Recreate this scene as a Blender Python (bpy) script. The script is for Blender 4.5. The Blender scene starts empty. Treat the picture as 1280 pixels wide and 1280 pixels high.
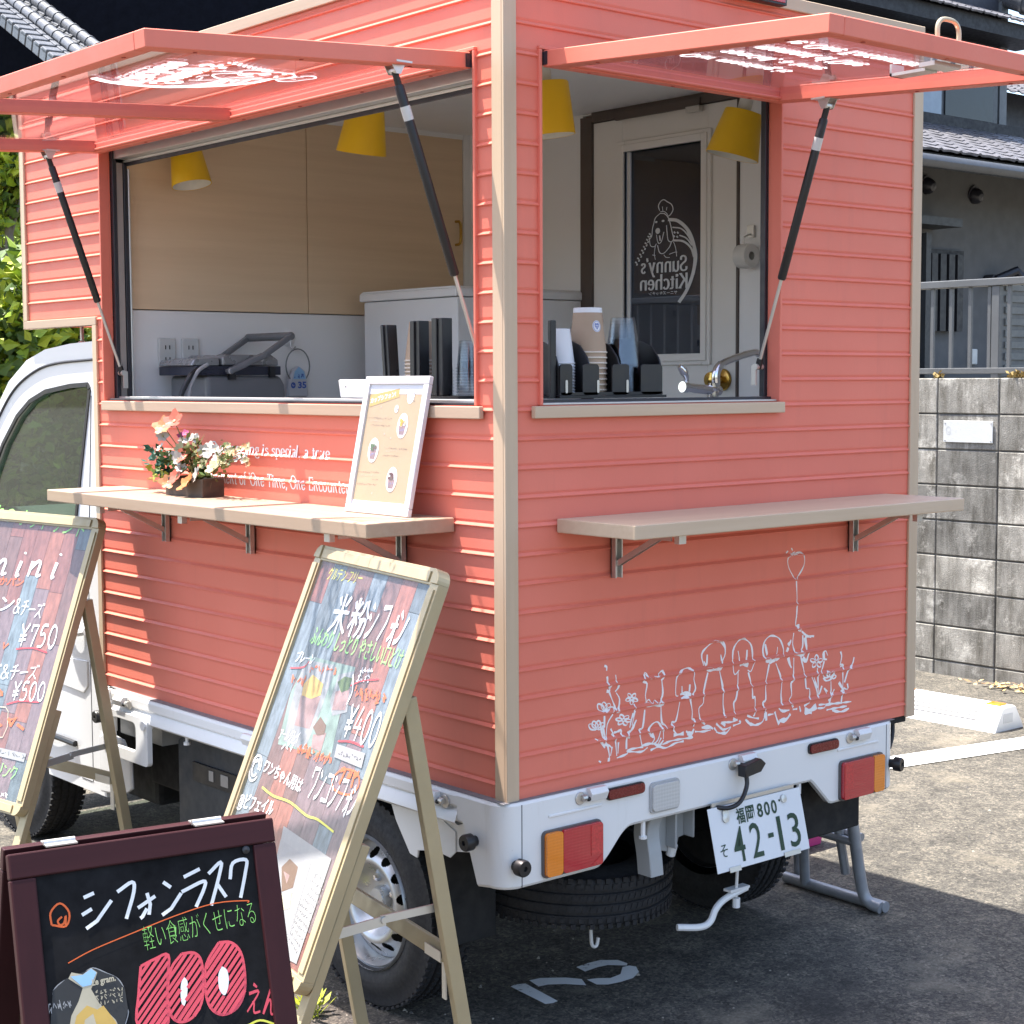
import bpy, bmesh, math, random
from mathutils import Vector, Matrix
from mathutils.geometry import tessellate_polygon
random.seed(7)
SC = bpy.context.scene
COL = SC.collection
PI = math.pi
R_ = math.radians

# ------------------------------------------------------------------ camera
CAM_LOC = Vector((-2.29633, -2.72739, 1.5426))
YAW, PITCH, ROLL, FPX = 0.70327, -0.07908, -0.00458, 2085.83
_d = Vector((math.sin(YAW)*math.cos(PITCH), math.cos(YAW)*math.cos(PITCH), math.sin(PITCH)))
_r = _d.cross(Vector((0, 0, 1))).normalized(); _u = _r.cross(_d)
CR = _r*math.cos(ROLL)+_u*math.sin(ROLL); CU = -_r*math.sin(ROLL)+_u*math.cos(ROLL); CD = _d
cam_data = bpy.data.cameras.new("camera"); cam = bpy.data.objects.new("camera", cam_data); COL.objects.link(cam)
cm = Matrix((CR, CU, -CD)).transposed().to_4x4(); cm.translation = CAM_LOC
cam.matrix_world = cm
cam_data.sensor_width = 36; cam_data.lens = FPX/1280*36; cam_data.clip_end = 600; cam_data.clip_start = .05
SC.camera = cam

# ------------------------------------------------------------------ light
SUN_DIR = Vector((.171, -.281, -1)).normalized()      # the way the light travels
W = bpy.data.worlds.new("World"); SC.world = W; W.use_nodes = True
nt = W.node_tree; bg = nt.nodes['Background']
sky = nt.nodes.new('ShaderNodeTexSky'); sky.sky_type = 'NISHITA'; sky.sun_disc = False
sky.sun_elevation = math.asin(-SUN_DIR.z); sky.sun_rotation = math.atan2(-SUN_DIR.x, -SUN_DIR.y)
sky.air_density = 1.0; sky.dust_density = 2.6; sky.ozone_density = .6
nt.links.new(sky.outputs[0], bg.inputs[0]); bg.inputs[1].default_value = .105
sd = bpy.data.lights.new("sun", 'SUN'); sd.energy = 3.7; sd.angle = R_(.5); sd.color = (1, .95, .86)
so = bpy.data.objects.new("sun", sd); COL.objects.link(so)
so.rotation_euler = SUN_DIR.to_track_quat('-Z', 'Y').to_euler(); so.location = (-3, 4, 12)
SC.view_settings.view_transform = 'Standard'; SC.view_settings.look = 'None'
SC.view_settings.gamma = 1; SC.view_settings.use_curve_mapping = False
SC.view_settings.exposure = 2.15
try:
    SC.cycles.max_bounces = 8; SC.cycles.transparent_max_bounces = 16; SC.cycles.caustics_reflective = False; SC.cycles.caustics_refractive = False
    SC.cycles.diffuse_bounces = 5; SC.cycles.use_denoising = True
except Exception: pass

# ------------------------------------------------------------------ materials
MATS = {}
def nd(t, ty, **kw):
    n = t.nodes.new(ty)
    for k, v in kw.items(): setattr(n, k, v)
    return n
def newmat(name):
    m = bpy.data.materials.new(name); m.use_nodes = True
    t = m.node_tree; return m, t, t.nodes['Principled BSDF']
def coords(t, scale=(1, 1, 1), rot=(0, 0, 0)):
    tc = nd(t, 'ShaderNodeTexCoord'); mp = nd(t, 'ShaderNodeMapping')
    mp.inputs['Scale'].default_value = scale; mp.inputs['Rotation'].default_value = rot
    t.links.new(tc.outputs['Object'], mp.inputs[0]); return mp.outputs[0]
def noise(t, vec, scale, detail=4, rough=.55):
    n = nd(t, 'ShaderNodeTexNoise'); n.inputs['Scale'].default_value = scale; n.inputs['Detail'].default_value = detail
    n.inputs['Roughness'].default_value = rough; t.links.new(vec, n.inputs['Vector']); return n.outputs['Fac']
def ramp(t, fac, stops):
    r = nd(t, 'ShaderNodeValToRGB'); e = r.color_ramp.elements
    while len(e) > 1: e.remove(e[-1])
    for i, (p, c) in enumerate(stops):
        x = e[0] if i == 0 else e.new(p)
        x.position = p; x.color = (*c, 1) if len(c) == 3 else c
    t.links.new(fac, r.inputs[0]); return r.outputs[0]
def mix(t, fac, a, b, mode='MIX'):
    n = nd(t, 'ShaderNodeMix', data_type='RGBA', blend_type=mode)
    for s, v in ((0, fac), (6, a), (7, b)):
        if hasattr(v, 'is_output'): t.links.new(v, n.inputs[s])
        else: n.inputs[s].default_value = v if s == 0 else (*v, 1)
    return n.outputs[2]
def bump(t, p, h, strength=.3, dist=.01):
    b = nd(t, 'ShaderNodeBump'); b.inputs['Strength'].default_value = strength; b.inputs['Distance'].default_value = dist
    t.links.new(h, b.inputs['Height']); t.links.new(b.outputs[0], p.inputs['Normal'])
def M(name, col, rough=.5, metal=0, var=.08, scale=9, bmp=0, bscale=90, spec=.5, stretch=(1, 1, 1), coat=0, rvar=.12):
    if name in MATS: return MATS[name]
    m, t, p = newmat(name)
    v = coords(t, stretch); n = noise(t, v, scale, 5)
    lo = tuple(max(0, c*(1-var)) for c in col); hi = tuple(min(1, c*(1+var)) for c in col)
    t.links.new(ramp(t, n, [(.3, lo), (.7, hi)]), p.inputs['Base Color'])
    p.inputs['Metallic'].default_value = metal; p.inputs['Specular IOR Level'].default_value = spec
    n2 = noise(t, v, scale*3.1, 4)
    t.links.new(ramp(t, n2, [(.3, (max(.03, rough-rvar),)*3), (.7, (min(1, rough+rvar),)*3)]), p.inputs['Roughness'])
    if coat: p.inputs['Coat Weight'].default_value = coat; p.inputs['Coat Roughness'].default_value = .08
    if bmp: bump(t, p, noise(t, v, bscale, 3), bmp, .004)
    MATS[name] = m; return m
def wood(name, c0, c1, axis, rough=.5, scale=14, bmp=.05, spec=.4):
    if name in MATS: return MATS[name]
    m, t, p = newmat(name)
    st = [1, 1, 1]; st[axis] = .045
    v = coords(t, tuple(st)); n = noise(t, v, scale*3, 6, .65); n2 = noise(t, v, scale*.6, 3)
    c = mix(t, n2, ramp(t, n, [(.25, c0), (.75, c1)]), tuple((a+b)/2*1.06 for a, b in zip(c0, c1)))
    t.links.new(c, p.inputs['Base Color']); p.inputs['Roughness'].default_value = rough; p.inputs['Specular IOR Level'].default_value = spec
    bump(t, p, n, bmp, .002); MATS[name] = m; return m
def glass(name, tint, gloss=.12, rough=.02, gcol=(1, 1, 1), fres=.8):
    """thin pane: light passes straight through, faint mirror on top"""
    if name in MATS: return MATS[name]
    m = bpy.data.materials.new(name); m.use_nodes = True; t = m.node_tree
    t.nodes.remove(t.nodes['Principled BSDF']); out = t.nodes['Material Output']
    tr = nd(t, 'ShaderNodeBsdfTransparent'); tr.inputs[0].default_value = (*tint, 1)
    gl = nd(t, 'ShaderNodeBsdfGlossy'); gl.inputs['Roughness'].default_value = rough; gl.inputs[0].default_value = (*gcol, 1)
    lw = nd(t, 'ShaderNodeLayerWeight'); lw.inputs[0].default_value = .5; fr = nd(t, 'ShaderNodeMath', operation='POWER'); fr.inputs[1].default_value = 5; t.links.new(lw.outputs['Facing'], fr.inputs[0])
    mt = nd(t, 'ShaderNodeMath', operation='MULTIPLY_ADD'); mt.inputs[1].default_value = fres; mt.inputs[2].default_value = gloss+.02
    mt.use_clamp = True
    mx = nd(t, 'ShaderNodeMixShader'); t.links.new(fr.outputs[0], mt.inputs[0]); t.links.new(mt.outputs[0], mx.inputs[0])
    t.links.new(tr.outputs[0], mx.inputs[1]); t.links.new(gl.outputs[0], mx.inputs[2]); t.links.new(mx.outputs[0], out.inputs[0])
    MATS[name] = m; return m

def coral():
    m, t, p = newmat('coral_paint'); v = coords(t); vs = coords(t, (1, 1, .12))
    c = ramp(t, noise(t, v, 3.5, 5), [(.3, (.715, .190, .132)), (.7, (.770, .212, .150))])
    c = mix(t, ramp(t, noise(t, vs, 22, 5, .6), [(.56, (0, 0, 0)), (.80, (.20,)*3)]), c, (.52, .16, .12))
    c = mix(t, ramp(t, noise(t, v, 60, 5, .7), [(.60, (0, 0, 0)), (.85, (.25,)*3)]), c, (.80, .30, .23))
    t.links.new(c, p.inputs['Base Color']); p.inputs['Specular IOR Level'].default_value = .25
    t.links.new(ramp(t, noise(t, v, 14, 4), [(.3, (.36,)*3), (.7, (.55,)*3)]), p.inputs['Roughness'])
    h = nd(t, 'ShaderNodeMath', operation='MULTIPLY_ADD'); t.links.new(noise(t, v, 260, 3), h.inputs[0]); h.inputs[1].default_value = .25; t.links.new(noise(t, v, 9, 2), h.inputs[2]); bump(t, p, h.outputs[0], .10, .008)
    MATS['coral_paint'] = m; return m
CORAL = coral()
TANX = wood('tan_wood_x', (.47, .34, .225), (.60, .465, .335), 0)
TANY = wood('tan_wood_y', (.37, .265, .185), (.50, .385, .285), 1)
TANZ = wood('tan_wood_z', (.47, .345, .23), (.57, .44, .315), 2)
PANEL = wood('oak_panel', (.60, .43, .27), (.78, .60, .41), 0, .55, 10)
def truck_white():
    m, t, p = newmat('white_paint'); v = coords(t); vs = coords(t, (1, 1, .15))
    c = mix(t, ramp(t, noise(t, vs, 18, 6, .7), [(.58, (0, 0, 0)), (.82, (.45,)*3)]), (.76, .755, .745), (.50, .47, .42))
    c = mix(t, ramp(t, noise(t, v, 150, 3, .7), [(.68, (0, 0, 0)), (.76, (.5,)*3)]), c, (.42, .38, .33))
    t.links.new(c, p.inputs['Base Color']); p.inputs['Roughness'].default_value = .34; p.inputs['Coat Weight'].default_value = .25; p.inputs['Coat Roughness'].default_value = .12; MATS['white_paint'] = m; return m
WHITE = truck_white()
CABW = M('cab_white_paint', (.74, .745, .76), .25, var=.015, scale=2, coat=.5, rvar=.03)
LINING = M('white_lining', (.80, .79, .775), .45, var=.02, scale=2)
DOORW = M('door_cream', (.74, .71, .66), .4, var=.02, scale=3)
BLACKP = M('black_plastic', (.012, .012, .014), .42, var=.2)
RUBBER = M('rubber', (.016, .016, .018), .75, var=.25, scale=30, bmp=.2, bscale=200)
DARKF = M('dark_frame', (.022, .022, .03), .4)
ALU = M('aluminium', (.62, .62, .60), .40, .8, var=.03, scale=8, rvar=.03)
STEEL = M('brushed_steel', (.58, .56, .53), .36, .75, var=.05, scale=20, rvar=.04)
CHROME = M('chrome', (.75, .75, .76), .09, 1, var=.02)
BRASS = M('brass', (.62, .40, .10), .2, 1, var=.05)
GREYP = M('grey_plastic', (.20, .21, .21), .5)
GREYM = M('grey_steel_paint', (.30, .31, .33), .4, .3, var=.1, scale=25)
DARKU = M('chassis_black', (.010, .010, .011), .8, var=.3)
def vinyl(name, col):
    m, t, p = newmat(name); tl = nd(t, 'ShaderNodeBsdfTranslucent'); tl.inputs[0].default_value = (*col, 1); mx = nd(t, 'ShaderNodeMixShader'); mx.inputs[0].default_value = .55
    p.inputs['Base Color'].default_value = (*col, 1); p.inputs['Roughness'].default_value = .6; out = t.nodes['Material Output']
    t.links.new(p.outputs[0], mx.inputs[1]); t.links.new(tl.outputs[0], mx.inputs[2]); t.links.new(mx.outputs[0], out.inputs[0]); MATS[name] = m; return m
PANEV = vinyl('pane_vinyl', (.85, .85, .85))
WHITEV = M('white_vinyl', (.80, .78, .78), .5, var=.02)
PINKV = M('pale_vinyl', (.80, .72, .72), .5, var=.02)
YELLOW = M('yellow_lacquer', (.88, .53, .010), .45, var=.04)
def lens(name, col, sc=75):
    m, t, p = newmat(name); v = coords(t); w = nd(t, 'ShaderNodeTexWave', bands_direction='X'); w.inputs['Scale'].default_value = sc; w.inputs['Distortion'].default_value = 0
    w2 = nd(t, 'ShaderNodeTexWave', bands_direction='Z'); w2.inputs['Scale'].default_value = sc*.6
    t.links.new(v, w.inputs['Vector']); t.links.new(v, w2.inputs['Vector']); a = nd(t, 'ShaderNodeMath', operation='ADD'); t.links.new(w.outputs['Fac'], a.inputs[0]); t.links.new(w2.outputs['Fac'], a.inputs[1])
    t.links.new(ramp(t, a.outputs[0], [(.3, tuple(c*.94 for c in col)), (1, tuple(min(1, c*1.04) for c in col))]), p.inputs['Base Color']); p.inputs['Roughness'].default_value = .25
    p.inputs['Coat Weight'].default_value = .8; p.inputs['Coat Roughness'].default_value = .05; bump(t, p, a.outputs[0], .14, .002); MATS[name] = m; return m
REDL = lens('red_lens', (.45, .012, .024))
REDD = M('dark_red_reflector', (.16, .012, .012), .25, var=.15, scale=60)
ORANL = lens('orange_lens', (.78, .22, .008))
CLEARL = lens('clear_lens', (.50, .50, .49), 60)
GOLDF = M('champagne_frame', (.40, .325, .195), .40, .2, var=.05, scale=12)
PANE = glass('hatch_pane', (.95, .91, .93), .0, .015, (.95, .9, .95), .75)
GREENG = glass('cab_glass', (.58, .68, .62), .03, .03, fres=1.1)
DOORG = glass('door_glass', (.30, .32, .36), .05, fres=.3)
CLEARC = glass('clear_cup', (.92, .93, .94), .012, .10, (.92, .94, .97), fres=.50)

# ------------------------------------------------------------------ mesh helpers
WM = {}
def wmat(o): return WM.get(o.name, Matrix.Identity(4))
def thing(name, label, cat, loc=(0, 0, 0), rot=None, group=None, mat=None):
    o = bpy.data.objects.new(name, None); COL.objects.link(o); o.empty_display_size = .1
    m = mat.copy() if mat else Matrix.Translation(loc)
    o.matrix_world = m; WM[o.name] = m
    tag(o, label, cat, group); return o
def tag(o, label=None, cat=None, group=None, kind=None):
    if label: o['label'] = label
    if cat: o['category'] = cat
    if group: o['group'] = group
    if kind: o['kind'] = kind
    return o
class MB:
    def __init__(s): s.v = []; s.f = []; s.mi = []; s.mats = []; s.cur = 0
    def use(s, mat):
        if mat not in s.mats: s.mats.append(mat)
        s.cur = s.mats.index(mat); return s
    def add(s, vs, fs):
        b = len(s.v); s.v += [Vector(x) for x in vs]; s.f += [tuple(b+i for i in f) for f in fs]; s.mi += [s.cur]*len(fs); return s
    def box(s, a, b):
        x0, y0, z0 = [min(p, q) for p, q in zip(a, b)]; x1, y1, z1 = [max(p, q) for p, q in zip(a, b)]
        return s.add([(x0, y0, z0), (x1, y0, z0), (x1, y1, z0), (x0, y1, z0), (x0, y0, z1), (x1, y0, z1), (x1, y1, z1), (x0, y1, z1)],
                     [(0, 3, 2, 1), (4, 5, 6, 7), (0, 1, 5, 4), (1, 2, 6, 5), (2, 3, 7, 6), (3, 0, 4, 7)])
    def obox(s, o, ex, ey, ez):
        o, ex, ey, ez = Vector(o), Vector(ex), Vector(ey), Vector(ez)
        vs = [o+ex*i+ey*j+ez*k for k in (0, 1) for i, j in ((0, 0), (1, 0), (1, 1), (0, 1))]
        return s.add(vs, [(0, 3, 2, 1), (4, 5, 6, 7), (0, 1, 5, 4), (1, 2, 6, 5), (2, 3, 7, 6), (3, 0, 4, 7)])
    def bar(s, p0, p1, w, h, up=(0, 0, 1)):
        p0, p1 = Vector(p0), Vector(p1); d = (p1-p0); z = d.normalized(); x = Vector(up).cross(z)
        if x.length < 1e-4: x = Vector((1, 0, 0)).cross(z)
        x.normalize(); y = z.cross(x)
        return s.obox(p0-x*w/2-y*h/2, x*w, y*h, d)
    def quad(s, a, b, c, d): return s.add([a, b, c, d], [(0, 1, 2, 3)])
    def tube(s, pts, r, n=10, caps=True):
        pts = [Vector(p) for p in pts]; rs = r if isinstance(r, (list, tuple)) else [r]*len(pts)
        vs = []; prev = None
        for i, p in enumerate(pts):
            t = (pts[min(i+1, len(pts)-1)]-pts[max(i-1, 0)]).normalized()
            if prev is None:
                a = t.cross(Vector((0, 0, 1)));
                if a.length < .05: a = t.cross(Vector((1, 0, 0)))
            else: a = prev-t*prev.dot(t)
            a.normalize(); prev = a; b = t.cross(a)
            vs += [p+(a*math.cos(2*PI*k/n)+b*math.sin(2*PI*k/n))*rs[i] for k in range(n)]
        fs = [(i*n+k, i*n+(k+1) % n, (i+1)*n+(k+1) % n, (i+1)*n+k) for i in range(len(pts)-1) for k in range(n)]
        if caps: fs += [tuple(reversed(range(n))), tuple((len(pts)-1)*n+k for k in range(n))]
        return s.add(vs, fs)
    def lathe(s, prof, org=(0, 0, 0), axis=(0, 0, 1), n=32, xa=None, close=False):
        """prof: (radius, height along axis)"""
        o, a = Vector(org), Vector(axis).normalized()
        x = Vector(xa) if xa else (a.cross(Vector((0, 0, 1))) if abs(a.z) < .9 else Vector((1, 0, 0)))
        x = (x-a*x.dot(a)).normalized(); y = a.cross(x); vs = []; m = len(prof)
        for k in range(n):
            d = x*math.cos(2*PI*k/n)+y*math.sin(2*PI*k/n)
            vs += [o+d*r+a*h for r, h in prof]
        fs = [(k*m+i, ((k+1) % n)*m+i, ((k+1) % n)*m+i+1, k*m+i+1) for k in range(n) for i in range(m-1)]
        if close: fs += [(k*m+m-1, ((k+1) % n)*m+m-1, ((k+1) % n)*m, k*m) for k in range(n)]
        return s.add(vs, fs)
    def prism(s, poly, o, ex, ey, ez):
        """2D outline on (ex, ey) from o, extruded by the vector ez"""
        o, ex, ey, ez = Vector(o), Vector(ex), Vector(ey), Vector(ez)
        base = [o+ex*a+ey*b for a, b in poly]; n = len(poly)
        tri = [tuple(t) for t in tessellate_polygon([[Vector((a, b, 0)) for a, b in poly]])]
        fs = tri+[tuple(i+n for i in reversed(t)) for t in tri]+[(i, (i+1) % n, n+(i+1) % n, n+i) for i in range(n)]
        return s.add(base+[p+ez for p in base], fs)
    def build(s, name, mat=None, parent=None, local=False, smooth=False, bevel=0, seg=2, kind=None, ang=30):
        me = bpy.data.meshes.new(name)
        inv = Matrix.Identity(4) if (local or parent is None) else wmat(parent).inverted()
        me.from_pydata([inv @ v for v in s.v], [], s.f)
        if mat is not None and not s.mats: me.materials.append(mat)
        for m in s.mats: me.materials.append(m)
        if s.mats: me.polygons.foreach_set('material_index', s.mi)
        bm = bmesh.new(); bm.from_mesh(me); bmesh.ops.recalc_face_normals(bm, faces=bm.faces) if s.fixn else None
        bm.to_mesh(me); bm.free()
        if smooth:
            me.polygons.foreach_set('use_smooth', [True]*len(me.polygons))
            try: me.set_sharp_from_angle(angle=R_(ang if smooth is True else smooth))
            except Exception: pass
        me.update()
        o = bpy.data.objects.new(name, me); COL.objects.link(o)
        if parent is not None: o.parent = parent; WM[o.name] = wmat(parent)
        if bevel:
            b = o.modifiers.new('bevel', 'BEVEL'); b.width = bevel; b.segments = seg; b.limit_method = 'ANGLE'; b.angle_limit = R_(40)
            b.harden_normals = False
        if kind: o['kind'] = kind
        return o
    fixn = True
def copy_tree(o, parent=None):
    c = o.copy(); COL.objects.link(c)
    if parent is not None: c.parent = parent
    WM[c.name] = wmat(o)
    for ch in list(o.children): copy_tree(ch, c)
    return c
def rbox(a, b):
    return MB().box(a, b)

# ------------------------------------------------------------------ planes, traced outlines, writing
class Plane:
    """a real surface in the scene; hit() tells where on it a sight line of the photograph lands"""
    def __init__(s, o, ex, ey, off=None):
        s.o = Vector(o); s.ex = Vector(ex).normalized(); s.ey = Vector(ey).normalized(); s.n = s.ex.cross(s.ey).normalized(); s.off = off
    def hit(s, px, py):
        v = CD+CR*((px-640)/FPX)-CU*((py-640)/FPX); t = (s.o-CAM_LOC).dot(s.n)/v.dot(s.n)
        q = CAM_LOC+v*t-s.o; return (q.dot(s.ex), q.dot(s.ey))
    def at(s, u, v, h=0):
        p = s.o+s.ex*u+s.ey*v+s.n*h
        if s.off: p = p+s.n*s.off(p)
        return p
    def put(s, mb, geo, h=.0015):
        vs, fs = geo; 
        return mb.add([s.at(q[0], q[1], h+(q[2] if len(q) > 2 else 0)*6e-6) for q in vs], fs)
def join(*gs):
    V, F = [], []
    for i, (v, f) in enumerate(gs):
        b = len(V); V += [(q[0], q[1], (i % 11)*4.+(q[2] % 4 if len(q) > 2 else 0)) for q in v]; F += [tuple(i+b for i in q) for q in f]
    return V, F
def ribbon(pts, w, nib=None, close=False, step=None, wob=False):
    """2D stroke; nib=(thick, thin) makes upright strokes thick and level ones thin"""
    pts = [Vector((p[0], p[1])) for p in pts]
    if step:
        out = [pts[0]]
        for a, b in zip(pts, pts[1:]):
            k = max(1, int((b-a).length/step))
            out += [a.lerp(b, (i+1)/k) for i in range(k)]
        pts = out
    n = len(pts); V = []; F = []
    if n < 2: return V, F
    for i, p in enumerate(pts):
        if close: t = pts[(i+1) % (n-1) if i == n-1 else i+1]-pts[i-1 if i else n-2]
        else: t = pts[min(i+1, n-1)]-pts[max(i-1, 0)]
        if t.length < 1e-9: t = Vector((1, 0))
        t.normalize(); nn = Vector((-t.y, t.x))
        ww = w*(.82+.34*math.sin(i*.37+p.x*90)) if wob else w if not isinstance(w, (list, tuple)) else w[0]+(w[1]-w[0])*i/(n-1)
        if nib: ww = nib[1]+(nib[0]-nib[1])*abs(t.y)**1.3
        V += [(*(p+nn*ww/2), i*.22), (*(p-nn*ww/2), i*.22)]
    F = [(2*i, 2*i+1, 2*i+3, 2*i+2) for i in range(n-1)]
    return V, F
def disc(c, rx, ry=None, n=20):
    ry = ry or rx
    return [(c[0]+rx*math.cos(2*PI*k/n), c[1]+ry*math.sin(2*PI*k/n)) for k in range(n)], [tuple(range(n))]
def fill(poly):
    return list(poly), [tuple(t) for t in tessellate_polygon([[Vector((a, b, 0)) for a, b in poly]])]
def arc(cx, cy, rx, ry, a0, a1, n=14):
    return [(cx+rx*math.cos(R_(a0+(a1-a0)*i/n)), cy+ry*math.sin(R_(a0+(a1-a0)*i/n))) for i in range(n+1)]
def smooth_line(pts, k=4):
    """Catmull-Rom through the points"""
    if len(pts) < 3: return pts
    P = [Vector(p) for p in pts]; P = [P[0]*2-P[1]]+P+[P[-1]*2-P[-2]]; out = []
    for i in range(1, len(P)-2):
        for j in range(k):
            t = j/k; a, b, c, d = P[i-1:i+3]
            out.append(tuple(.5*((2*b)+(c-a)*t+(2*a-5*b+4*c-d)*t*t+(3*b-a-3*c+d)*t**3)))
    return out+[tuple(P[-2])]
def ftext(body, bold=0, shear=0):
    """font text as 2D triangles, cap height about .7"""
    c = bpy.data.curves.new("t", 'FONT'); c.body = body; c.offset = bold; c.shear = shear; c.resolution_u = 3
    o = bpy.data.objects.new("t", c); COL.objects.link(o); bpy.context.view_layer.update()
    me = o.evaluated_get(bpy.context.evaluated_depsgraph_get()).to_mesh()
    V = [(v.co.x, v.co.y) for v in me.vertices]; F = [tuple(p.vertices) for p in me.polygons]
    bpy.data.objects.remove(o); bpy.data.curves.remove(c)
    return V, F
def fit(geo, x0, y0, w=None, h=None, ang=0, mirror=False, wob=0):
    """scale geometry into a box of width w / height h whose lower left is (x0, y0), turned by ang"""
    V, F = geo
    if not V: return geo
    ax = min(v[0] for v in V); bx = max(v[0] for v in V); ay = min(v[1] for v in V); by = max(v[1] for v in V)
    sx = w/(bx-ax) if w else None; sy = h/(by-ay) if h else None
    sx = sx or sy; sy = sy or sx; ca, sa = math.cos(ang), math.sin(ang); out = []
    for v in V:
        X = (v[0]-ax)*sx; Y = (v[1]-ay)*sy
        if mirror: X = (bx-ax)*sx-X
        if wob: Y += wob*math.sin(X/(w or 1)*9.3)
        out.append((x0+X*ca-Y*sa, y0+X*sa+Y*ca, v[2] if len(v) > 2 else 0))
    return out, F
SER = .085
def st(x, y0, y1, a=1, b=1):
    r = [[(x, y0), (x, y1)]]
    if a: r.append([(x-SER, y0+.02), (x+SER, y0+.02)])
    if b: r.append([(x-SER, y1-.02), (x+(SER if b == 1 else .0), y1-.02)])
    return r
XH = .66
GL = {
 'O': (.98, [arc(.47, .5, .38, .5, 0, 360, 28)]),
 'u': (.80, st(.18, .2, XH, 0, 2)+[arc(.36, .2, .18, .2, 180, 300)]+[[(.36+.09, .02), (.58, .16)]]+st(.6, 0, XH, 0, 2)+[[(.6, .02), (.70, .02)]]),
 'r': (.56, st(.17, 0, XH, 1, 2)+[arc(.36, .44, .19, .21, 170, 60), [(.43, .55), (.47, .55)]]),
 'm': (1.22, st(.17, 0, XH, 1, 2)+st(.59, 0, .46, 1, 0)+st(1.01, 0, .46, 1, 0)+[arc(.38, .44, .21, .21, 175, 0), arc(.80, .44, .21, .21, 175, 0)]),
 'n': (.82, st(.17, 0, XH, 1, 2)+st(.60, 0, .46, 1, 0)+[arc(.385, .44, .215, .21, 175, 0)]),
 'h': (.82, st(.17, 0, 1.02, 1, 2)+st(.60, 0, .46, 1, 0)+[arc(.385, .44, .215, .21, 175, 0)]),
 'e': (.68, [[(.10, .36), (.54, .36)], arc(.33, .33, .23, .33, 5, 330, 22)]),
 't': (.48, [[(.20, .85), (.20, .16)], arc(.34, .14, .14, .14, 180, 310), [(.04, XH-.03), (.40, XH-.03)]]),
 'i': (.36, st(.17, 0, XH, 1, 2)+[arc(.16, .88, .04, .04, 0, 360, 10)]),
 'g': (.70, [arc(.31, .46, .18, .20, 0, 360, 20), [(.46, .60), (.62, .64)], arc(.33, -.12, .25, .16, 0, 360, 20), [(.20, .29), (.15, .16), (.30, .06), (.45, .03)]]),
 's': (.56, [smooth_line([(.44, .52), (.38, .62), (.25, .64), (.13, .55), (.17, .42), (.35, .31), (.43, .18), (.35, .05), (.22, .02), (.10, .12)])]),
 'p': (.78, st(.17, -.3, XH, 1, 2)+[arc(.37, .33, .24, .32, 150, -150, 20)]),
 'c': (.62, [arc(.34, .33, .24, .33, 45, 325, 20)]),
 'a': (.66, [[(.46, .46), (.46, .06), (.58, .03)], arc(.30, .46, .17, .19, 5, 150), arc(.30, .19, .19, .19, 60, 330, 18)]),
 'l': (.36, st(.17, 0, 1.02, 1, 2)),
 'o': (.72, [arc(.34, .33, .25, .33, 0, 360, 22)]),
 'f': (.44, [[(.18, 0), (.18, .82)], arc(.34, .84, .16, .17, 175, 60), [(.04, XH-.03), (.38, XH-.03)], [(.08, .02), (.30, .02)]]),
 ',': (.30, [[(.15, .10), (.17, .0), (.08, -.16)]]),
 "'": (.26, [[(.14, 1.0), (.15, .88), (.09, .76)]]),
 ' ': (.44, []),
 'T': (.84, st(.40, 0, .97, 1, 0)+[[(.05, .76), (.06, .97), (.74, .97), (.75, .76)]]),
 'E': (.80, st(.20, 0, 1, 1, 1)+[[(.2, .97), (.64, .97), (.65, .78)], [(.2, .5), (.52, .5)], [(.2, .03), (.66, .03), (.68, .24)]]),
 'S': (.72, [smooth_line([(.58, .72), (.56, .9), (.36, .98), (.15, .86), (.17, .64), (.42, .48), (.60, .30), (.52, .08), (.30, .02), (.10, .10), (.08, .28)])]),
 'y': (.72, [[(.14, XH), (.36, .04)], [(.58, XH), (.36, .04), (.22, -.24), (.08, -.26)], [(.04, XH-.02), (.26, XH-.02)], [(.48, XH-.02), (.68, XH-.02)]]),
 'K': (.92, st(.18, 0, 1, 1, 1)+[[(.68, .97), (.22, .42)], [(.36, .58), (.76, .02)], [(.56, .97), (.80, .97)], [(.62, .02), (.88, .02)]]),
}
def serif(s, thick=.175, thin=.075):
    x = 0; gs = []
    for ch in s:
        adv, strokes = GL[ch]
        for q in strokes:
            gs.append(ribbon([(a+x, b) for a, b in q], .1, (thick, thin)))
        x += adv*.93
    return join(*gs)
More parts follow.
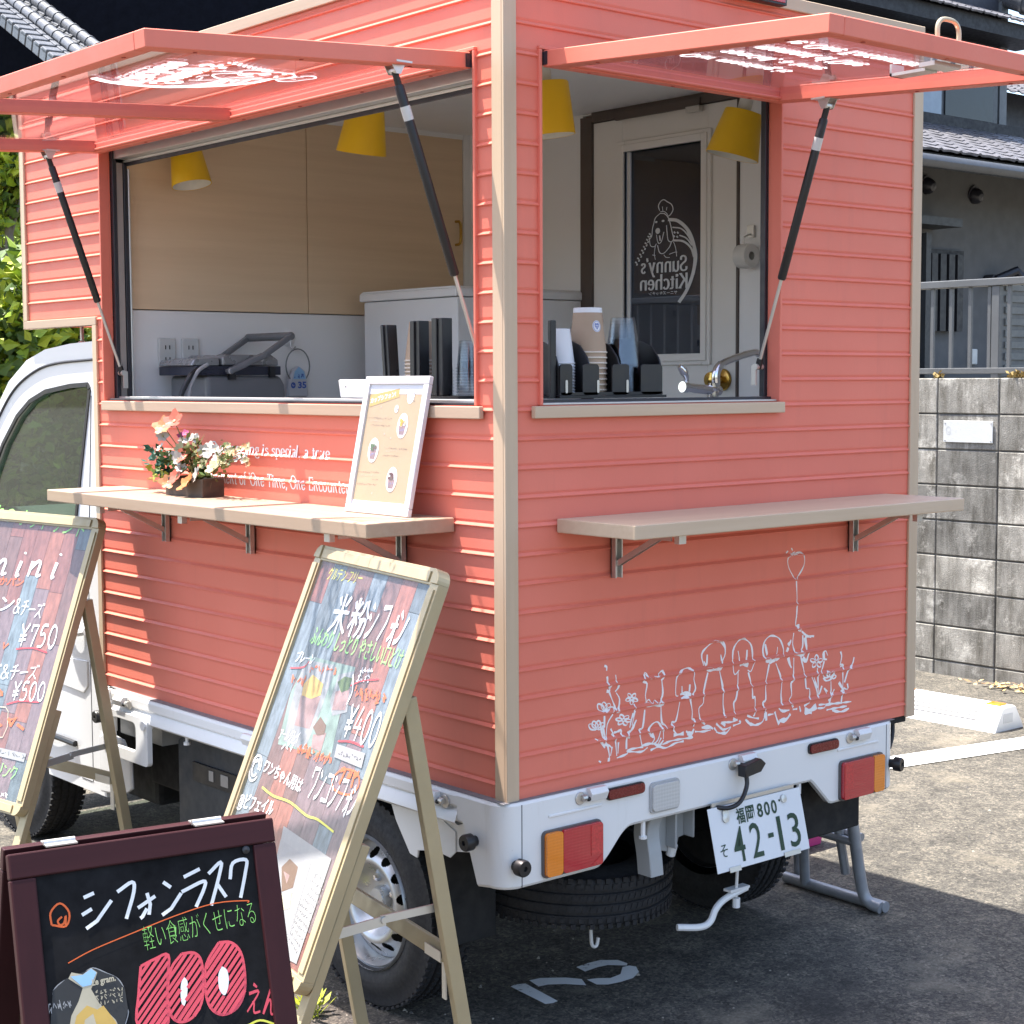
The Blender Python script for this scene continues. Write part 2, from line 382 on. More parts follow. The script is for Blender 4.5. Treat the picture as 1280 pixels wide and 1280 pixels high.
# hand-written characters on a unit square, y up
HW = {
 'シ': [[(.12, .86), (.32, .76)], [(.06, .58), (.26, .48)], [(.14, .06), (.5, .2), (.9, .66)]],
 'フ': [[(.1, .84), (.8, .88), (.74, .5), (.36, .04)]],
 'ォ': [[(.2, .46), (.82, .5)], [(.6, .74), (.58, .02), (.46, .08)], [(.58, .46), (.42, .24), (.18, .1)]],
 'ン': [[(.1, .84), (.34, .68)], [(.14, .08), (.52, .2), (.92, .74)]],
 'ラ': [[(.2, .94), (.78, .96)], [(.1, .66), (.84, .7), (.74, .38), (.36, .02)]],
 'ス': [[(.14, .86), (.74, .9), (.54, .48), (.08, .04)], [(.5, .44), (.9, .08)]],
 'ク': [[(.36, .98), (.3, .74), (.06, .46)], [(.34, .82), (.86, .86), (.74, .42), (.34, .0)]],
 'ワ': [[(.12, .56), (.14, .84), (.86, .86), (.76, .42), (.4, .02)]],
 'コ': [[(.12, .82), (.84, .84), (.82, .12)], [(.08, .12), (.9, .14)]],
 'チ': [[(.72, .96), (.2, .82)], [(.04, .56), (.96, .6)], [(.52, .86), (.5, .4), (.26, .0)]],
 'ー': [[(.06, .46), (.92, .52)]],
 'ズ': [[(.1, .8), (.66, .84), (.48, .46), (.04, .04)], [(.44, .42), (.84, .06)], [(.76, 1.0), (.82, .86)], [(.9, 1.0), (.96, .86)]],
 '&': [[(.92, .06), (.3, .72), (.36, .94), (.56, .92), (.56, .72), (.18, .36), (.16, .12), (.4, .02), (.66, .14), (.86, .46)]],
 '米': [[(.22, .94), (.36, .72)], [(.82, .98), (.62, .72)], [(.04, .54), (.96, .58)], [(.5, 1.04), (.48, -.02)], [(.46, .52), (.28, .22), (.04, .02)], [(.52, .52), (.7, .24), (.98, .06)]],
 '粉': [[(.06, .9), (.16, .72)], [(.44, .92), (.32, .72)], [(.02, .56), (.5, .6)], [(.27, 1.0), (.25, 0)], [(.25, .5), (.02, .2)], [(.29, .5), (.46, .32)],
       [(.66, .96), (.62, .7), (.46, .5)], [(.76, .98), (.84, .7), (1.0, .54)], [(.56, .44), (.9, .46), (.86, .1), (.72, .04)], [(.72, .44), (.64, .18), (.5, .02)]],
 '¥': [[(.1, .98), (.46, .56)], [(.9, 1.0), (.46, .56), (.4, .0)], [(.1, .46), (.78, .5)], [(.08, .26), (.76, .3)]],
 '4': [[(.5, 1.0), (.06, .36), (.9, .4)], [(.66, .66), (.58, .0)]],
 '0': [arc(.48, .48, .34, .48, 80, 440, 18)],
 '5': [[(.82, .96), (.32, .94), (.22, .56), (.56, .6), (.76, .36), (.56, .06), (.1, .04)]],
 '7': [[(.2, .66), (.24, .92), (.86, .94), (.6, .4), (.46, .0)]],
 'え': [[(.36, .98), (.6, .88)], [(.14, .66), (.74, .72), (.1, .06)], [(.38, .36), (.5, .34), (.56, .06), (.92, .1)]],
 'ん': [[(.5, 1.0), (.08, .02), (.36, .46), (.5, .42), (.56, .06), (.74, .04), (.96, .36)]],
 '@': [arc(.46, .46, .42, .5, 60, 390, 20)[::-1], arc(.46, .40, .2, .24, 0, 360, 12), [(.66, .66), (.66, .22), (.76, .2)]],
 'P': [[(.2, 1.0), (.1, .0)], [(.2, .98), (.7, .92), (.72, .6), (.16, .46)]],
 'a': [arc(.36, .28, .26, .28, 30, 380, 14), [(.64, .56), (.6, .06), (.78, .06)]],
 'n': [[(.14, .56), (.06, .0)], [(.1, .3), (.36, .56), (.5, .46), (.46, .04), (.64, .08)]],
 'i': [[(.22, .56), (.14, .02), (.26, .06)], [(.3, .82), (.32, .88)]],
 'ド': [[(.36, 1.0), (.34, .0)], [(.36, .62), (.74, .44)], [(.66, .94), (.74, .8)], [(.82, .98), (.9, .84)]],
 'リ': [[(.24, .92), (.22, .4)], [(.74, .98), (.72, .4), (.42, .0)]],
}
def hand(s, w=.1, gap=.1, narrow=()):
    x = 0; gs = []
    for ch in s:
        if ch == ' ': x += .5; continue
        for q in HW[ch]:
            p = smooth_line([(a+x+random.uniform(-.012, .012), b+random.uniform(-.012, .012)) for a, b in q], 4) if len(q) > 2 and ch not in 'フラワコスク7ズ4¥' else [(a+x, b) for a, b in q]
            gs.append(ribbon(p, [w*1.1, w*.75]))
        x += (1.0 if ch not in 'iォ' else .62)+gap
    return join(*gs)
def scribble(n, w=.09):
    """a line of writing too small to read"""
    gs = []; x = 0
    for i in range(n):
        for j in range(random.choice((1, 2, 2, 3))):
            a = (x+random.uniform(0, .5), random.uniform(.1, .9)); b = (x+random.uniform(.1, .8), random.uniform(.05, .95))
            c = (x+random.uniform(.2, .8), random.uniform(.05, .95))
            gs.append(ribbon([a, b, c] if random.random() < .5 else [a, b], w))
        x += .9
    return join(*gs)
# ------------------------------------------------------------------ the food truck
BW, BL, BLO, ZB, ZT = 1.44, 1.91, 2.385, .628, 2.44   # box: width, length, length over the cab, bottom, top
RZ, RS = 1.41173, .06288                              # siding: one ridge, spacing
TRUCK = thing('food_truck', 'coral clapboard kitchen box on a small white truck with both serving hatches propped open', 'food truck', (.72, 1.3, 0))
PROF = [(-.0012, 0), (0, .0042), (.002, .005), (.0085, -.0018), (.014, 0)]
def ridge_off(z):
    d = (z-RZ+.003) % RS-.003
    for (a, p), (b, q) in zip(PROF, PROF[1:]):
        if a <= d <= b: return p+(q-p)*(d-a)/(b-a)
    return 0
REAR = Plane((0, 0, 0), (1, 0, 0), (0, 0, 1), lambda p: ridge_off(p.z))
SIDE = Plane((0, 0, 0), (0, -1, 0), (0, 0, 1), lambda p: ridge_off(p.z))
def siding(mb, fn, u0, u1, z0, z1, holes=()):
    """clapboard sheet; fn(u, z, out) -> point"""
    zs = {z0, z1}
    for h in holes: zs |= {h[2], h[3]}
    k = math.floor((z0-RZ)/RS)-1
    while RZ+k*RS < z1+.1:
        for a, p in PROF:
            z = RZ+k*RS+a
            if z0 < z < z1: zs.add(z)
        k += 1
    zs = sorted(zs)
    for a, b in zip(zs, zs[1:]):
        if b-a < 1e-5: continue
        mid = (a+b)/2; cuts = [(u0, u1)]
        for h in holes:
            if h[2] < mid < h[3]:
                n = []
                for p, q in cuts:
                    if h[0] > p: n.append((p, min(q, h[0])))
                    if h[1] < q: n.append((max(p, h[1]), q))
                cuts = [c for c in n if c[1]-c[0] > 1e-5]
        oa, ob = ridge_off(a+1e-6 if a in (z0,) else a), ridge_off(b)
        for p, q in cuts: mb.quad(fn(p, a, oa), fn(q, a, oa), fn(q, b, ob), fn(p, b, ob))
SO = (.097, 1.838, 1.487, 2.245)      # side opening y0 y1 z0 z1
RO = (.100, .876, 1.487, 2.245)       # rear opening x0 x1 z0 z1
m = MB(); siding(m, lambda u, z, o: (-o, u, z), .004, BL, ZB, ZT, [SO]); siding(m, lambda u, z, o: (-o, u, z), BL, BLO, 1.735, ZT)
side_wall = m.build('side_wall', CORAL, TRUCK)
m = MB(); siding(m, lambda u, z, o: (u, -o, z), .004, BW, ZB, ZT, [RO]); rear_wall = m.build('rear_wall', CORAL, TRUCK)
m = MB(); siding(m, lambda u, z, o: (BW+o, u, z), 0, BL, ZB, ZT, [(.50, 1.27, ZB, 2.37)]); siding(m, lambda u, z, o: (BW+o, u, z), BL, BLO, 1.735, ZT)
m.build('far_wall', CORAL, TRUCK)
m = MB(); siding(m, lambda u, z, o: (u, BLO+o, z), 0, BW, 1.72, ZT); siding(m, lambda u, z, o: (u, BL+o, z), 0, BW, ZB, 1.72)
m.box((.004, BL+.004, 1.722), (BW-.004, BLO-.004, 1.735)); m.build('front_wall', CORAL, TRUCK)
MB().box((-.004, -.004, ZT+.004), (BW+.004, BLO+.004, ZT+.022)).build('roof', M('roof_sheet', (.55, .53, .50), .5), TRUCK)
MB().box((.01, .01, ZB-.02), (BW-.01, BL-.01, ZB)).build('box_floor', DARKU, TRUCK)
# tan edge trims, butted end to end
E_ = .0075
def trim(*parts):
    m = MB()
    for mat, a, b in parts: m.use(mat).box(a, b)
    return m.build('corner_trim', None, TRUCK, bevel=.0012, seg=1)
trim((TANZ, (-E_, -E_, ZB-.012), (.028, 0, ZT-.004)), (TANZ, (-E_, 0, ZB-.012), (0, .034, ZT-.004)))
trim((TANZ, (BW-.030, -E_, ZB-.004), (BW+E_, 0, ZT-.004)), (TANZ, (BW, 0, ZB-.004), (BW+E_, .034, ZT-.004)))
trim((TANZ, (-E_, BL-.024, ZB-.004), (0, BL+.002, 1.7105)), (TANZ, (-.002, BL+.002, ZB-.004), (.05, BL+.012, 1.72)))
trim((TANZ, (-E_, BLO-.022, 1.7365), (0, BLO+.002, ZT-.004)), (TANZ, (-E_, BLO+.002, 1.71), (.022, BLO+E_, ZT-.004)))
trim((TANY, (-E_, BL-.024, 1.711), (0, BLO+.002, 1.736)), (TANY, (0, BL+.013, 1.711), (.03, BLO, 1.7215)))
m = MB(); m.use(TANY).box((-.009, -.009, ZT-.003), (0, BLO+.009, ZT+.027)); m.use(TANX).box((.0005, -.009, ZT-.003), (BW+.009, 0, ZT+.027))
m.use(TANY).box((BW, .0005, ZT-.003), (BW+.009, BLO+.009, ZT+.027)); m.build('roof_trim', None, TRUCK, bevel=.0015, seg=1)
m = MB(); m.use(BLACKP).box((.664, -.034, ZT-.004), (.862, -.010, ZT+.036)); m.use(REDL).box((.672, -.0365, ZT+.001), (.854, -.0345, ZT+.030))
m.build('brake_light', None, TRUCK, bevel=.003)

# window reveals, frames, sills
def reveal(name, boxes, mat, bev=.0015):
    m = MB()
    for a, b in boxes: m.box(a, b)
    return m.build(name, mat, TRUCK, bevel=bev, seg=1)
y0, y1, z0, z1 = SO
reveal('window_reveal', [((-.009, y0-.008, z0), (.034, y0, z1)), ((-.009, y1, z0), (.026, y1+.008, z1)), ((-.009, y0-.008, z1), (.03, y1+.008, z1+.008))], CORAL)
m = MB(); m.use(DARKF).box((.0265, y1-.016, z0), (.039, y1, z1-.02)).box((.035, y0, z0), (.045, y0+.004, z1-.02))
m.use(M('frame_bronze', (.30, .27, .25), .5)).box((.0395, y1-.0135, z0), (.0605, y1-.001, z1-.0585))
m.use(ALU).box((.031, y0, z1-.050), (.066, y1-.0145, z1)).box((.061, y0, z1-.058), (.068, y1-.0145, z1-.0505))
m.use(DARKF).box((.0625, y1-.016, z0+.012), (.074, y1-.004, z1-.0585)).box((.0685, y0, z1-.068), (.074, y1-.0165, z1-.0515))
m.use(ALU).box((.0745, y1-.02, z0+.012), (.08, y1-.004, z1-.075))
m.use(ALU).box((.030, y0+.0045, z0), (.078, y1-.0165, z0+.0118)); m.use(DARKF).box((.0005, y0, z0), (.0295, y1-.0165, z0+.006))
m.use(GREYP).box((.0345, y0+.02, z1-.026), (.0305, y0+.085, z1-.020))
m.build('window_frame', None, TRUCK, bevel=.0012, seg=1)
x0, x1, z0, z1 = RO
reveal('window_reveal', [((x0-.008, -.009, z0), (x0, .034, z1)), ((x1, -.009, z0), (x1+.008, .033, z1)), ((x0-.008, -.009, z1), (x1+.008, .03, z1+.008))], CORAL)
m = MB(); m.use(DARKF).box((x1-.010, .034, z0+.012), (x1+.001, .050, z1)).box((x0, .018, z0), (x1-.0005, .05, z0+.0115)).box((x0, .03, z1-.012), (x1-.0105, .05, z1))
m.use(ALU).box((x0, .0, z0), (x1, .0175, z0+.005)); m.build('window_frame', None, TRUCK, bevel=.0012, seg=1)
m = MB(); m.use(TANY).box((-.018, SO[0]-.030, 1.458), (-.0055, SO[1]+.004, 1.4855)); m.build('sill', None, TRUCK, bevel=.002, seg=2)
m = MB(); m.use(TANX).box((RO[0]-.033, -.020, 1.459), (RO[1]+.009, -.0055, 1.4855)); m.build('sill', None, TRUCK, bevel=.002, seg=2)

# serving shelves on folding brackets
def bracket(parent, p, out, along, drop=.112, reach=.21):
    """folding steel bracket at wall point p under a shelf"""
    p, o, a = Vector(p), Vector(out), Vector(along); up = Vector((0, 0, 1)); m = MB()
    m.obox(p-a*.011, a*.022, o*.003, -up*drop).obox(p-a*.011, a*.003, o*.016, -up*drop).obox(p+a*.008, a*.003, o*.016, -up*drop)
    m.obox(p-a*.010-up*.003, a*.020, o*reach, -up*.003).obox(p-a*.010-up*.003, a*.003, o*reach*.9, -up*.013)
    m.obox(p+o*(reach-.01)-a*.011-up*.003, a*.022, o*.014, -up*.018)
    q0 = p+o*.012-up*(drop*.72); q1 = p+o*reach*.72-up*.008
    m.bar(q0+a*.006, q1+a*.006, .003, .012); m.bar(q0-a*.006, q1-a*.006, .003, .012); m.bar(q0, q1, .011, .003)
    for q in (p+o*.004-up*.03, p+o*.004-up*(drop-.012)): m.lathe([(.004, 0), (.004, .003), (0, .0035)], q, o, 10)
    return m.build('bracket', STEEL, parent, smooth=True)
def shelf(a, b, mat, endmat, axis):
    m = MB().use(mat).box(a, b); s = m.build('shelf', None, TRUCK, bevel=.0025, seg=2); return s
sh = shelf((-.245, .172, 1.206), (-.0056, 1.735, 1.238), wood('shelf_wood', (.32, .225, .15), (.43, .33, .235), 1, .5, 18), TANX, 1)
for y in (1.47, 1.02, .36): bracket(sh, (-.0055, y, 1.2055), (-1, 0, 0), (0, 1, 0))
sh = shelf((.140, -.250, 1.207), (1.31, -.0056, 1.238), TANX, TANY, 0)
for x in (.315, 1.165): bracket(sh, (x, -.0055, 1.2065), (0, -1, 0), (1, 0, 0))

# hatches: hinged at the top, propped up by gas struts
def hatch(o, along, length, out, nmid, nm):
    o, a, n = Vector(o), Vector(along), Vector(out)    # o: hinge corner (bottom of the frame), along the hinge, out from the wall (slightly down)
    up = a.cross(n).normalized();
    if up.z < 0: up = -up
    L, D, T, Wd = length, .776, .035, .042; m = MB()
    m.obox(o, a*Wd, n*D, up*T).obox(o+a*(L-Wd), a*Wd, n*D, up*T)
    m.obox(o+a*Wd, a*(L-2*Wd), n*.036, up*T).obox(o+a*Wd+n*(D-.036), a*(L-2*Wd), n*.036, up*T)
    for t in nmid: m.obox(o+a*(t-.018)+n*.036, a*.036, n*(D-.072), up*(T-.002))
    # inner lip that holds the pane
    for t0, t1 in zip([Wd]+[t+.018 for t in nmid], [t-.018 for t in nmid]+[L-Wd]):
        for q, dx, dy in (((t0, .036), t1-t0, .007), ((t0, D-.043), t1-t0, .007)): m.obox(o+a*q[0]+n*q[1]+up*.004, a*dx, n*dy, up*.006)
    h = m.build(nm, CORAL, TRUCK, bevel=.0018, seg=1)
    p = MB(); p.obox(o+a*(Wd-.004)+n*.032+up*.016, a*(L-2*Wd+.008), n*(D-.064), up*.003); p.build('pane', PANE, h)
    s = MB(); k = 0.12
    while k < L-.05:
        for nn in (.018, D-.018): s.lathe([(.0045, 0), (.0045, .0015), (0, .002)], o+a*k+n*nn-up*.0002, -up, 8)
        k += .26
    for t in (Wd/2, L-Wd/2):
        for q in (.15, .42, .66): s.lathe([(.0045, 0), (.0045, .0015), (0, .002)], o+a*t+n*q-up*.0002, -up, 8)
    s.build('rivet', M('rivet_coral', (.42, .07, .05), .4), h)
    return h, up
def strut(top, bot, f_sleeve, side):
    """gas strut: black cylinder above, polished rod below, brackets at both ends"""
    a, b = Vector(top), Vector(bot); d = (b-a).normalized(); L = (b-a).length; c = a+d*(L*f_sleeve)
    m = MB().use(BLACKP); m.tube([a+d*.03, a+d*.034, c-d*.004, c], [.0085, .0105, .0105, .0085], 14); m.tube([a, a+d*.032], .0075, 10)
    m.use(M('strut_sticker', (.6, .6, .58), .5)).tube([a+d*.075, a+d*.105], .0109, 14, False)
    s = m.build('gas_strut', None, TRUCK, smooth=True)
    MB().tube([c-d*.003, b-d*.012], .0042, 10).build('rod', STEEL, s, smooth=True)
    m = MB().use(BLACKP).tube([b-d*.02, b+d*.004], .0085, 10); m.use(STEEL).tube([b-side*.012, b+side*.012], .008, 10)
    m.obox(b-side*.010-Vector((0, 0, .045)), side*.004, Vector((0, .014, 0)) if abs(side.x) > .5 else Vector((.014, 0, 0)), (0, 0, .05))
    m.build('end_fitting', None, s, smooth=True)
    m = MB().use(ALU).tube([a-side*.013, a+side*.013], .0075, 12); m.use(STEEL)
    m.obox(a-side*.016+Vector((-.02, -.02, .012)), side*.002+Vector((0, 0, 0)), Vector((.04, 0, 0)) if abs(side.y) > .5 else Vector((0, .04, 0)), (0, 0, .004))
    q = Vector((1, 0, 0)) if abs(side.y) > .5 else Vector((0, 1, 0))
    m.obox(a-q*.022-side*.018+Vector((0, 0, .013)), q*.044, side*.036, (0, 0, .003))
    for sg in (-.015, .013): m.prism([(-.018, .014), (.018, .014), (.006, -.008), (-.006, -.008)], a+side*sg, q, (0, 0, 1), side*.002)
    m.build('end_fitting', None, s, smooth=True)
slope = .050/.775
hs, ups = hatch((-.004, .104, 2.2085), (0, 1, 0), 1.73, Vector((-1, 0, -slope)).normalized(), [.95], 'side_hatch')
hr, upr = hatch((.104, -.004, 2.2085), (1, 0, 0), .768, Vector((0, -1, -slope)).normalized(), [], 'rear_hatch')
strut((-.191, .128, 2.186), (.030, .118, 1.575), .685, Vector((0, 1, 0)))
strut((-.182, 1.805, 2.184), (.034, 1.806, 1.568), .665, Vector((0, 1, 0)))
strut((.852, -.168, 2.182), (.852, .040, 1.572), .655, Vector((1, 0, 0)))
m = MB().use(M('handle_gold', (.50, .42, .28), .35, .5)); m.tube(smooth_line([(.478, -.742, 2.195), (.478, -.742, 2.224), (.490, -.742, 2.238), (.512, -.742, 2.241), (.535, -.742, 2.238), (.547, -.742, 2.224), (.547, -.742, 2.195)], 5), .0048, 10)
m.use(STEEL).box((.470, -.742, 2.150), (.556, -.705, 2.1585)).box((.49, -.705, 2.146), (.530, -.62, 2.152)).box((.49, -.625, 2.146), (.53, -.62, 2.170)); m.build('handle', None, hr, smooth=True)
MB().box((.1015, -.02, 2.212), (.1035, .02, 2.24)).build('hinge', DARKF, hr); MB().box((-.02, .1, 2.21), (.02, .1035, 2.238)).build('hinge', DARKF, hs)

# lettering on the wall
m = MB()
u0, v0 = SIDE.hit(264, 564); u1, v1 = SIDE.hit(413, 568)
SIDE.put(m, fit(serif('Our meeting is special, a true'), u0, v0-.012, u1-u0, .040), .0003)
u2, v2 = SIDE.hit(264, 598); u3, v3 = SIDE.hit(437, 604)
k = (u3-u2)/(u3-u2); g = serif("moment of 'One Time, One Encounter'")
SIDE.put(m, fit(g, u0-.012, v2-.016, .67, .041), .0003)
m.build('lettering', WHITEV, side_wall)

# line drawing of dogs and flowers on the rear wall (traced from two enlargements)
m = MB()
def tr(ox, oy, sc, lines, w=.0052):
    for q in lines:
        ww = w
        if isinstance(q[0], (int, float)): ww = q[0]; q = q[1:]
        pts = [REAR.hit(ox+a/sc, oy+b/sc) for a, b in q]
        REAR.put(m, ribbon(smooth_line(pts, 3), ww, step=.004, wob=True), .0004+.00002*(tr.n % 25)); tr.n += 1
tr.n = 0; S1 = 1280/180
tr(725, 790, S1, [
 [(575, 400), (560, 440), (595, 460), (580, 560), (590, 620)], [(570, 440), (575, 365), (620, 415), (640, 415)], [(655, 400), (690, 395), (710, 395)], [(690, 410), (700, 370), (735, 345), (745, 400), (720, 430)],
 [(725, 420), (735, 540), (720, 610), (740, 640)], [.010, (575, 645), (660, 650), (740, 640)], [.003, (590, 625), (612, 600), (640, 635), (665, 605), (690, 635), (720, 610)],
 [(575, 690), (555, 850), (525, 870), (540, 960), (550, 1010)], [(718, 660), (725, 800), (760, 830), (765, 870)], [(600, 880), (640, 820), (690, 800), (735, 870), (740, 950)], [(610, 890), (650, 940), (620, 920)], [.006, (640, 900), (660, 950), (630, 1000)], [(725, 840), (690, 960), (640, 1000)],
 [.007, (550, 1010), (640, 990), (700, 1010), (740, 960)], [.006, (690, 1000), (720, 940)],
 [(875, 570), (850, 560), (850, 480), (860, 400), (900, 345), (960, 320), (1015, 360), (1010, 420), (1025, 500), (1000, 560)], [(905, 480), (905, 540)], [(975, 465), (970, 530)], [.010, (890, 555), (930, 545), (985, 555)], [.006, (890, 590), (920, 580), (960, 575)],
 [(885, 620), (850, 790), (815, 800), (830, 870), (860, 910)], [(975, 580), (995, 700), (995, 770), (1015, 780), (1005, 840)], [.009, (830, 915), (880, 910), (920, 900)], [.010, (950, 900), (990, 900), (1010, 860)], [.006, (940, 880), (1000, 940), (960, 930)],
 [(1100, 300), (1080, 200), (1130, 130), (1200, 80), (1260, 100), (1290, 140)], [(1130, 200), (1125, 300)], [(1250, 200), (1270, 280)], [(1100, 260), (1120, 300)], [.010, (1125, 330), (1190, 335), (1250, 320)],
 [(1135, 360), (1100, 520), (1095, 630), (1055, 680), (1070, 780), (1110, 820)], [(1240, 350), (1270, 500), (1270, 640)], [.010, (1080, 850), (1150, 845), (1180, 860)], [(1020, 885), (1090, 885), (1160, 870)],
 [(1190, 850), (1230, 900), (1290, 890)], [(1210, 810), (1260, 860)], [.007, (1250, 810), (1290, 830)],
 [(325, 1120), (420, 1080), (420, 1050), (560, 1020)], [(325, 1100), (310, 950), (280, 900)], [(335, 1080), (340, 980)], [(420, 1060), (540, 1065), (600, 1025)], [(625, 1050), (700, 1020), (760, 1030), (850, 985)], [(730, 1000), (800, 970), (900, 950), (990, 940)], [(850, 985), (920, 970)],
 [(270, 860), (300, 900), (360, 870), (370, 920), (440, 940)], [.007, (300, 890), (350, 880)], [(410, 1040), (415, 940), (460, 860), (500, 780)], [.006, (420, 900), (470, 860), (490, 800)],
 [(215, 745), (215, 850)], [(290, 730), (240, 820), (230, 950)], [(180, 820), (200, 920), (240, 1000)], [(200, 830), (225, 960)], [(135, 950), (190, 985), (220, 1030)], [.006, (215, 1000), (260, 1010), (280, 1030)], [(245, 1010), (260, 1100), (255, 1140)], [(285, 1020), (270, 1100)], [.008, (245, 1135), (265, 1135)], [.005, (165, 1145), (185, 1158)],
 [(215, 300), (235, 310), (235, 345)], [(240, 395), (250, 470), (265, 520)], [.007, (235, 525), (265, 530)], [(260, 540), (330, 720)], [(315, 380), (325, 450)], [.007, (310, 530), (335, 500), (345, 470)], [.005, (320, 540), (350, 600), (335, 720)], [.009, (255, 485), (270, 490)],
 
 
 [(480, 640), (490, 690)], [(485, 690), (470, 760)],
 [(470, 720), (450, 800), (440, 850)], [(490, 700), (460, 830)],
])
tr(895, 770, S1, [
 [(0, 225), (65, 235), (80, 330), (50, 410)], [(40, 350), (45, 400)], [.010, (0, 470), (45, 465)], [(30, 490), (60, 660), (60, 780), (75, 900)], [.009, (45, 945), (80, 950)], [(0, 960), (60, 1010), (130, 985)], [(0, 1030), (80, 1045), (130, 990)], [(80, 945), (150, 940), (190, 920)], [(150, 975), (215, 950), (205, 930)],
 [(205, 480), (165, 520), (150, 440), (150, 310), (190, 230), (240, 200), (300, 240), (320, 300), (325, 380), (340, 405), (310, 490), (280, 480)], [(195, 310), (210, 400)], [(275, 300), (270, 390)], [.010, (210, 440), (245, 425), (285, 440)],
 [(195, 490), (190, 650), (175, 740), (155, 780), (170, 890)], [(285, 500), (320, 640), (325, 730), (345, 720), (345, 860), (330, 890)], [.008, (150, 915), (190, 925)], [(275, 885), (330, 905), (380, 910)], [.006, (260, 920), (320, 970), (400, 950), (430, 900)], [.008, (300, 960), (350, 970)],
 [(440, 390), (415, 320), (425, 240), (460, 190), (500, 175), (560, 200), (595, 280), (595, 355), (560, 365)], [.007, (435, 250), (450, 330), (455, 350)], [(545, 275), (540, 340)], [.012, (440, 390), (500, 395), (560, 360)], [.010, (470, 410), (520, 400)],
 [(470, 430), (440, 600), (440, 740), (415, 770), (430, 830), (440, 880)], [(530, 420), (580, 570), (575, 700), (585, 790)], [.008, (430, 900), (440, 860), (445, 930)], [.009, (520, 850), (540, 920), (560, 960)], [.012, (560, 930), (620, 920), (660, 870)], [.007, (555, 820), (590, 845), (650, 835)], [(460, 880), (510, 870)],
 [(690, 150), (680, 250), (700, 320)], [(700, 320), (740, 335), (770, 310)], [(770, 170), (770, 260), (755, 320)], [.009, (640, 260), (660, 230), (665, 210)], [.008, (630, 320), (640, 280)], [.009, (640, 370), (655, 430), (670, 460)], [.009, (790, 190), (800, 260), (810, 300)], [.010, (770, 370), (800, 400), (825, 325)], [.011, (695, 340), (735, 340), (780, 340)],
 [.008, (710, 90), (735, 80), (725, 110), (755, 130)], [(760, 135), (800, 170), (870, 180)], [(790, 180), (845, 190)], [(710, 90), (705, 60), (715, 0)],
 [(690, 370), (685, 560), (665, 600), (670, 700), (650, 750), (685, 810)], [(750, 350), (790, 540), (800, 640), (830, 650), (830, 760)], [.007, (680, 830), (720, 825)], [(740, 800), (750, 850)], [.015, (785, 840), (840, 835), (890, 800)], [.010, (790, 860), (850, 860)], [(780, 800), (830, 770)],
 [(900, 820), (960, 815), (990, 790), (1200, 760)], [(910, 790), (1100, 770)], [.007, (1030, 840), (1110, 850), (1180, 820)], [.006, (980, 835), (1050, 820), (1160, 800)],
 [(900, 460), (905, 560), (910, 720)], [(850, 540), (890, 640), (905, 730)], [(870, 545), (900, 640)], [(940, 620), (915, 700)], [.009, (955, 330), (960, 380), (985, 385)], [(950, 330), (975, 310), (990, 350)], [(960, 400), (930, 520)],
 [.007, (955, 545), (975, 575), (1020, 560), (1050, 500)], [.008, (985, 540), (1015, 540)], [(985, 485), (1010, 530)], [(1020, 580), (1020, 700), (1005, 780)], [(960, 640), (985, 690)], [.006, (965, 650), (990, 670)], [(1050, 650), (1030, 700)], [.008, (995, 750), (1015, 740)],
 [(1105, 315), (1115, 360), (1100, 440)], [.009, (1105, 440), (1130, 440), (1120, 490)], [(1125, 500), (1125, 620), (1110, 780)], [(1225, 365), (1210, 430), (1170, 490), (1140, 590)], [.008, (1185, 460), (1215, 455)], [.008, (1090, 590), (1120, 640), (1140, 670)], [.007, (1130, 640), (1170, 650), (1165, 600)], [(1110, 660), (1140, 690)],
])
def petals(ox, oy, cx, cy, r, n, a0, fl=1.0, sp=360, w=.0040):
    L = []
    for k in range(n):
        a = R_(a0+sp*k/n); d, e = (math.cos(a), math.sin(a)*fl), (-math.sin(a), math.cos(a)*fl)
        f = lambda u, v: (cx+r*(d[0]*u+e[0]*v), cy+r*(d[1]*u+e[1]*v))
        L.append([w, f(.15, 0), f(.6, .28), f(1, .10), f(1, -.12), f(.6, -.28), f(.15, 0)])
    tr(ox, oy, S1, L)
petals(725, 790, 458, 592, 52, 5, 20); petals(725, 790, 385, 782, 66, 6, 10, .72); petals(725, 790, 215, 720, 92, 4, -125, 1, 130); petals(725, 790, 150, 880, 88, 4, -140, 1, 120)
petals(895, 770, 892, 405, 56, 5, -90); petals(895, 770, 1005, 550, 60, 4, -150, 1, 180)
tr(700, 660, 3.2, [[(942, 390), (948, 310), (945, 205)], [(940, 205), (915, 160), (912, 120), (940, 95)], [(945, 205), (975, 150), (975, 110), (950, 96)], [.009, (920, 108), (950, 102), (968, 102)], [(905, 100), (912, 92)], [(925, 80), (930, 90)]], .0045)
m.build('drawing', M('white_print', (.86, .83, .82), .5, var=.02), rear_wall)

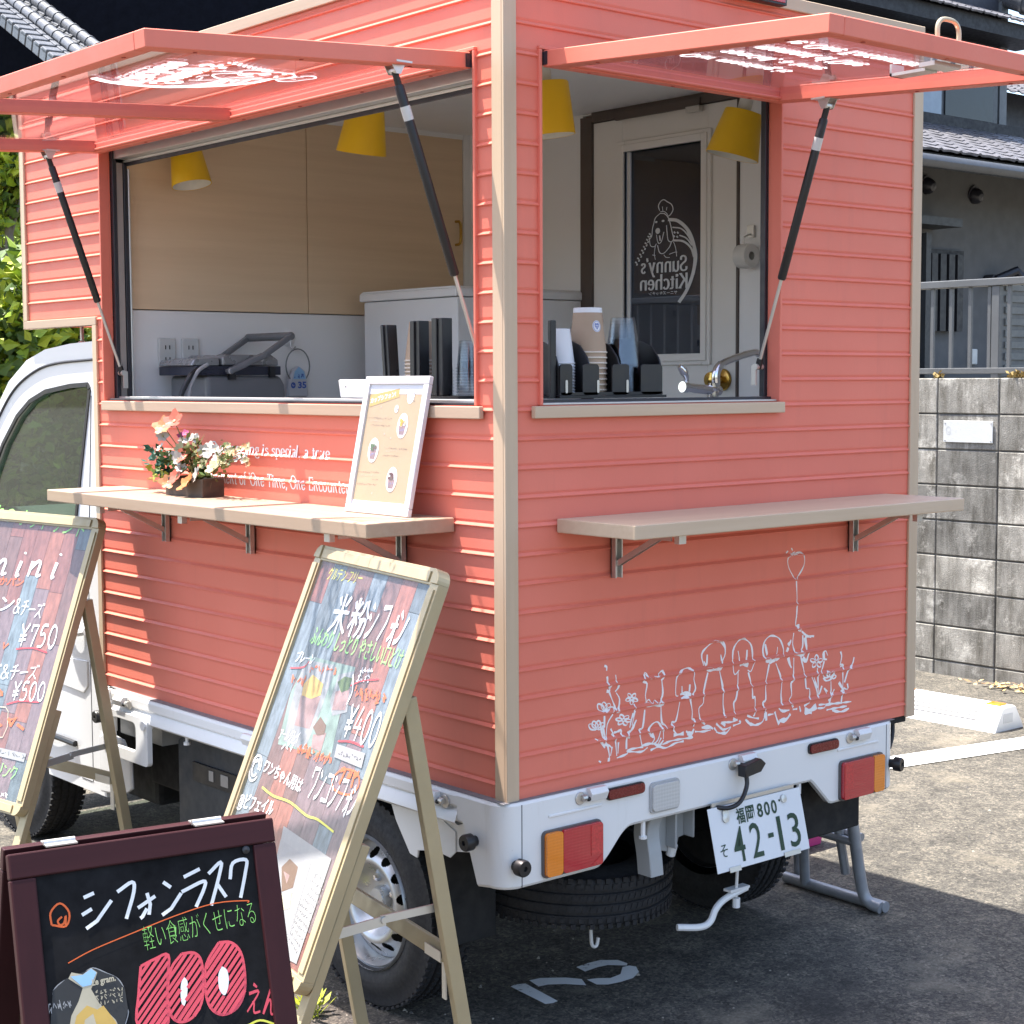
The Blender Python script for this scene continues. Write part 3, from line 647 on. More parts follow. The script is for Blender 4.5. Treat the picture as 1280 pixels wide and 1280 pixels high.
# logo: dog in a cook's hat with sheaf and name, in units read off the door glass
def logo_geo():
    D = []
    def c(pts, w, **k): D.append(ribbon(smooth_line([(a/1000, -b/1000) for a, b in pts], 5), w, **k))
    # traced as seen from inside, mirrored below
    c([(330, 235), (318, 190), (340, 150), (370, 138), (400, 160), (440, 190), (455, 240), (430, 285), (400, 300)], .008)
    c([(335, 248), (370, 248), (400, 275), (402, 292)], .007); c([(360, 245), (355, 200)], .005); c([(392, 240), (398, 210)], .005)
    c([(330, 265), (290, 300), (275, 350), (262, 400), (255, 470), (235, 500), (245, 560), (280, 570), (300, 545)], .007)
    c([(330, 262), (375, 270), (410, 310), (430, 370), (445, 440), (460, 510), (440, 540), (410, 520), (400, 450), (395, 380)], .008)
    c([(300, 460), (310, 520), (325, 545), (350, 520), (370, 440)], .007); c([(330, 470), (335, 520)], .012); c([(310, 560), (330, 630), (370, 640), (420, 590), (440, 545)], .008)
    D.append(disc((.312, -.425), .022, .028)); D.append(disc((.297, -.340), .012, .010)); D.append(disc((.362, -.336), .013, .010))
    c([(290, 560), (280, 640), (290, 695)], .006); c([(262, 648), (290, 655)], .008); c([(460, 540), (480, 600), (490, 680)], .006); c([(420, 655), (470, 640), (495, 640)], .006); c([(370, 655), (390, 680), (425, 685)], .006)
    for i in range(9):
        t = i/8; x = 240-135*t+12*math.sin(t*3); y = 455+260*t**1.15
        c([(x-12, y-14), (x+4, y-2)], .013); c([(x+2, y+22), (x+10, y+4)], .013)
    for x, y in ((470, 455), (500, 460), (465, 490), (495, 498)): c([(x-6, y-8), (x+6, y+8)], .014)
    c([(410, 328), (500, 350), (590, 440), (640, 560), (660, 700), (640, 850), (585, 1000), (512, 1112)], .030)
    c([(590, 440), (650, 600), (664, 720), (640, 860)], .030); c([(450, 405), (530, 425), (590, 490), (630, 570)], .012); c([(515, 485), (580, 520), (630, 590)], .012); c([(460, 528), (550, 545), (620, 610), (650, 700)], .018)
    V, F = join(*D)
    a = [(-q[0], q[1], q[2]) for q in V], F           # true reading direction
    t1 = fit(serif("Sunny's", .19, .09), -.590, -.862, .440, .190); t2 = fit(serif('Kitchen', .19, .09), -.592, -.985, .450, .150)
    t3 = fit(ftext('サニーズキッチン', .01), -.497, -1.032, .27, .034)
    return join(a, t1, t2, t3)
LOGO = logo_geo()

# kitchen inside: lining, oak cupboard doors, entrance door
XI, YF, ZC = 1.40, 1.862, 2.388
m = MB(); m.use(LINING)
m.box((.012, .012, ZC), (BW-.012, BLO-.03, ZC+.01)); m.box((.02, .012, .70), (BW-.012, BL-.02, .72))
m.box((.081, YF, .72), (XI, YF+.012, 1.757)); m.box((.09, BLO-.06, 1.757), (XI, BLO-.05, ZC))
m.box((XI, 1.27, .72), (XI+.012, BLO-.05, ZC)); m.box((XI, .012, .72), (XI+.012, .597, ZC)); m.box((XI, .515, ZC-.005), (XI+.012, 1.27, ZC))
# inner faces of the two serving walls
m.box((.0105, .0455, .72), (.02, BL-.03, SO[2]-.002)); m.box((.0755, SO[1]+.002, SO[2]), (.08, BL-.03, SO[3])); m.box((.0755, .0455, SO[3]-.06), (.0765, BL-.03, ZC))
m.box((.03, .0505, .72), (XI, .055, RO[2]-.002)); m.box((RO[1]+.003, .0505, RO[2]), (XI, .055, RO[3])); m.box((.03, .0505, RO[3]), (XI, .055, ZC)); m.box((.0395, .0505, RO[2]), (RO[0], .055, RO[3]))
m.build('wall_lining', None, TRUCK)
for a, b in ((.083, .7265), (.7295, 1.372)):
    d = MB().box((a, YF-.006, 1.760), (b, YF+.010, 2.384)).build('cabinet_door', PANEL, TRUCK, bevel=.001, seg=1)
    if a > .5: MB().tube(smooth_line([(1.340, YF-.006, 2.09), (1.340, YF-.03, 2.085), (1.340, YF-.034, 2.05), (1.340, YF-.03, 2.015), (1.340, YF-.006, 2.01)], 4), .005, 8).build('handle', BRASS, d, smooth=True)
m = MB().use(LINING); m.box((1.3735, YF-.012, .72), (XI, YF+.01, ZC)); m.box((.5, YF-.010, 2.372), (1.372, YF-.0065, ZC)); m.build('corner_post', None, TRUCK)
BRNF = M('brown_door_frame', (.085, .065, .055), .45)
m = MB().use(BRNF); m.box((XI-.014, 1.218, .72), (XI+.03, 1.2695, ZC-.012)); m.box((XI-.014, .606, ZC-.032), (XI+.03, 1.2175, ZC-.0005)); m.box((XI-.006, .598, .72), (XI+.03, .606, ZC-.034)); m.box((XI-.022, .74, ZC-.04), (XI-.0145, 1.10, ZC-.012)); m.use(STEEL).box((XI-.03, .735, ZC-.055), (XI-.012, .79, ZC-.037))
m.build('door_frame', None, TRUCK, bevel=.001, seg=1)
G0, G1, GZ0, GZ1 = .736, 1.067, 1.619, 2.248
m = MB().use(DOORW); m.box((XI-.004, .607, .72), (XI+.03, G0-.016, ZC-.034)); m.box((XI-.004, G1+.016, .72), (XI+.03, 1.217, ZC-.034)); m.box((XI-.004, G0-.016, GZ1+.014), (XI+.03, G1+.016, ZC-.034)); m.box((XI-.004, G0-.016, .72), (XI+.03, G1+.016, GZ0-.018))
for w, h in ((.034, .010), (.022, .016)):
    m.box((XI-.004-h, G0-w, GZ0-w), (XI-.0045, G0, GZ1+w)); m.box((XI-.004-h, G1, GZ0-w), (XI-.0045, G1+w, GZ1+w)); m.box((XI-.004-h, G0, GZ1), (XI-.0045, G1, GZ1+w)); m.box((XI-.004-h, G0, GZ0-w), (XI-.0045, G1, GZ0))
door = m.build('entrance_door', None, TRUCK, bevel=.0012, seg=1)
MB().box((XI+.006, G0-.015, GZ0-.016), (XI+.010, G1+.015, GZ1+.013)).build('pane', DOORG, door)
MB().box((XI-.002, G1-.014, GZ0), (XI+.004, G1, GZ1)).build('glazing_bead', WHITE, door)
DP = Plane((XI+.0055, .898+.02, 2.159), (0, -1, 0), (0, 0, 1))
V, F = LOGO
m = MB(); lp = [(XI+.0045-l*6e-6, 1.0795+x*.455, 2.1346+y*.323) for x, y, l in V]; m.add(lp, F); m.build('logo', M('frost_vinyl', (.62, .63, .64), .5), door)
m = MB(); m.use(BRASS).lathe([(0, 0), (.030, 0), (.033, .004), (.030, .010), (.018, .014), (.013, .016), (.012, .030), (.022, .038), (.026, .050), (.022, .062), (.0, .066)], (XI-.0042, .653, 1.540), (-1, 0, 0), 28); m.build('knob', None, door, smooth=True)
# logo and slogan on the hatch panes
def on_pane(o, a, n, up, geo_uv, parent, name):
    m = MB(); m.add([Vector(o)+Vector(a)*u+Vector(n)*v+up*(.0152-l*6e-6) for u, v, l in geo_uv[0]], geo_uv[1]); return m.build(name, PANEV, parent)
nS = Vector((-1, 0, -slope)).normalized(); nR = Vector((0, -1, -slope)).normalized()
on_pane((0, 0, 2.2085), (0, 1, 0), nS, ups, ([(-.6385*x-.0562*y+.1891, .0442*x-.4792*y+.138, l) for x, y, l in V], F), hs, 'logo')
m = []
RH = Plane(Vector((0, 0, 2.2085))+upr*.0152, (1, 0, 0), -nR)
for s, a, b in (('Our meeting is', (864, 67), (994, 89)), ('special, a true', (911, 63), (1033, 86)), ("moment of 'One", (952, 58), (1088, 81)), ('Time, One Encounter', (958, 44), (1160, 81))):
    p = Vector(RH.hit(*a)); q = Vector(RH.hit(*b)); d = q-p
    m.append(fit(serif(s, .17, .09), p.x, p.y-.018, d.length, .062, math.atan2(d.y, d.x)*.25))
g = join(*m); g = ([(u, -v, l) for u, v, l in g[0]], g[1])
on_pane((0, 0, 2.2085), (1, 0, 0), nR, upr, g, hr, 'lettering')
# ------------------------------------------------------------------ chassis, tail panel, wheels, cab
XL, XR_, YT = -.030, 1.358, -.020
def path_pt(s):
    """walk round the tail: side, rounded corner, rear, rounded corner, side"""
    r = .05; segs = [('l', .11), ('a', r*PI/2), ('l', XR_-XL-2*r), ('a', r*PI/2), ('l', .11)]
    if s < .11: return Vector((XL, YT+r+.11-s, 0)), Vector((-1, 0, 0))
    s -= .11
    if s < r*PI/2:
        a = s/r; return Vector((XL+r-r*math.cos(a), YT+r-r*math.sin(a), 0)), Vector((-math.cos(a), -math.sin(a), 0))
    s -= r*PI/2; L = XR_-XL-2*r
    if s < L: return Vector((XL+r+s, YT, 0)), Vector((0, -1, 0))
    s -= L
    if s < r*PI/2:
        a = s/r; return Vector((XR_-r+r*math.sin(a), YT+r-r*math.cos(a), 0)), Vector((math.sin(a), -math.cos(a), 0))
    s -= r*PI/2; return Vector((XR_, YT+r+s, 0)), Vector((1, 0, 0))
LT = .22+.05*PI+(XR_-XL-.1)
def tail_bottom(p, s):
    x = p.x
    if s < .02: return .56
    if s < .11: return .56-.13*min(1, (s-.02)/.05)
    if x < .245: return .436
    if x < .36:
        t = (x-.245)/.115; return .436+.080*(t*t*(3-2*t))
    if x < 1.0: return .516
    if x < 1.075: return .516-.072*(x-1.0)/.075
    return .444
ss = sorted(set([0, .02, .045, .07, .11]+[.11+.0785*i/8 for i in range(9)]+[.1885+(XR_-XL-.1)*i/120 for i in range(121)]+[LT-.1885+.0785*i/8 for i in range(9)]+[LT-.11, LT-.06, LT]))
m = MB(); vs = []; fs = []
def prof_t(p, n, zb, t):   # t rows top to bottom: rolled top edge, face, lower edge
    z = [.618, .626, .626, .620, zb+.006, zb, zb+.002][t]; o = [-.02, -.014, -.004, 0, 0, -.004, -.02][t]; q = p+n*o; q.z = z; return q
for s in ss:
    p, n = path_pt(min(s, LT-1e-6)); zb = tail_bottom(p, s); vs += [prof_t(p, n, zb, t) for t in range(7)]
fs = [(i*7+t, i*7+t+1, (i+1)*7+t+1, (i+1)*7+t) for i in range(len(ss)-1) for t in range(6)]
m.add(vs, fs); tail = m.build('tail_panel', WHITE, TRUCK, smooth=True)
# panel seams and pressed ridges
m = MB()
for x in (.022, 1.305): m.box((x, YT-.0006, .438 if x < .5 else .446), (x+.0025, YT+.002, .621))
m.build('panel_gap', M('gap_grey', (.16, .16, .17), .7), tail)
m = MB()
for a, b in (((.10, .578), (.262, .585)), ((1.10, .578), (1.27, .585))): m.box((a[0], YT-.003, a[1]), (b[0], YT+.001, b[1]))
m.build('pressed_ridge', WHITE, tail, bevel=.0028)
MB().box((-.022, -.012, .6265), (1.352, 1.84, .6275+.0005)).build('bed_lip', M('bed_seam', (.20, .20, .21), .6), TRUCK)
def rounded(x0, x1, z0, z1, r, k=5):
    return arc(x1-r, z1-r, r, r, 0, 90, k)+arc(x0+r, z1-r, r, r, 90, 180, k)+arc(x0+r, z0+r, r, r, 180, 270, k)+arc(x1-r, z0+r, r, r, 270, 360, k)
def on_tail(mb, poly, d, y=YT): return mb.prism(poly, (0, y+.001, 0), (1, 0, 0), (0, 0, 1), (0, -d, 0))
HOUS = M('lamp_housing', (.10, .09, .09), .5)
for a, b, o0, o1 in ((.083, .252, .083, .131), (1.110, 1.282, 1.237, 1.282)):
    m = MB().use(HOUS); on_tail(m, rounded(a-.004, b+.004, .446, .552, .012), .008)
    t = m.build('tail_light', None, TRUCK, bevel=.002)
    m = MB().use(ORANL); on_tail(m, rounded(o0, o1, .450, .548, .009), .017); m.build('turn_lens', None, t, bevel=.003, seg=3)
    ra, rb = (o1+.001, b) if a < .5 else (a, o0-.001); cut = rb-.038 if a < .5 else ra+.038
    m = MB().use(REDL); on_tail(m, rounded(ra, rb, .450, .548, .009), .017)
    l = m.build('stop_lens', None, t, bevel=.003, seg=3)
    m = MB().use(M('red_reflex', (.50, .02, .03), .12, var=.3, scale=160, coat=.6)); p0, p1 = (cut, rb-.003) if a < .5 else (ra+.003, cut)
    m.box((p0, YT-.0172, .476), (p1, YT-.0160, .545)); m.add([(p0, YT-.0172, .453), (p1, YT-.0172, .453), (p0 if a > .5 else p1, YT-.0172, .474)], [(0, 1, 2)]); m.build('reflex_patch', None, t)
for a, b in ((.277, .391), (.985, 1.096)):
    m = MB().use(BLACKP); on_tail(m, rounded(a-.003, b+.003, .588, .6155, .010), .007); r = m.build('reflector', None, TRUCK, bevel=.0015)
    m = MB().use(REDD); on_tail(m, rounded(a, b, .5905, .613, .008), .011); m.build('reflector_lens', None, r, bevel=.002)
m = MB().use(M('lamp_rim', (.4, .4, .4), .4)); on_tail(m, rounded(.413, .511, .533, .606, .012), .006); r = m.build('reverse_light', None, TRUCK, bevel=.0015)
m = MB().use(CLEARL); on_tail(m, rounded(.418, .506, .538, .601, .010), .011); m.build('reverse_lens', None, r, bevel=.003)
# latches and stops
def latch(o, out, along):
    o, n, a = Vector(o), Vector(out), Vector(along); up = Vector((0, 0, 1)); m = MB().use(WHITE)
    m.add([o+a*u+n*d+up*z for u in (0, .052) for d, z in ((0, .032), (.012, .032), (.020, .020), (.012, .002), (0, .002))], [(0, 1, 2, 3, 4), (9, 8, 7, 6, 5)]+[(i, i+5, (i+1) % 5+5, (i+1) % 5) for i in range(5)])
    m.use(STEEL).tube([o-a*.020+n*.006+up*.013, o-a*.006+n*.006+up*.013], .008, 10).lathe([(.015, 0), (.015, .002), (0, .003)], o-a*.020+up*.012+n*.001, n, 16)
    m.use(BLACKP).tube([o-a*.008+n*.012+up*.010, o+n*.012+up*.010], .005, 8)
    return m.build('latch', None, TRUCK, smooth=True, bevel=.001, seg=1)
for x in (.215, .72, 1.17): latch((x, YT, .595), (0, -1, 0), (1, 0, 0))
for y in (.20, .98, 1.70): latch((XL, y, .588), (-1, 0, 0), (0, 1, 0))
def stop(o, out):
    MB().use(BLACKP).lathe([(.012, 0), (.012, .012), (.019, .013), (.019, .030), (.017, .034), (.006, .034), (.005, .029), (0, .029)], o, out, 20).build('rubber_stop', None, TRUCK, smooth=True)
stop((.004, YT, .490), (0, -1, 0)); stop((XL, .075, .532), (-1, 0, 0)); stop((1.330, YT+.004, .512), (.25, -.97, 0)); stop((XL-.006, 1.83, .545), (-1, 0, 0))
m = MB().use(BLACKP)
m.prism([(-.03, .012), (.028, .016), (.045, 0), (.028, -.016), (-.03, -.016)], (.735, YT-.012, .598), (1, 0, .12), (0, 0, 1), (0, -.026, 0))
m.tube(smooth_line([(.722, YT-.024, .585), (.718, YT-.030, .555), (.69, YT-.034, .522), (.655, YT-.03, .512), (.63, YT-.012, .514)], 5), .006, 8); m.build('trailer_plug', None, TRUCK, smooth=True, bevel=.002)
m = MB().use(BLACKP); m.tube(smooth_line([(1.405, .04, .66), (1.40, .03, .60), (1.385, .02, .57), (1.36, .01, .545)], 5), .006, 8); m.build('cable', None, TRUCK, smooth=True)
# number plate
PT = Vector((.594, YT-.014, .515)); PD = Vector((0, -.036, -.150)); PXa = Vector((.338, 0, 0))
m = MB(); m.obox(PT+PD, PXa, -PD, (0, -.0015, .0004)); plate = m.build('number_plate', M('plate_white', (.72, .73, .74), .4, var=.02), TRUCK, bevel=.003, seg=2)
PP = Plane(PT+PD+Vector((0, -.0022, .0)), (1, 0, 0), -PD); DKG = M('plate_green', (.012, .045, .022), .5)
m = MB(); H = PD.length
def dig(geo, x, y, w, h): PP.put(m, fit(geo, x, y, w, h), .0006)
D2 = lambda s: ftext(s, .02)
dig(D2('福'), .094, .103, .030, .038); dig(D2('岡'), .129, .103, .030, .038)
for i, ch in enumerate('800'): dig(D2(ch), .170+i*.026, .106, .020, .034)
dig(disc((0, 0), 1), .252, .132, .006, .006)
dig(ftext('そ', .0), .020, .035, .026, .030)
def seg7(ch): return ftext(ch, .004)
for ch, x in (('4', .068), ('2', .130), ('1', .232), ('3', .272)): dig(seg7(ch), x, .014, .040 if ch != '1' else .014, .084)
dig(([(0, 0), (1, 0), (1, 1), (0, 1)], [(0, 1, 2, 3)]), .194, .052, .020, .011)
m.build('lettering', DKG, plate)
m = MB(); PP.put(m, fit(disc((0, 0), 1, 1, 20), .045, .125, .022, .022), .004); m.lathe([(.011, 0), (.011, .003), (0, .004)], PP.at(.055, .125, .001), PP.n, 20); m.build('seal_bolt', ALU, plate, smooth=True); MB().lathe([(.010, 0), (.010, .003), (0, .004)], PP.at(.27, .137, .001), PP.n, 20).build('bolt', ALU, plate, smooth=True)
m = MB(); m.obox(PP.at(.04, -.004, .0005), PP.ex*.04, PP.ey*.012, PP.n*.002); m.obox(PP.at(.24, -.004, .0005), PP.ex*.06, PP.ey*.012, PP.n*.002); m.obox(PT+Vector((.02, .002, -.02)), (.30, 0, 0), (0, .004, 0), (0, 0, .03)); m.build('plate_holder', ALU, plate)

# underside: frame, brackets, spare wheel carrier, mudflaps
m = MB()
for x in (.36, .98): m.box((x, .03, .50), (x+.06, 2.9, .585))
for y in (.06, .5, 1.0, 1.5): m.box((.02, y, .545), (1.34, y+.05, .60))
m.box((.0, .0, .6), (1.34, 1.86, .624)); m.box((.15, .9, .30), (.9, 1.9, .5)); m.tube([(.1, .575, .27), (1.30, .575, .27)], .045, 12); m.lathe([(0, -.09), (.09, -.06), (.10, 0), (.09, .06), (0, .09)], (.66, .575, .27), (1, 0, 0), 16)
for x in (.30, 1.06): m.bar((x, .10, .42), (x, .58, .34), .05, .03); m.bar((x, .58, .34), (x, 1.1, .42), .05, .03)
m.box((1.06, .06, .33), (1.30, .30, .50)); m.box((.10, .26, .545), (1.3, .285, .60)); m.box((.30, .30, .43), (1.05, .34, .60))
m.build('chassis_frame', DARKU, TRUCK, bevel=.006)
m = MB().use(M('bracket_grey', (.36, .37, .37), .5, var=.08))
def curved(x, w):
    P = smooth_line([(-.004, .515), (.010, .49), (.012, .46), (.004, .42), (-.002, .372)], 4)
    for (a, b), (c, d) in zip(P, P[1:]): m.add([(x, a, b), (x+w, a, b), (x+w, c, d), (x, c, d), (x+w, a+.045, b), (x+w, c+.045, d), (x, a+.045, b), (x, c+.045, d)], [(0, 1, 2, 3), (1, 4, 5, 2), (0, 3, 7, 6)])
curved(.440, .042); m.build('spare_bracket', None, TRUCK, smooth=True, bevel=.003)
m = MB().use(M('bracket_grey', (.36, .37, .37), .5, var=.08))
m.prism([(.500, .53), (.600, .53), (.603, .47), (.600, .437), (.580, .434), (.575, .415), (.552, .402), (.520, .412), (.500, .45)], (0, .045, 0), (1, 0, 0), (0, 0, 1), (0, .004, 0)); m.box((.535, .012, .42), (.541, .045, .53)); m.box((.596, .012, .437), (.602, .045, .53))
m.use(WHITE).tube([(.552, .036, .425), (.552, .046, .395)], .012, 10); m.build('hanger_plate', None, TRUCK, smooth=True, bevel=.003)
m = MB().use(WHITE).tube([(.405, -.008, .52), (.405, -.008, .478)], .006, 8).tube([(.405, -.008, .480), (.405, -.008, .474)], .010, 10); m.build('rope_hook', None, TRUCK, smooth=True); MB().use(WHITE).tube([(.962, -.008, .52), (.962, -.008, .488)], .0065, 8).build('rope_hook', None, TRUCK, smooth=True)
m = MB().use(WHITE); m.tube(smooth_line([(.775, .0, .280), (.70, .0, .268), (.665, .0, .250), (.645, .0, .222), (.615, .005, .213), (.56, .03, .218)], 5), [.0085]*20+[.007]*6 if False else .0085, 10)
m.tube([(.735, -.01, .40), (.735, -.002, .265)], .004, 8).box((.705, -.012, .283), (.775, .012, .289)).tube([(.738, 0, .262), (.738, 0, .238)], .010, 8); m.build('carrier_crank', None, TRUCK, smooth=True); m = MB().use(WHITE)
m.tube(smooth_line([(.432, .2, .262), (.434, .2, .175), (.440, .2, .155), (.452, .2, .154), (.458, .2, .172)], 4), .0045, 8); m.build('carrier_hook', None, TRUCK, smooth=True)
for a, b in (((.030, .288, .212), (.205, .296, .47)), ((1.10, .288, .205), (1.30, .296, .47))): MB().box(a, b).build('mudflap', M('mudflap_black', (.010, .010, .011), .75), TRUCK, bevel=.003)
m = MB().use(WHITE); m.prism([(.47, .585), (.43, .50), (.375, .430), (.345, .425), (.34, .445), (.13, .485), (.125, .52), (.10, .56), (.10, .59)], (.012, 0, 0), (0, 1, 0), (0, 0, 1), (.006, 0, 0)); m.build('inner_fender', None, TRUCK, bevel=.003)
MB().prism([(.215, .455), (.195, .472), (.195, .52), (.30, .56), (.315, .55), (.315, .465)], (.0115, 0, 0), (0, 1, 0), (0, 0, 1), (-.003, 0, 0)).build('pressed_panel', WHITE, TRUCK, bevel=.004)
# side rail with its hinge plate
m = MB().use(WHITE); P = [(0, .626), (-.008, .626), (-.012, .618), (-.012, .598), (-.004, .590), (-.012, .580), (-.018, .560), (-.010, .553), (.01, .553)]
for y0, y1 in ((.14, 1.86),):
    n = len(P); m.add([(XL+.012+a, y, b) for y in (y0, y1) for a, b in P], [(i, i+1, n+i+1, n+i) for i in range(n-1)])
m.build('side_rail', None, TRUCK, smooth=25)
def plate_hole(outer, hole, o, ex, ey, ez):
    o, ex, ey, ez = Vector(o), Vector(ex), Vector(ey), Vector(ez); pts = outer+hole; N = len(pts); no = len(outer)
    T = [tuple(t) for t in tessellate_polygon([[Vector((a, b, 0)) for a, b in outer], [Vector((a, b, 0)) for a, b in hole]])]
    B = [o+ex*a+ey*b for a, b in pts]; F = T+[tuple(i+N for i in t[::-1]) for t in T]
    for s, e in ((0, no), (no, N)): F += [(i, s+(i+1-s) % (e-s), N+s+(i+1-s) % (e-s), N+i) for i in range(s, e)]
    return B+[b+ez for b in B], F
m = MB().use(WHITE); m.add(*plate_hole(rounded(1.555, 1.83, .435, .575, .014), rounded(1.625, 1.775, .468, .555, .02), (XL-.012, 0, 0), (0, 1, 0), (0, 0, 1), (.016, 0, 0)))
m.box((XL-.012, 1.80, .50), (XL+.02, 1.855, .628)); m.tube([(XL-.02, 1.57, .555), (XL+.01, 1.57, .555)], .014, 12); m.build('hinge_plate', None, TRUCK, bevel=.004)
MB().use(WHITE).tube([(.0, 1.40, .57), (.0, 1.40, .525)], .005, 8).tube([(.0, 1.40, .53), (.0, 1.40, .522)], .010, 10).build('rope_hook', None, TRUCK, smooth=True)
m = MB().use(M('battery_grey', (.030, .034, .040), .55)); m.prism([(1.56, .22), (1.56, .50), (1.50, .535), (1.15, .535), (1.12, .50), (1.12, .22)], (.06, 0, 0), (0, 1, 0), (0, 0, 1), (.35, 0, 0)); m.use(BLACKP).box((.054, 1.17, .40), (.0605, 1.47, .455)); m.box((.055, 1.30, .23), (.0605, 1.34, .27))
m.use(M('label_grey', (.3, .27, .24), .6)).box((.052, 1.35, .415), (.0545, 1.375, .445)).box((.052, 1.27, .412), (.0545, 1.31, .445)); m.build('battery_box', None, TRUCK, bevel=.010, seg=3)
MB().box((.03, 1.60, .48), (.10, 1.86, .58)).build('cross_member', M('member_grey', (.30, .30, .29), .5), TRUCK)

m = MB(); m.box((.55, .95, .13), (1.25, 2.20, .50)); m.box((.20, 1.95, .20), (1.25, 2.33, .60)); m.box((.95, 1.0, .18), (1.33, 1.75, .59)); m.build('underbody_fill', DARKU, TRUCK, bevel=.02)  # dark boxes added to block the bright ground showing through under the truck
# wheels
def tyre_mesh(c, axis, xa, R=.262, w=.142, rim=.163):
    c, a = Vector(c), Vector(axis); h = w/2; prof = []
    for k in range(0, 9):
        t = k/8; prof.append((rim+(R-.016-rim)*t, -h*.82-.012*math.sin(PI*min(1, t*1.1))))
    prof += [(R-.006, -h*.80), (R, -h*.66)]
    for g in (-.38, 0, .38): prof += [(R, h*(g-.07)), (R-.007, h*(g-.05)), (R-.007, h*(g+.05)), (R, h*(g+.07))]
    prof += [(R, h*.66), (R-.006, h*.80)]
    for k in range(8, -1, -1):
        t = k/8; prof.append((rim+(R-.016-rim)*t, h*.82+.012*math.sin(PI*min(1, t*1.1))))
    m = MB(); m.lathe(prof, c, a, 96, xa)
    x = Vector(xa); x = (x-a*x.dot(a)).normalized(); y = a.cross(x)      # tread blocks: zigzag sipes on the shoulders
    for k in range(72):
        for sg in (-1, 1):
            th = 2*PI*(k+(.5 if sg > 0 else 0))/72; d = x*math.cos(th)+y*math.sin(th); tt = -x*math.sin(th)+y*math.cos(th)
            for j in range(2):
                m.obox(c+d*(R-.004)+a*(sg*h*(.50+.2*j))+tt*(-.006+.004*j), tt*.012, a*(sg*h*.17), d*.0062)
    for k in range(90):
        for g in (-.19, .19):
            th = 2*PI*(k+.3*g)/90; d = x*math.cos(th)+y*math.sin(th); tt = -x*math.sin(th)+y*math.cos(th)
            m.obox(c+d*(R-.004)+a*(h*(g-.11))+tt*(.004 if g > 0 else -.004), tt*.011, a*h*.20+tt*.004, d*.0055)
    return m
def rim_mesh(c, axis, xa, s=1):
    """steel wheel seen from its outer side (axis points outward)"""
    c, a = Vector(c), Vector(axis); x = Vector(xa); x = (x-a*x.dot(a)).normalized(); y = a.cross(x); m = MB().use(M('wheel_silver', (.46, .47, .48), .35, .75, var=.05))
    m.lathe([(.167, .058), (.170, .050), (.165, .040), (.158, .046), (.150, .030), (.146, -.005), (.147, -.05)], c, a, 64, xa)
    # disc with a ring of holes
    ring = []; prof = lambda r: .006+.022*math.exp(-((r-.100)/.020)**2)-.012*max(0, (r-.115))/.03
    rs = [.146, .140]+[.134-.0018*i for i in range(17)]+[.100, .094, .086, .078, .070, .060, .046, .034, .030]
    N = 280; vs = []
    for r in rs:
        for k in range(N): th = 2*PI*k/N; vs.append(c+(x*math.cos(th)+y*math.sin(th))*r+a*(prof(r)-.03*max(0, (.085-r)/.05 if r > .05 else .7)+.010))
    fs = []
    for i in range(len(rs)-1):
        for k in range(N):
            rm = (rs[i]+rs[i+1])/2; th = 2*PI*(k+.5)/N; kk = round(th/(2*PI)*14); dth = th-kk*2*PI/14
            if ((rm-.1195)/.0125)**2+(dth*rm/.0125)**2 < 1: continue
            fs.append((i*N+k, i*N+(k+1) % N, (i+1)*N+(k+1) % N, (i+1)*N+k))
    m.add(vs, fs)
    m.lathe([(.030, -.012), (.030, .012), (.026, .020), (0, .022)], c, a, 24, xa)
    m.use(CHROME)
    for k in range(4):
        th = 2*PI*k/4+.4; m.lathe([(.011, -.02), (.011, .004), (.006, .012), (0, .013)], c+(x*math.cos(th)+y*math.sin(th))*.052, a, 6)
    m.use(DARKU).lathe([(0, -.03), (.14, -.03), (.146, -.05)], c, a, 32, xa)
    return m
def wheel(c, out, name='wheel'):
    c, o = Vector(c), Vector(out)
    w = tyre_mesh(c, o, (0, 0, 1)).build(name, RUBBER, TRUCK, smooth=35)
    rim_mesh(c+o*.012, o, (0, 0, 1)).build('rim', None, w, smooth=40)
wheel((.092, .578, .262), (-1, 0, 0)); wheel((1.270, .578, .262), (1, 0, 0)); wheel((.10, 2.63, .262), (-1, 0, 0)); wheel((1.26, 2.63, .262), (1, 0, 0))
sp = tyre_mesh((.490, .345, .305), (.02, -.05, 1), (1, 0, 0)).build('spare_wheel', RUBBER, TRUCK, smooth=35)
MB().use(DARKU).lathe([(0, -.03), (.163, -.03), (.163, .03), (0, .03)], (.49, .345, .312), (.02, -.05, 1), 24).build('rim', None, sp)

# cab
CX0, CX1 = .012, 1.385
side = [(1.925, .27), (1.925, 1.665), (2.10, 1.660), (2.28, 1.645), (2.42, 1.612), (2.56, 1.545), (2.70, 1.43), (2.86, 1.25), (3.02, 1.02), (3.10, .90), (3.12, .45), (3.06, .30), (2.93, .30), (2.92, .36), (2.87, .47), (2.77, .55), (2.63, .575), (2.48, .55), (2.40, .48), (2.35, .38), (2.33, .27)]
win = [(1.972, 1.520), (1.985, 1.534), (2.10, 1.530), (2.28, 1.512), (2.40, 1.480), (2.50, 1.430), (2.62, 1.335), (2.76, 1.18), (2.87, 1.04), (2.86, 1.015), (2.14, 1.00), (2.115, 1.02), (2.03, 1.32)]
m = MB().use(CABW); m.add(*plate_hole(side, win, (CX0, 0, 0), (0, 1, 0), (0, 0, 1), (.03, 0, 0))); m.add(*plate_hole(side, win, (CX1, 0, 0), (0, 1, 0), (0, 0, 1), (-.03, 0, 0)))
roofp = [(1.925, 1.665), (2.10, 1.662), (2.28, 1.647), (2.42, 1.615), (2.56, 1.548)]
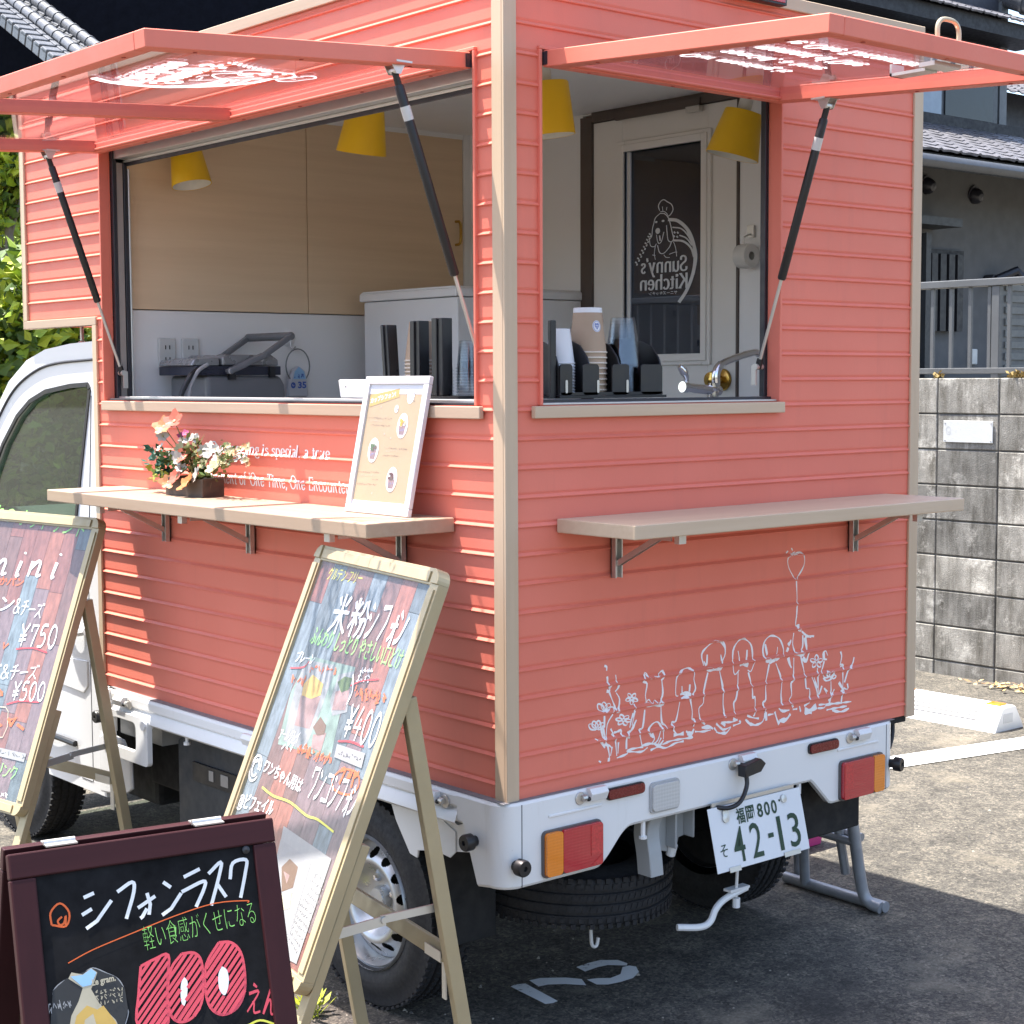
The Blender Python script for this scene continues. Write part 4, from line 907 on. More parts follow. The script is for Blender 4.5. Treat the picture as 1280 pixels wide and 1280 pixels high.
for (a, b), (c, d) in zip(roofp, roofp[1:]): m.quad((CX0+.0305, a, b), (CX1-.0305, a, b), (CX1-.0305, c, d), (CX0+.0305, c, d))
m.box((CX0+.031, 1.93, .62), (CX1-.031, 1.94, 1.10)); m.box((CX0+.031, 1.93, 1.50), (CX1-.031, 1.94, 1.66)); m.box((CX0+.031, 3.06, .30), (CX1-.031, 3.09, .92))
cab = m.build('cab', None, TRUCK)
m = MB(); m.tube(smooth_line([(CX0-.002, 1.93, 1.610), (CX0-.002, 2.20, 1.600), (CX0-.002, 2.36, 1.575), (CX0-.002, 2.52, 1.515), (CX0-.002, 2.66, 1.41), (CX0-.002, 2.80, 1.265)], 6), .0045, 6); m.build('roof_gutter', M('gutter_seal', (.03, .03, .035), .6), cab, smooth=True)
m = MB()
for i in range(len(win)): m.bar((CX0-.001, *win[i]), (CX0-.001, *win[(i+1) % len(win)]), .014, .006, (1, 0, 0))
m.build('window_seal', BLACKP, cab, smooth=True)
MB().prism(win, (CX0+.012, 0, 0), (0, 1, 0), (0, 0, 1), (.003, 0, 0)).build('pane', GREENG, cab)
MB().prism(win, (CX1-.012, 0, 0), (0, 1, 0), (0, 0, 1), (-.003, 0, 0)).build('pane', GREENG, cab)
MB().quad((CX0+.03, 2.57, 1.545), (CX1-.03, 2.57, 1.545), (CX1-.03, 3.05, .95), (CX0+.03, 3.05, .95)).build('windscreen', GREENG, cab)
m = MB(); m.box((CX0-.0008, 2.012, .30), (CX0+.002, 2.0155, .94)); m.box((CX0-.0008, 2.02, .30), (CX0+.002, 2.09, .303))
m.bar((CX0, 2.0135, .94), (CX0, 1.965, 1.50), .003, .003, (1, 0, 0)); m.build('door_gap', M('gap_dark', (.08, .08, .09), .8), cab)
m = MB(); m.prism([(2.03, .60), (2.06, .575), (2.70, .60), (2.72, .64), (2.03, .68)], (CX0-.004, 0, 0), (0, 1, 0), (0, 0, 1), (.006, 0, 0)); m.build('door_crease', CABW, cab, bevel=.004)
m = MB().use(CABW); m.tube(smooth_line([(CX0-.004, 2.04, .77), (CX0-.020, 2.07, .765), (CX0-.022, 2.13, .775), (CX0-.004, 2.17, .785)], 4), .011, 10); m.build('door_handle', None, cab, smooth=True)
m = MB().use(M('dashboard_grey', (.10, .11, .11), .7)); m.prism([(2.60, .95), (2.60, 1.08), (2.70, 1.12), (3.00, 1.02), (3.00, .9)], (.05, 0, 0), (0, 1, 0), (0, 0, 1), (1.28, 0, 0)); m.use(BLACKP).box((.12, 2.594, 1.03), (.30, 2.60, 1.06)); m.build('dashboard', None, cab, bevel=.01)
m = MB().use(M('seat_fabric', (.16, .17, .17), .85)); 
for x in (.13, .78): m.box((x, 1.99, .65), (x+.46, 2.09, 1.27)); m.box((x, 2.09, .58), (x+.46, 2.5, .75)); m.box((x+.10, 2.0, 1.28), (x+.36, 2.08, 1.43))
m.build('seat', None, cab, bevel=.03, seg=3)
m = MB().use(BLACKP); m.lathe([(.17+.012*math.cos(t*PI/4), .012*math.sin(t*PI/4)) for t in range(9)], (1.02, 2.52, 1.08), (0, -.85, .5), 32); m.tube([(1.02, 2.53, 1.08), (1.02, 2.68, .98)], .03, 10); m.build('steering_wheel', None, cab, smooth=True)
m = MB().use(BLACKP); m.box((CX1+.02, 2.70, 1.10), (CX1+.16, 2.73, 1.32)); m.tube([(CX1-.01, 2.72, 1.15), (CX1+.05, 2.72, 1.18)], .01, 8); m.box((.62, 2.50, 1.42), (.82, 2.52, 1.48)); m.build('mirror', None, cab, bevel=.01, seg=3)
m = MB().use(CABW); m.prism([(1.945, .285), (1.80, .30), (1.74, .33), (1.745, .42), (1.79, .47), (1.90, .48), (1.945, .46)], (.0, 0, 0), (0, 1, 0), (0, 0, 1), (.012, 0, 0)); m.build('step_guard', None, TRUCK, bevel=.006, seg=3)
m = MB().use(BLACKP).tube(smooth_line([(.005, 2.12, .405), (-.004, 2.25, .41), (.0, 2.33, .395), (.02, 2.42, .37)], 4), .010, 8); m.build('step_rail', None, TRUCK, smooth=True)
# ring bolt under the nose of the box
m = MB().use(ALU); m.tube([(.14, 2.28, 1.722), (.14, 2.28, 1.675)], .006, 10).lathe([(.018+.006*math.cos(t*PI/4), .006*math.sin(t*PI/4)) for t in range(9)], (.14, 2.28, 1.650), (.8, .6, 0), 24); m.build('ring_bolt', None, TRUCK, smooth=True)
# ------------------------------------------------------------------ setting
def ray_at(px, py, d):
    return CAM_LOC+(CD+CR*((px-640)/FPX)-CU*((py-640)/FPX))*d
def ground_mat():
    m, t, p = newmat('asphalt'); v = coords(t)
    a = noise(t, v, 1.1, 6, .62); b = noise(t, v, 9, 6, .7); g = noise(t, v, 140, 3, .7); f = noise(t, v, 420, 2, .6)
    base = ramp(t, a, [(.30, (.070, .066, .060)), (.52, (.120, .112, .098)), (.72, (.175, .160, .136))])
    c = mix(t, .55, base, ramp(t, b, [(.30, (.035, .034, .033)), (.52, (.115, .108, .096)), (.74, (.25, .228, .19))]), 'MIX')
    c = mix(t, .60, c, ramp(t, g, [(.34, (.22, .22, .22)), (.5, (.92, .92, .92)), (.66, (1.9, 1.82, 1.7))]), 'MULTIPLY')
    st = nd(t, 'ShaderNodeTexVoronoi'); st.inputs['Scale'].default_value = 95; t.links.new(v, st.inputs['Vector'])
    c = mix(t, .55, c, ramp(t, st.outputs['Color'], [(.12, (.30, .30, .31)), (.5, (.95, .94, .92)), (.86, (1.9, 1.8, 1.65))]), 'MULTIPLY')
    c = mix(t, ramp(t, noise(t, v, 2.3, 5, .7), [(.56, (0, 0, 0)), (.74, (.75,)*3)]), c, (.27, .235, .18))      # pale sand drifts
    c = mix(t, ramp(t, noise(t, v, 1.6, 4, .6), [(.60, (0, 0, 0)), (.72, (.6,)*3)]), c, (.045, .043, .042))     # old oil
    # worn tracks and fine cracks
    wv = nd(t, 'ShaderNodeVectorMath', operation='ADD'); nn = nd(t, 'ShaderNodeTexNoise'); nn.inputs['Scale'].default_value = 3; t.links.new(v, nn.inputs['Vector'])
    sc = nd(t, 'ShaderNodeVectorMath', operation='SCALE'); sc.inputs[3].default_value = .25; t.links.new(nn.outputs['Color'], sc.inputs[0]); t.links.new(v, wv.inputs[0]); t.links.new(sc.outputs[0], wv.inputs[1])
    vo = nd(t, 'ShaderNodeTexVoronoi', feature='DISTANCE_TO_EDGE'); vo.inputs['Scale'].default_value = 7; t.links.new(wv.outputs[0], vo.inputs['Vector'])
    cr = ramp(t, vo.outputs['Distance'], [(0, (.55, .54, .53)), (.014, (1, 1, 1))])
    msk = ramp(t, noise(t, v, .9, 3), [(.55, (0, 0, 0)), (.66, (.9, .9, .9))])
    c = mix(t, msk, c, mix(t, 1, c, cr, 'MULTIPLY'))
    t.links.new(c, p.inputs['Base Color']); p.inputs['Roughness'].default_value = .88; p.inputs['Specular IOR Level'].default_value = .3
    h = nd(t, 'ShaderNodeMath', operation='ADD'); t.links.new(g, h.inputs[0]); t.links.new(f, h.inputs[1]); bump(t, p, h.outputs[0], .9, .006); return m
g = MB().quad((-60, -60, 0), (90, -60, 0), (90, 90, 0), (-60, 90, 0)).build('ground', ground_mat()); tag(g, kind='structure')
def paint_mat(name, col, wear):
    m, t, p = newmat(name); v = coords(t); n = noise(t, v, 60, 5, .75); k = noise(t, v, 6, 4)
    f = nd(t, 'ShaderNodeMath', operation='ADD'); t.links.new(n, f.inputs[0]); t.links.new(k, f.inputs[1])
    t.links.new(ramp(t, f.outputs[0], [(wear-.08, (.16, .15, .14)), (wear+.03, col)]), p.inputs['Base Color']); p.inputs['Roughness'].default_value = .8; bump(t, p, n, .4, .003); return m
GP = Plane((0, 0, .004), (1, 0, 0), (0, 1, 0))
LINE = paint_mat('road_paint', (.78, .77, .74), .80)
d = Vector((.943, -.19, 0)).normalized(); nrm = Vector((-d.y, d.x, 0)); p0 = Vector((3.264, 1.382, .004))-d*3.2
l = MB().quad(p0, p0+d*9, p0+d*9-nrm*.165, p0-nrm*.165).build('parking_line', LINE); tag(l, kind='structure')
m = MB()
for P in ([(250, 1130), (268, 1122), (310, 1118), (440, 1188), (420, 1196), (390, 1200)], [(325, 1105), (370, 1096), (470, 1094), (535, 1100), (553, 1125), (470, 1120), (400, 1122), (362, 1130)],
          [(513, 1052), (560, 1036), (610, 1024), (680, 1024), (718, 1037), (715, 1046), (640, 1044), (600, 1052), (548, 1070)], [(555, 1102), (600, 1096), (650, 1096), (690, 1080), (698, 1052), (725, 1046), (752, 1050), (764, 1072), (740, 1096), (690, 1112), (640, 1122), (595, 1122)]):
    GP.put(m, fill([GP.hit(560+a/3.2, 880+b/3.2) for a, b in P]), 0)
n_ = m.build('parking_number', paint_mat('worn_paint', (.80, .80, .78), .80)); tag(n_, kind='structure')

# wheel stop
t = thing('wheel_stop', 'white plastic wheel stop with orange reflectors on the sunlit asphalt', 'wheel stop', (4.05, 1.70, 0))
m = MB(); y0, y1, xs = 1.375, 1.985, [(3.93, 0), (3.945, .03), (3.985, .098), (4.0, .105), (4.075, .105), (4.09, .098), (4.135, .03), (4.15, 0)]
m.add([(x, y, z) for y in (y0, y1) for x, z in xs], [tuple(range(8)), tuple(range(15, 7, -1))]+[(i, i+1, i+9, i+8) for i in range(7)])
m.build('block', M('stop_white', (.74, .73, .71), .5, var=.04), t, bevel=.006, seg=3)
m = MB()
for i in range(4): m.obox((3.951+.0098*i, y0+.10, .040+.0163*i), (0, .38, 0), (.0035, 0, .0058), (-.004, 0, .0025))
for z in (.05,): m.box((3.99, y0-.003, .035), (4.06, y0+.001, .075))
m.build('groove', M('stop_grey', (.55, .55, .54), .6), t, bevel=.001, seg=1)
for y in (y0+.03, y1-.10):
    MB().box((4.005, y, .1045), (4.06, y+.07, .112)).build('reflector', ORANL, t, bevel=.003)

# concrete block wall
def block_mat():
    m, t, p = newmat('old_concrete_block'); v = coords(t); vs = coords(t, (1, 1, .18))
    a = noise(t, v, 4.5, 6, .65); s = noise(t, vs, 16, 6, .7); e = noise(t, v, 7, 7, .75); g = noise(t, v, 160, 3, .7)
    c = ramp(t, a, [(.30, (.16, .155, .145)), (.55, (.28, .27, .25)), (.75, (.40, .385, .355))])
    c = mix(t, ramp(t, s, [(.42, (0, 0, 0)), (.66, (.85,)*3)]), c, (.085, .078, .066))
    c = mix(t, ramp(t, e, [(.54, (0, 0, 0)), (.70, (.75,)*3)]), c, (.62, .60, .56))
    c = mix(t, .35, c, ramp(t, g, [(.3, (.4,)*3), (.7, (1.5,)*3)]), 'MULTIPLY')
    gi = nd(t, 'ShaderNodeNewGeometry'); c = mix(t, 1, c, ramp(t, gi.outputs['Random Per Island'], [(0, (.62,)*3), (.5, (1.0, .99, .97)), (1, (1.32, 1.30, 1.26))]), 'MULTIPLY')
    t.links.new(c, p.inputs['Base Color']); p.inputs['Roughness'].default_value = .92; p.inputs['Specular IOR Level'].default_value = .2; bump(t, p, g, .6, .005); return m
XW = 4.98; t = thing('block_wall', 'weathered grey concrete block wall with black streaks behind the parking lot', 'wall', (5.05, 2.0, 0))
m = MB()
for k in range(9):
    for j in range(-14, 22):
        y = 2.445+.366*j; z1 = 1.540-.1832*k; m.box((XW+random.uniform(-.002, .002), y-.363, z1-.1795), (XW+.12, y-.0035, z1-(.0 if k == 0 else .0035)))
m.build('blocks', block_mat(), t, bevel=.004, seg=1)
MB().box((XW+.008, 2.445-.366*15+.01, -.2), (XW+.112, 2.445+.366*21-.01, 1.535)).build('mortar', M('mortar', (.10, .095, .085), .95, var=.3, scale=30), t)
m = MB().box((XW-.008, 2.108, 1.213), (XW-.0026, 2.402, 1.324)); s_ = m.build('wall_sign', M('sign_white', (.52, .53, .53), .35, var=.02), bevel=.001, seg=1)
tag(s_, 'small blank white plate screwed to the block wall', 'sign')
m = MB()
for y in (2.118, 2.392):
    for z in (1.224, 1.313): m.lathe([(.004, 0), (.003, .002), (0, .003)], (XW-.008, y, z), (-1, 0, 0), 8)
m.build('screw', STEEL, s_)
m = MB(); WP = Plane((XW-.0085, 0, 0), (0, -1, 0), (0, 0, 1)); WP.put(m, ribbon(arc(-2.37, 1.272, .014, .020, 0, 360, 20), .003), 0); WP.put(m, ribbon(arc(-2.37, 1.275, .007, .012, 200, 340, 8), .003), 0); m.build('emblem', M('faint_print', (.45, .46, .47), .5), s_)
# railing on the wall
t = thing('railing', 'grey metal railing standing along the top of the block wall', 'railing', (5.04, 2, 1.54)); RG = M('rail_grey', (.11, .112, .115), .45, .2)
MB().box((5.015, -2.9, 2.003), (5.065, 9.5, 2.041)).build('top_rail', RG, t, bevel=.004); MB().box((5.02, -2.9, 1.562), (5.06, 9.5, 1.592)).build('bottom_rail', RG, t, bevel=.003)
for i in range(-38, 64):
    y = 2.296+.1145*i; post = (i-1) % 9 == 0 and False
    MB().box((5.032, y-.009, 1.592), (5.048, y+.009, 2.003)).build('baluster', RG, t) if -2.8 < y < 8.6 else None
for y in (-1.2, .5, 2.14, 3.8, 5.5, 7.2): MB().box((5.024, y-.022, 1.54), (5.056, y+.022, 2.0025)).build('post', RG, t, bevel=.002, seg=1)
# dry tufts on the wall top
for i, (px, py, n, lab) in enumerate(((1173, 472, 26, 'dry yellow tuft on the block wall under the railing, the smaller one'), (1272, 468, 60, 'larger dry yellow tuft on the block wall at the railing'))):
    hp = Plane((5.0, 0, 1.54), (0, -1, 0), (0, 0, 1)).hit(px, py); m = MB(); c = Vector((5.0, -hp[0], 1.545))
    for k in range(n):
        q = c+Vector((random.gauss(0, .010), random.gauss(0, .020), abs(random.gauss(0, .011)))); r = Vector((random.uniform(-1, 1), random.uniform(-1, 1), random.uniform(-1, 1)))*.008; s2 = r.cross(Vector((random.random(), 1, .3))).normalized()*.008
        m.quad(q-r-s2, q+r-s2, q+r+s2, q-r+s2)
    o = m.build('dry_plant', M('dry_leaf', (.30, .21, .07), .7, var=.3)); tag(o, lab, 'plant')

# tiled roofs
TILE = M('roof_tile', (.095, .093, .104), .5, var=.35, scale=14, spec=.4)
TILED = M('dark_tile', (.10, .105, .115), .32, var=.25, scale=14, spec=.6)
def tile_roof(m, o, along, up, L, D, pitch=.265, expo=.235, amp=.017, lip=.018, flat=False):
    """pantiles: wavy courses stepping up the slope"""
    o, a, u = Vector(o), Vector(along).normalized(), Vector(up).normalized(); n = a.cross(u).normalized()
    if n.z < 0: n = -n
    nc, nr, K = int(L/pitch), max(1, int(D/expo)), 8; S = [i/K for i in range(K+1)]
    w = lambda t: amp*(1.6*math.exp(-((t-.18)/.13)**2)-.75*math.sin(PI*min(1, max(0, (t-.34)/.66))))
    if flat: lip = .009; w = lambda t: .017*math.exp(-((t-.10)/.085)**2)+.004*math.cos(2*PI*(t-.6))
    for r in range(nr):
        for c in range(nc):
            jit = random.uniform(-.0015, .0015); b = len(m.v); vs = []
            for q, h in ((r*expo-.012, lip+jit), (r*expo-.012, lip-.018+jit), ((r+1)*expo+.01, 0)):
                for t_ in S: vs.append(o+a*((c+t_*1.02)*pitch)+u*q+n*(w(t_)+h))
            k1 = K+1; m.add(vs, [(i, i+1, 2*k1+i+1, 2*k1+i) for i in range(K)]+[(k1+i, k1+i+1, i+1, i) for i in range(K)])
def round_ridge(m, a, b, r=.075, n=14):
    a, b = Vector(a), Vector(b); L = (b-a).length; d = (b-a)/L; k = max(1, int(L/.27))
    for i in range(k):
        p = a+d*(L*i/k); q = a+d*(L*(i+1)/k); m.tube([p, p+(q-p)*.88, p+(q-p)*.88, q], [r, r, r*1.14, r*1.14], n)
# house on the right
HB = M('house_plaster', (.105, .106, .110), .8, var=.06, scale=3, bmp=.2, bscale=150)
DKW = M('dark_timber', (.012, .013, .017), .6, var=.15)
t = thing('house', 'two storey house with grey plaster ground floor and silver tiled roofs beyond the block wall', 'house', (11, 6.5, 0))
MB().box((5.6, 6.1, 0), (24, 8.6, 3.45)).build('ground_floor_wall', HB, t)
m = MB(); sl = Vector((0, 1, .335)).normalized(); tile_roof(m, (5.2, 5.28, 3.34), (1, 0, 0), sl, 18, 2.45, flat=True); m.build('eaves_roof', TILE, t, smooth=50)
m = MB(); m.add([(5.2, 5.32, 3.20), (23.5, 5.32, 3.20), (23.5, 5.32, 3.32), (5.2, 5.32, 3.32), (5.2, 7.6, 4.02), (23.5, 7.6, 4.02)], [(0, 1, 2, 3), (3, 2, 5, 4)]); m.build('eaves_board', DKW, t)
MB().tube([(5.2, 5.24, 3.235), (23.5, 5.24, 3.235)], .055, 12).build('gutter', M('gutter_grey', (.07, .072, .078), .4), t, smooth=True)
UF = M('dark_cladding', (.036, .041, .054), .6, var=.1, scale=4)
m = MB().use(UF)
for k in range(14): m.box((9.8, 7.6+.004*(k % 2), 3.6+.16*k), (13.20, 12.5, 3.6+.16*k+.157))
m.build('upper_wall', None, t); MB().box((13.201, 7.57, 3.5), (13.33, 12.4, 5.7)).build('corner_board', M('corner_grey', (.13, .14, .15), .5), t)
MB().box((5.2, 7.42, 4.05), (17.5, 7.6, 4.17)).build('flashing', DKW, t); MB().box((13.34, 7.9, 3.3), (24, 12.5, 4.12)).build('lower_wing', UF, t)
m = MB(); tile_roof(m, (9.0, 7.10, 5.15), (1, 0, 0), Vector((0, 1, .42)).normalized(), 4.5, 4.2, pitch=.225, flat=True); m.build('upper_roof', TILE, t, smooth=50)
m = MB(); round_ridge(m, (13.3, 9.9, 6.55), (13.3, 7.05, 5.32), .12); m.lathe([(.17, 0), (.19, .05), (.15, .09), (0, .10)], (13.3, 7.10, 5.36), (0, -1, 0), 20); m.build('ridge', TILED, t, smooth=40)
m = MB(); m.box((9.0, 7.16, 4.99), (13.6, 7.24, 5.14)); m.box((9.0, 7.24, 5.01), (13.55, 7.62, 5.05)); m.build('eaves_board', DKW, t)
f = MB().box((11.35, 7.54, 4.14), (13.12, 7.599, 4.95)).build('window', M('window_frame_dark', (.055, .06, .07), .4), t, bevel=.004)
m = MB(); m.use(M('curtain_glass', (.26, .32, .40), .15)).box((11.40, 7.53, 4.20), (12.12, 7.5395, 4.88)); m.use(M('night_glass', (.012, .013, .017), .1)).box((12.18, 7.525, 4.20), (13.02, 7.5395, 4.88)); m.build('pane', None, f)
for x, z in ((9.90, 3.20), (10.61, 3.16), (9.2, 3.2), (8.3, 3.2)): MB().lathe([(0, .085), (.035, .078), (.060, .055), (.072, .02), (.074, 0), (.09, -.002), (.09, -.01)], (x, 6.092, z), (0, -1, -.25), 18).build('vent_cowl', DARKF, t, smooth=True)
f = MB().box((9.86, 6.06, 1.98), (10.42, 6.09, 2.66)).build('window', DKW, t)
m = MB()
for i in range(4): m.box((9.90+.125*i, 6.02, 1.95), (9.985+.125*i, 6.059, 2.62))
m.build('lattice', M('lattice_black', (.020, .020, .024), .5), f)
m = MB(); m.box((9.0, 6.02, 1.0), (9.72, 6.0995, 2.80)); m.box((9.73, 5.96, 1.0), (9.80, 6.0995, 2.78)); m.box((9.3, 5.80, 2.83), (10.02, 6.0995, 2.90)); m.build('entrance', M('entrance_dark', (.04, .042, .046), .5), t)
m = MB(); m.tube([(10.82, 6.098, 2.42), (10.82, 6.0, 2.42)], .05, 10); m.tube([(10.84, 6.0, 2.42), (11.0, 5.9, 2.50), (11.08, 5.86, 2.40)], .045, 10); m.build('outdoor_lamp', DARKF, t, smooth=True)
f = MB().box((11.0, 6.05, 1.55), (12.3, 6.099, 2.42)).build('window', M('shutter_frame', (.12, .12, .12), .5), t)
m = MB()
for i in range(8): m.box((11.05, 6.035, 1.60+.105*i), (12.25, 6.0495, 1.66+.105*i))
m.build('shutter', M('shutter_grey', (.17, .17, .165), .5), f)
m = MB(); m.box((10.57, 6.06, 1.66), (10.66, 6.099, 1.80)); m.build('socket_box', M('socket_white', (.6, .6, .58), .5), t, bevel=.01)
MB().tube([(5.4, 5.35, 1.60), (5.4, 4.6, 1.60), (5.4, 4.2, 1.6)], .05, 10).build('pipe', BLACKP, t, smooth=True)
MB().box((5.101, -4, 0), (24, 14, 1.30)).build('raised_yard', M('yard_soil', (.12, .11, .09), .9, var=.2)); tag(bpy.data.objects['raised_yard'], kind='structure')
# farther house on the right
t = thing('house', 'distant house with a pale slanting tiled roof against the sky at the far right', 'house', (24, 14, 0))
MB().box((17.9, 13.2, 0), (30, 20, 6.2)).build('wall', UF, t)
m = MB(); tile_roof(m, (17.6, 12.6, 6.05), (1, 0, 0), Vector((0, 1, .40)).normalized(), 12.6, 3.6, pitch=.3, expo=.28); m.build('roof', TILE, t, smooth=50)
m = MB(); round_ridge(m, (17.6, 16.0, 7.45), (30.2, 16.0, 7.45), .16); round_ridge(m, (17.55, 16.0, 7.42), (17.55, 12.6, 6.08), .10); m.build('ridge', TILED, t, smooth=40)
# house behind the cab on the left
t = thing('house', 'dark house with black and silver tiled roof ridges above the left hatch', 'house', tuple(ray_at(60, 470, 23)*Vector((1, 1, 0)) if False else (7.2, 17, 0)))
CDh = Vector((CD.x, CD.y, 0)).normalized(); CRh = Vector((CR.x, CR.y, 0)).normalized()
sl_ = ((CRh*.6-CDh*.8)*.906-Vector((0, 0, .423))).normalized(); ev = (CRh*.8+CDh*.6); K = ray_at(82, 78, 20); rn = ev.cross(-sl_).normalized()
m = MB(); tile_roof(m, K, ev, -sl_, .84, 4.0, pitch=.27, expo=.25, amp=.03, lip=.03); m.build('roof', TILED, t, smooth=50)
m = MB()
for k in range(18):                                            # verge tiles stepping down the gable
    p = K-sl_*(.24*k)-ev*.16+rn*.01; m.obox(p, ev*.20, -sl_*.16, rn*.06); m.obox(p-rn*.10, ev*.03, -sl_*.20, rn*.14); m.obox(p+ev*.20, ev*.07, -sl_*.20, rn*.075)
m.build('verge_tile', TILED, t, bevel=.008, seg=1)
m = MB(); P0 = K+ev*.20+rn*.10; round_ridge(m, P0-sl_*4.2, P0, .075); m.lathe([(.10, 0), (.11, .05), (.0, .06)], P0, sl_, 18); m.build('ridge', TILED, t, smooth=40); m = MB(); P1 = K+ev*.62+rn*.08-sl_*.25; round_ridge(m, P1-sl_*4.2, P1, .075); m.lathe([(.10, 0), (.11, .05), (.0, .06)], P1, sl_, 18); m.build('ridge', TILED, t, smooth=40)
BKW = M('black_timber', (.005, .006, .010), .8, var=.2, spec=.05)
m = MB()
o = ray_at(-260, 40, 23.6); o.z = 0; q = ray_at(420, 40, 23.6); q.z = 0; m.obox(o, q-o, CDh*6, (0, 0, 8.2)); m.build('wall', BKW, t)
m = MB(); o = ray_at(345, 20, 23.2); tile_roof(m, o-CRh*.2, CRh, (CDh+Vector((0, 0, .42))).normalized(), 2.6, 1.2, pitch=.22); m.build('roof', TILED, t, smooth=50)

# trees and shrubs on the left
LEAF = [M('leaf_a', (.22, .31, .025), .5, var=.3, scale=3), M('leaf_b', (.36, .42, .035), .5, var=.3, scale=3), M('leaf_c', (.065, .12, .018), .55, var=.3, scale=3)]
BARK = M('bark', (.14, .115, .095), .9, var=.3, scale=20, bmp=.5, bscale=60)
def crown(clumps, n, size, rnd):
    m = MB()
    for (cx, cy, cz, r, rz) in clumps:
        for k in range(n):
            while True:
                p = Vector((rnd.uniform(-1, 1), rnd.uniform(-1, 1), rnd.uniform(-1, 1)))
                if .30 < p.length < 1: break
            c = Vector((cx+p.x*r, cy+p.y*r, cz+p.z*rz)); ax = Vector((rnd.gauss(0, 1), rnd.gauss(0, 1), rnd.gauss(.3, .6))).normalized(); nn = ax.cross(Vector((rnd.gauss(0, 1), rnd.gauss(0, 1), rnd.gauss(0, 1)))).normalized()
            s = size*rnd.uniform(.6, 1.3); w = nn*s*.34; m.use(rnd.choice(LEAF)); b = ax.cross(nn)*s*.10
            m.add([c, c+ax*s*.35+w+b, c+ax*s, c+ax*s*.35-w+b], [(0, 1, 2), (0, 2, 3)])
    m.fixn = False; return m
def plant(name, label, cat, base, clumps, n, size, trunk, seed, group=None):
    rnd = random.Random(seed); t = thing(name, label, cat, base, group=group); m = MB()
    for pts, r0, r1 in trunk: k = len(pts); m.tube(pts, [r0+(r1-r0)*i/(k-1) for i in range(k)], 9)
    m.build('trunk', BARK, t, smooth=True); crown(clumps, n, size, rnd).build('crown', None, t)
B_ = lambda px, py, d: ray_at(px, py, d)
def clump_px(lst): return [(*ray_at(px, py, d), r, r*f) for px, py, d, r, f in lst]
gp = ray_at(10, 560, 9.2); gx, gy = gp.x, gp.y
tp = [(gx, gy, 0), (gx+.03, gy, .9), (gx-.01, gy+.02, 1.6), tuple(ray_at(12, 300, 9.2)), tuple(ray_at(8, 250, 9.2)), tuple(ray_at(-5, 200, 9.2))]
plant('tree', 'slim garden tree with pale bark behind the cab at the left edge', 'tree', (gx, gy, 0), clump_px([(5, 215, 9.2, .20, .8), (25, 240, 9.3, .13, .8), (-25, 225, 9.2, .25, .9), (22, 200, 9.1, .12, .8), (-10, 265, 9.2, .17, .7), (18, 268, 9.4, .10, .7), (-60, 230, 9.3, .25, .9)]), 260, .075, [(tp, .035, .015), ([tp[3], tuple(ray_at(22, 262, 9.2)), tuple(ray_at(28, 240, 9.2))], .012, .006), ([tp[4], tuple(ray_at(-15, 232, 9.2)), tuple(ray_at(-30, 220, 9.2))], .012, .006)], 3)
for i, (px, py, d, sz, lab) in enumerate(((-55, 455, 8.6, .40, 'leafy green shrub at the left edge in front of the slim tree'), (12, 455, 8.8, .36, 'bright leafy shrub under the slim tree beside the cab roof'), (80, 470, 9.1, .36, 'dense green shrub seen between cab roof and box overhang'))):
    c = ray_at(px, py, d); rnd = random.Random(40+i)
    cl = [(c.x+rnd.uniform(-.3, .3)*sz, c.y+rnd.uniform(-.3, .3)*sz, c.z+dz, sz*rnd.uniform(.6, .95), .30) for dz in (-1.0, -.8, -.55, -.3, -.1, .08, .22, .34)]
    plant('shrub', lab, 'shrub', (c.x, c.y, 0), cl, 330, .085, [([(c.x, c.y, 0), (c.x+.02, c.y, c.z*.5), (c.x, c.y, c.z)], .03, .01)], 60+i, 'garden shrubs behind the truck')
c = ray_at(0, 300, 13.5)
plant('tree', 'dark bushy tree far behind the shrubs beyond the cab', 'tree', (c.x, c.y, 0), [(c.x+dx, c.y+dy, c.z+dz, .6, .5) for dx, dy, dz in ((0, 0, -.3), (-.8, .3, .0), (.5, .2, -.6), (-.5, 0, -.9), (.4, .4, .0), (-1.1, .2, -.2), (.2, .2, .45))], 300, .13, [([(c.x, c.y, 0), (c.x, c.y, c.z)], .09, .04)], 91)
# grit on the asphalt and dry leaves at the foot of the wall
m = MB(); rnd = random.Random(21); m.fixn = False
GRIT = [M('grit_a', (.22, .20, .17), .9), M('grit_b', (.10, .095, .09), .9), M('grit_c', (.32, .29, .24), .9)]
for k in range(1500):
    c = Vector((rnd.uniform(-1.0, 4.6), rnd.uniform(-1.0, 2.4), .001)) if k > 260 else Vector((rnd.gauss(-.05, .16), rnd.gauss(.62, .16), .001)); s = rnd.uniform(.0015, .0045) if rnd.random() < .9 else rnd.uniform(.005, .008); m.use(rnd.choice(GRIT))
    q = [c+Vector((s*math.cos(a+rnd.uniform(-.4, .4)), s*math.sin(a+rnd.uniform(-.4, .4)), 0)) for a in (0, 1.57, 3.14, 4.71)]; m.add(q+[c+Vector((0, 0, s*.8))], [(0, 1, 4), (1, 2, 4), (2, 3, 4), (3, 0, 4)])
tag(m.build('grit'), kind='stuff')
m = MB(); m.fixn = False; DL = [M('dead_leaf_a', (.34, .22, .09), .8), M('dead_leaf_b', (.24, .14, .07), .8), M('dead_leaf_c', (.42, .31, .16), .8)]
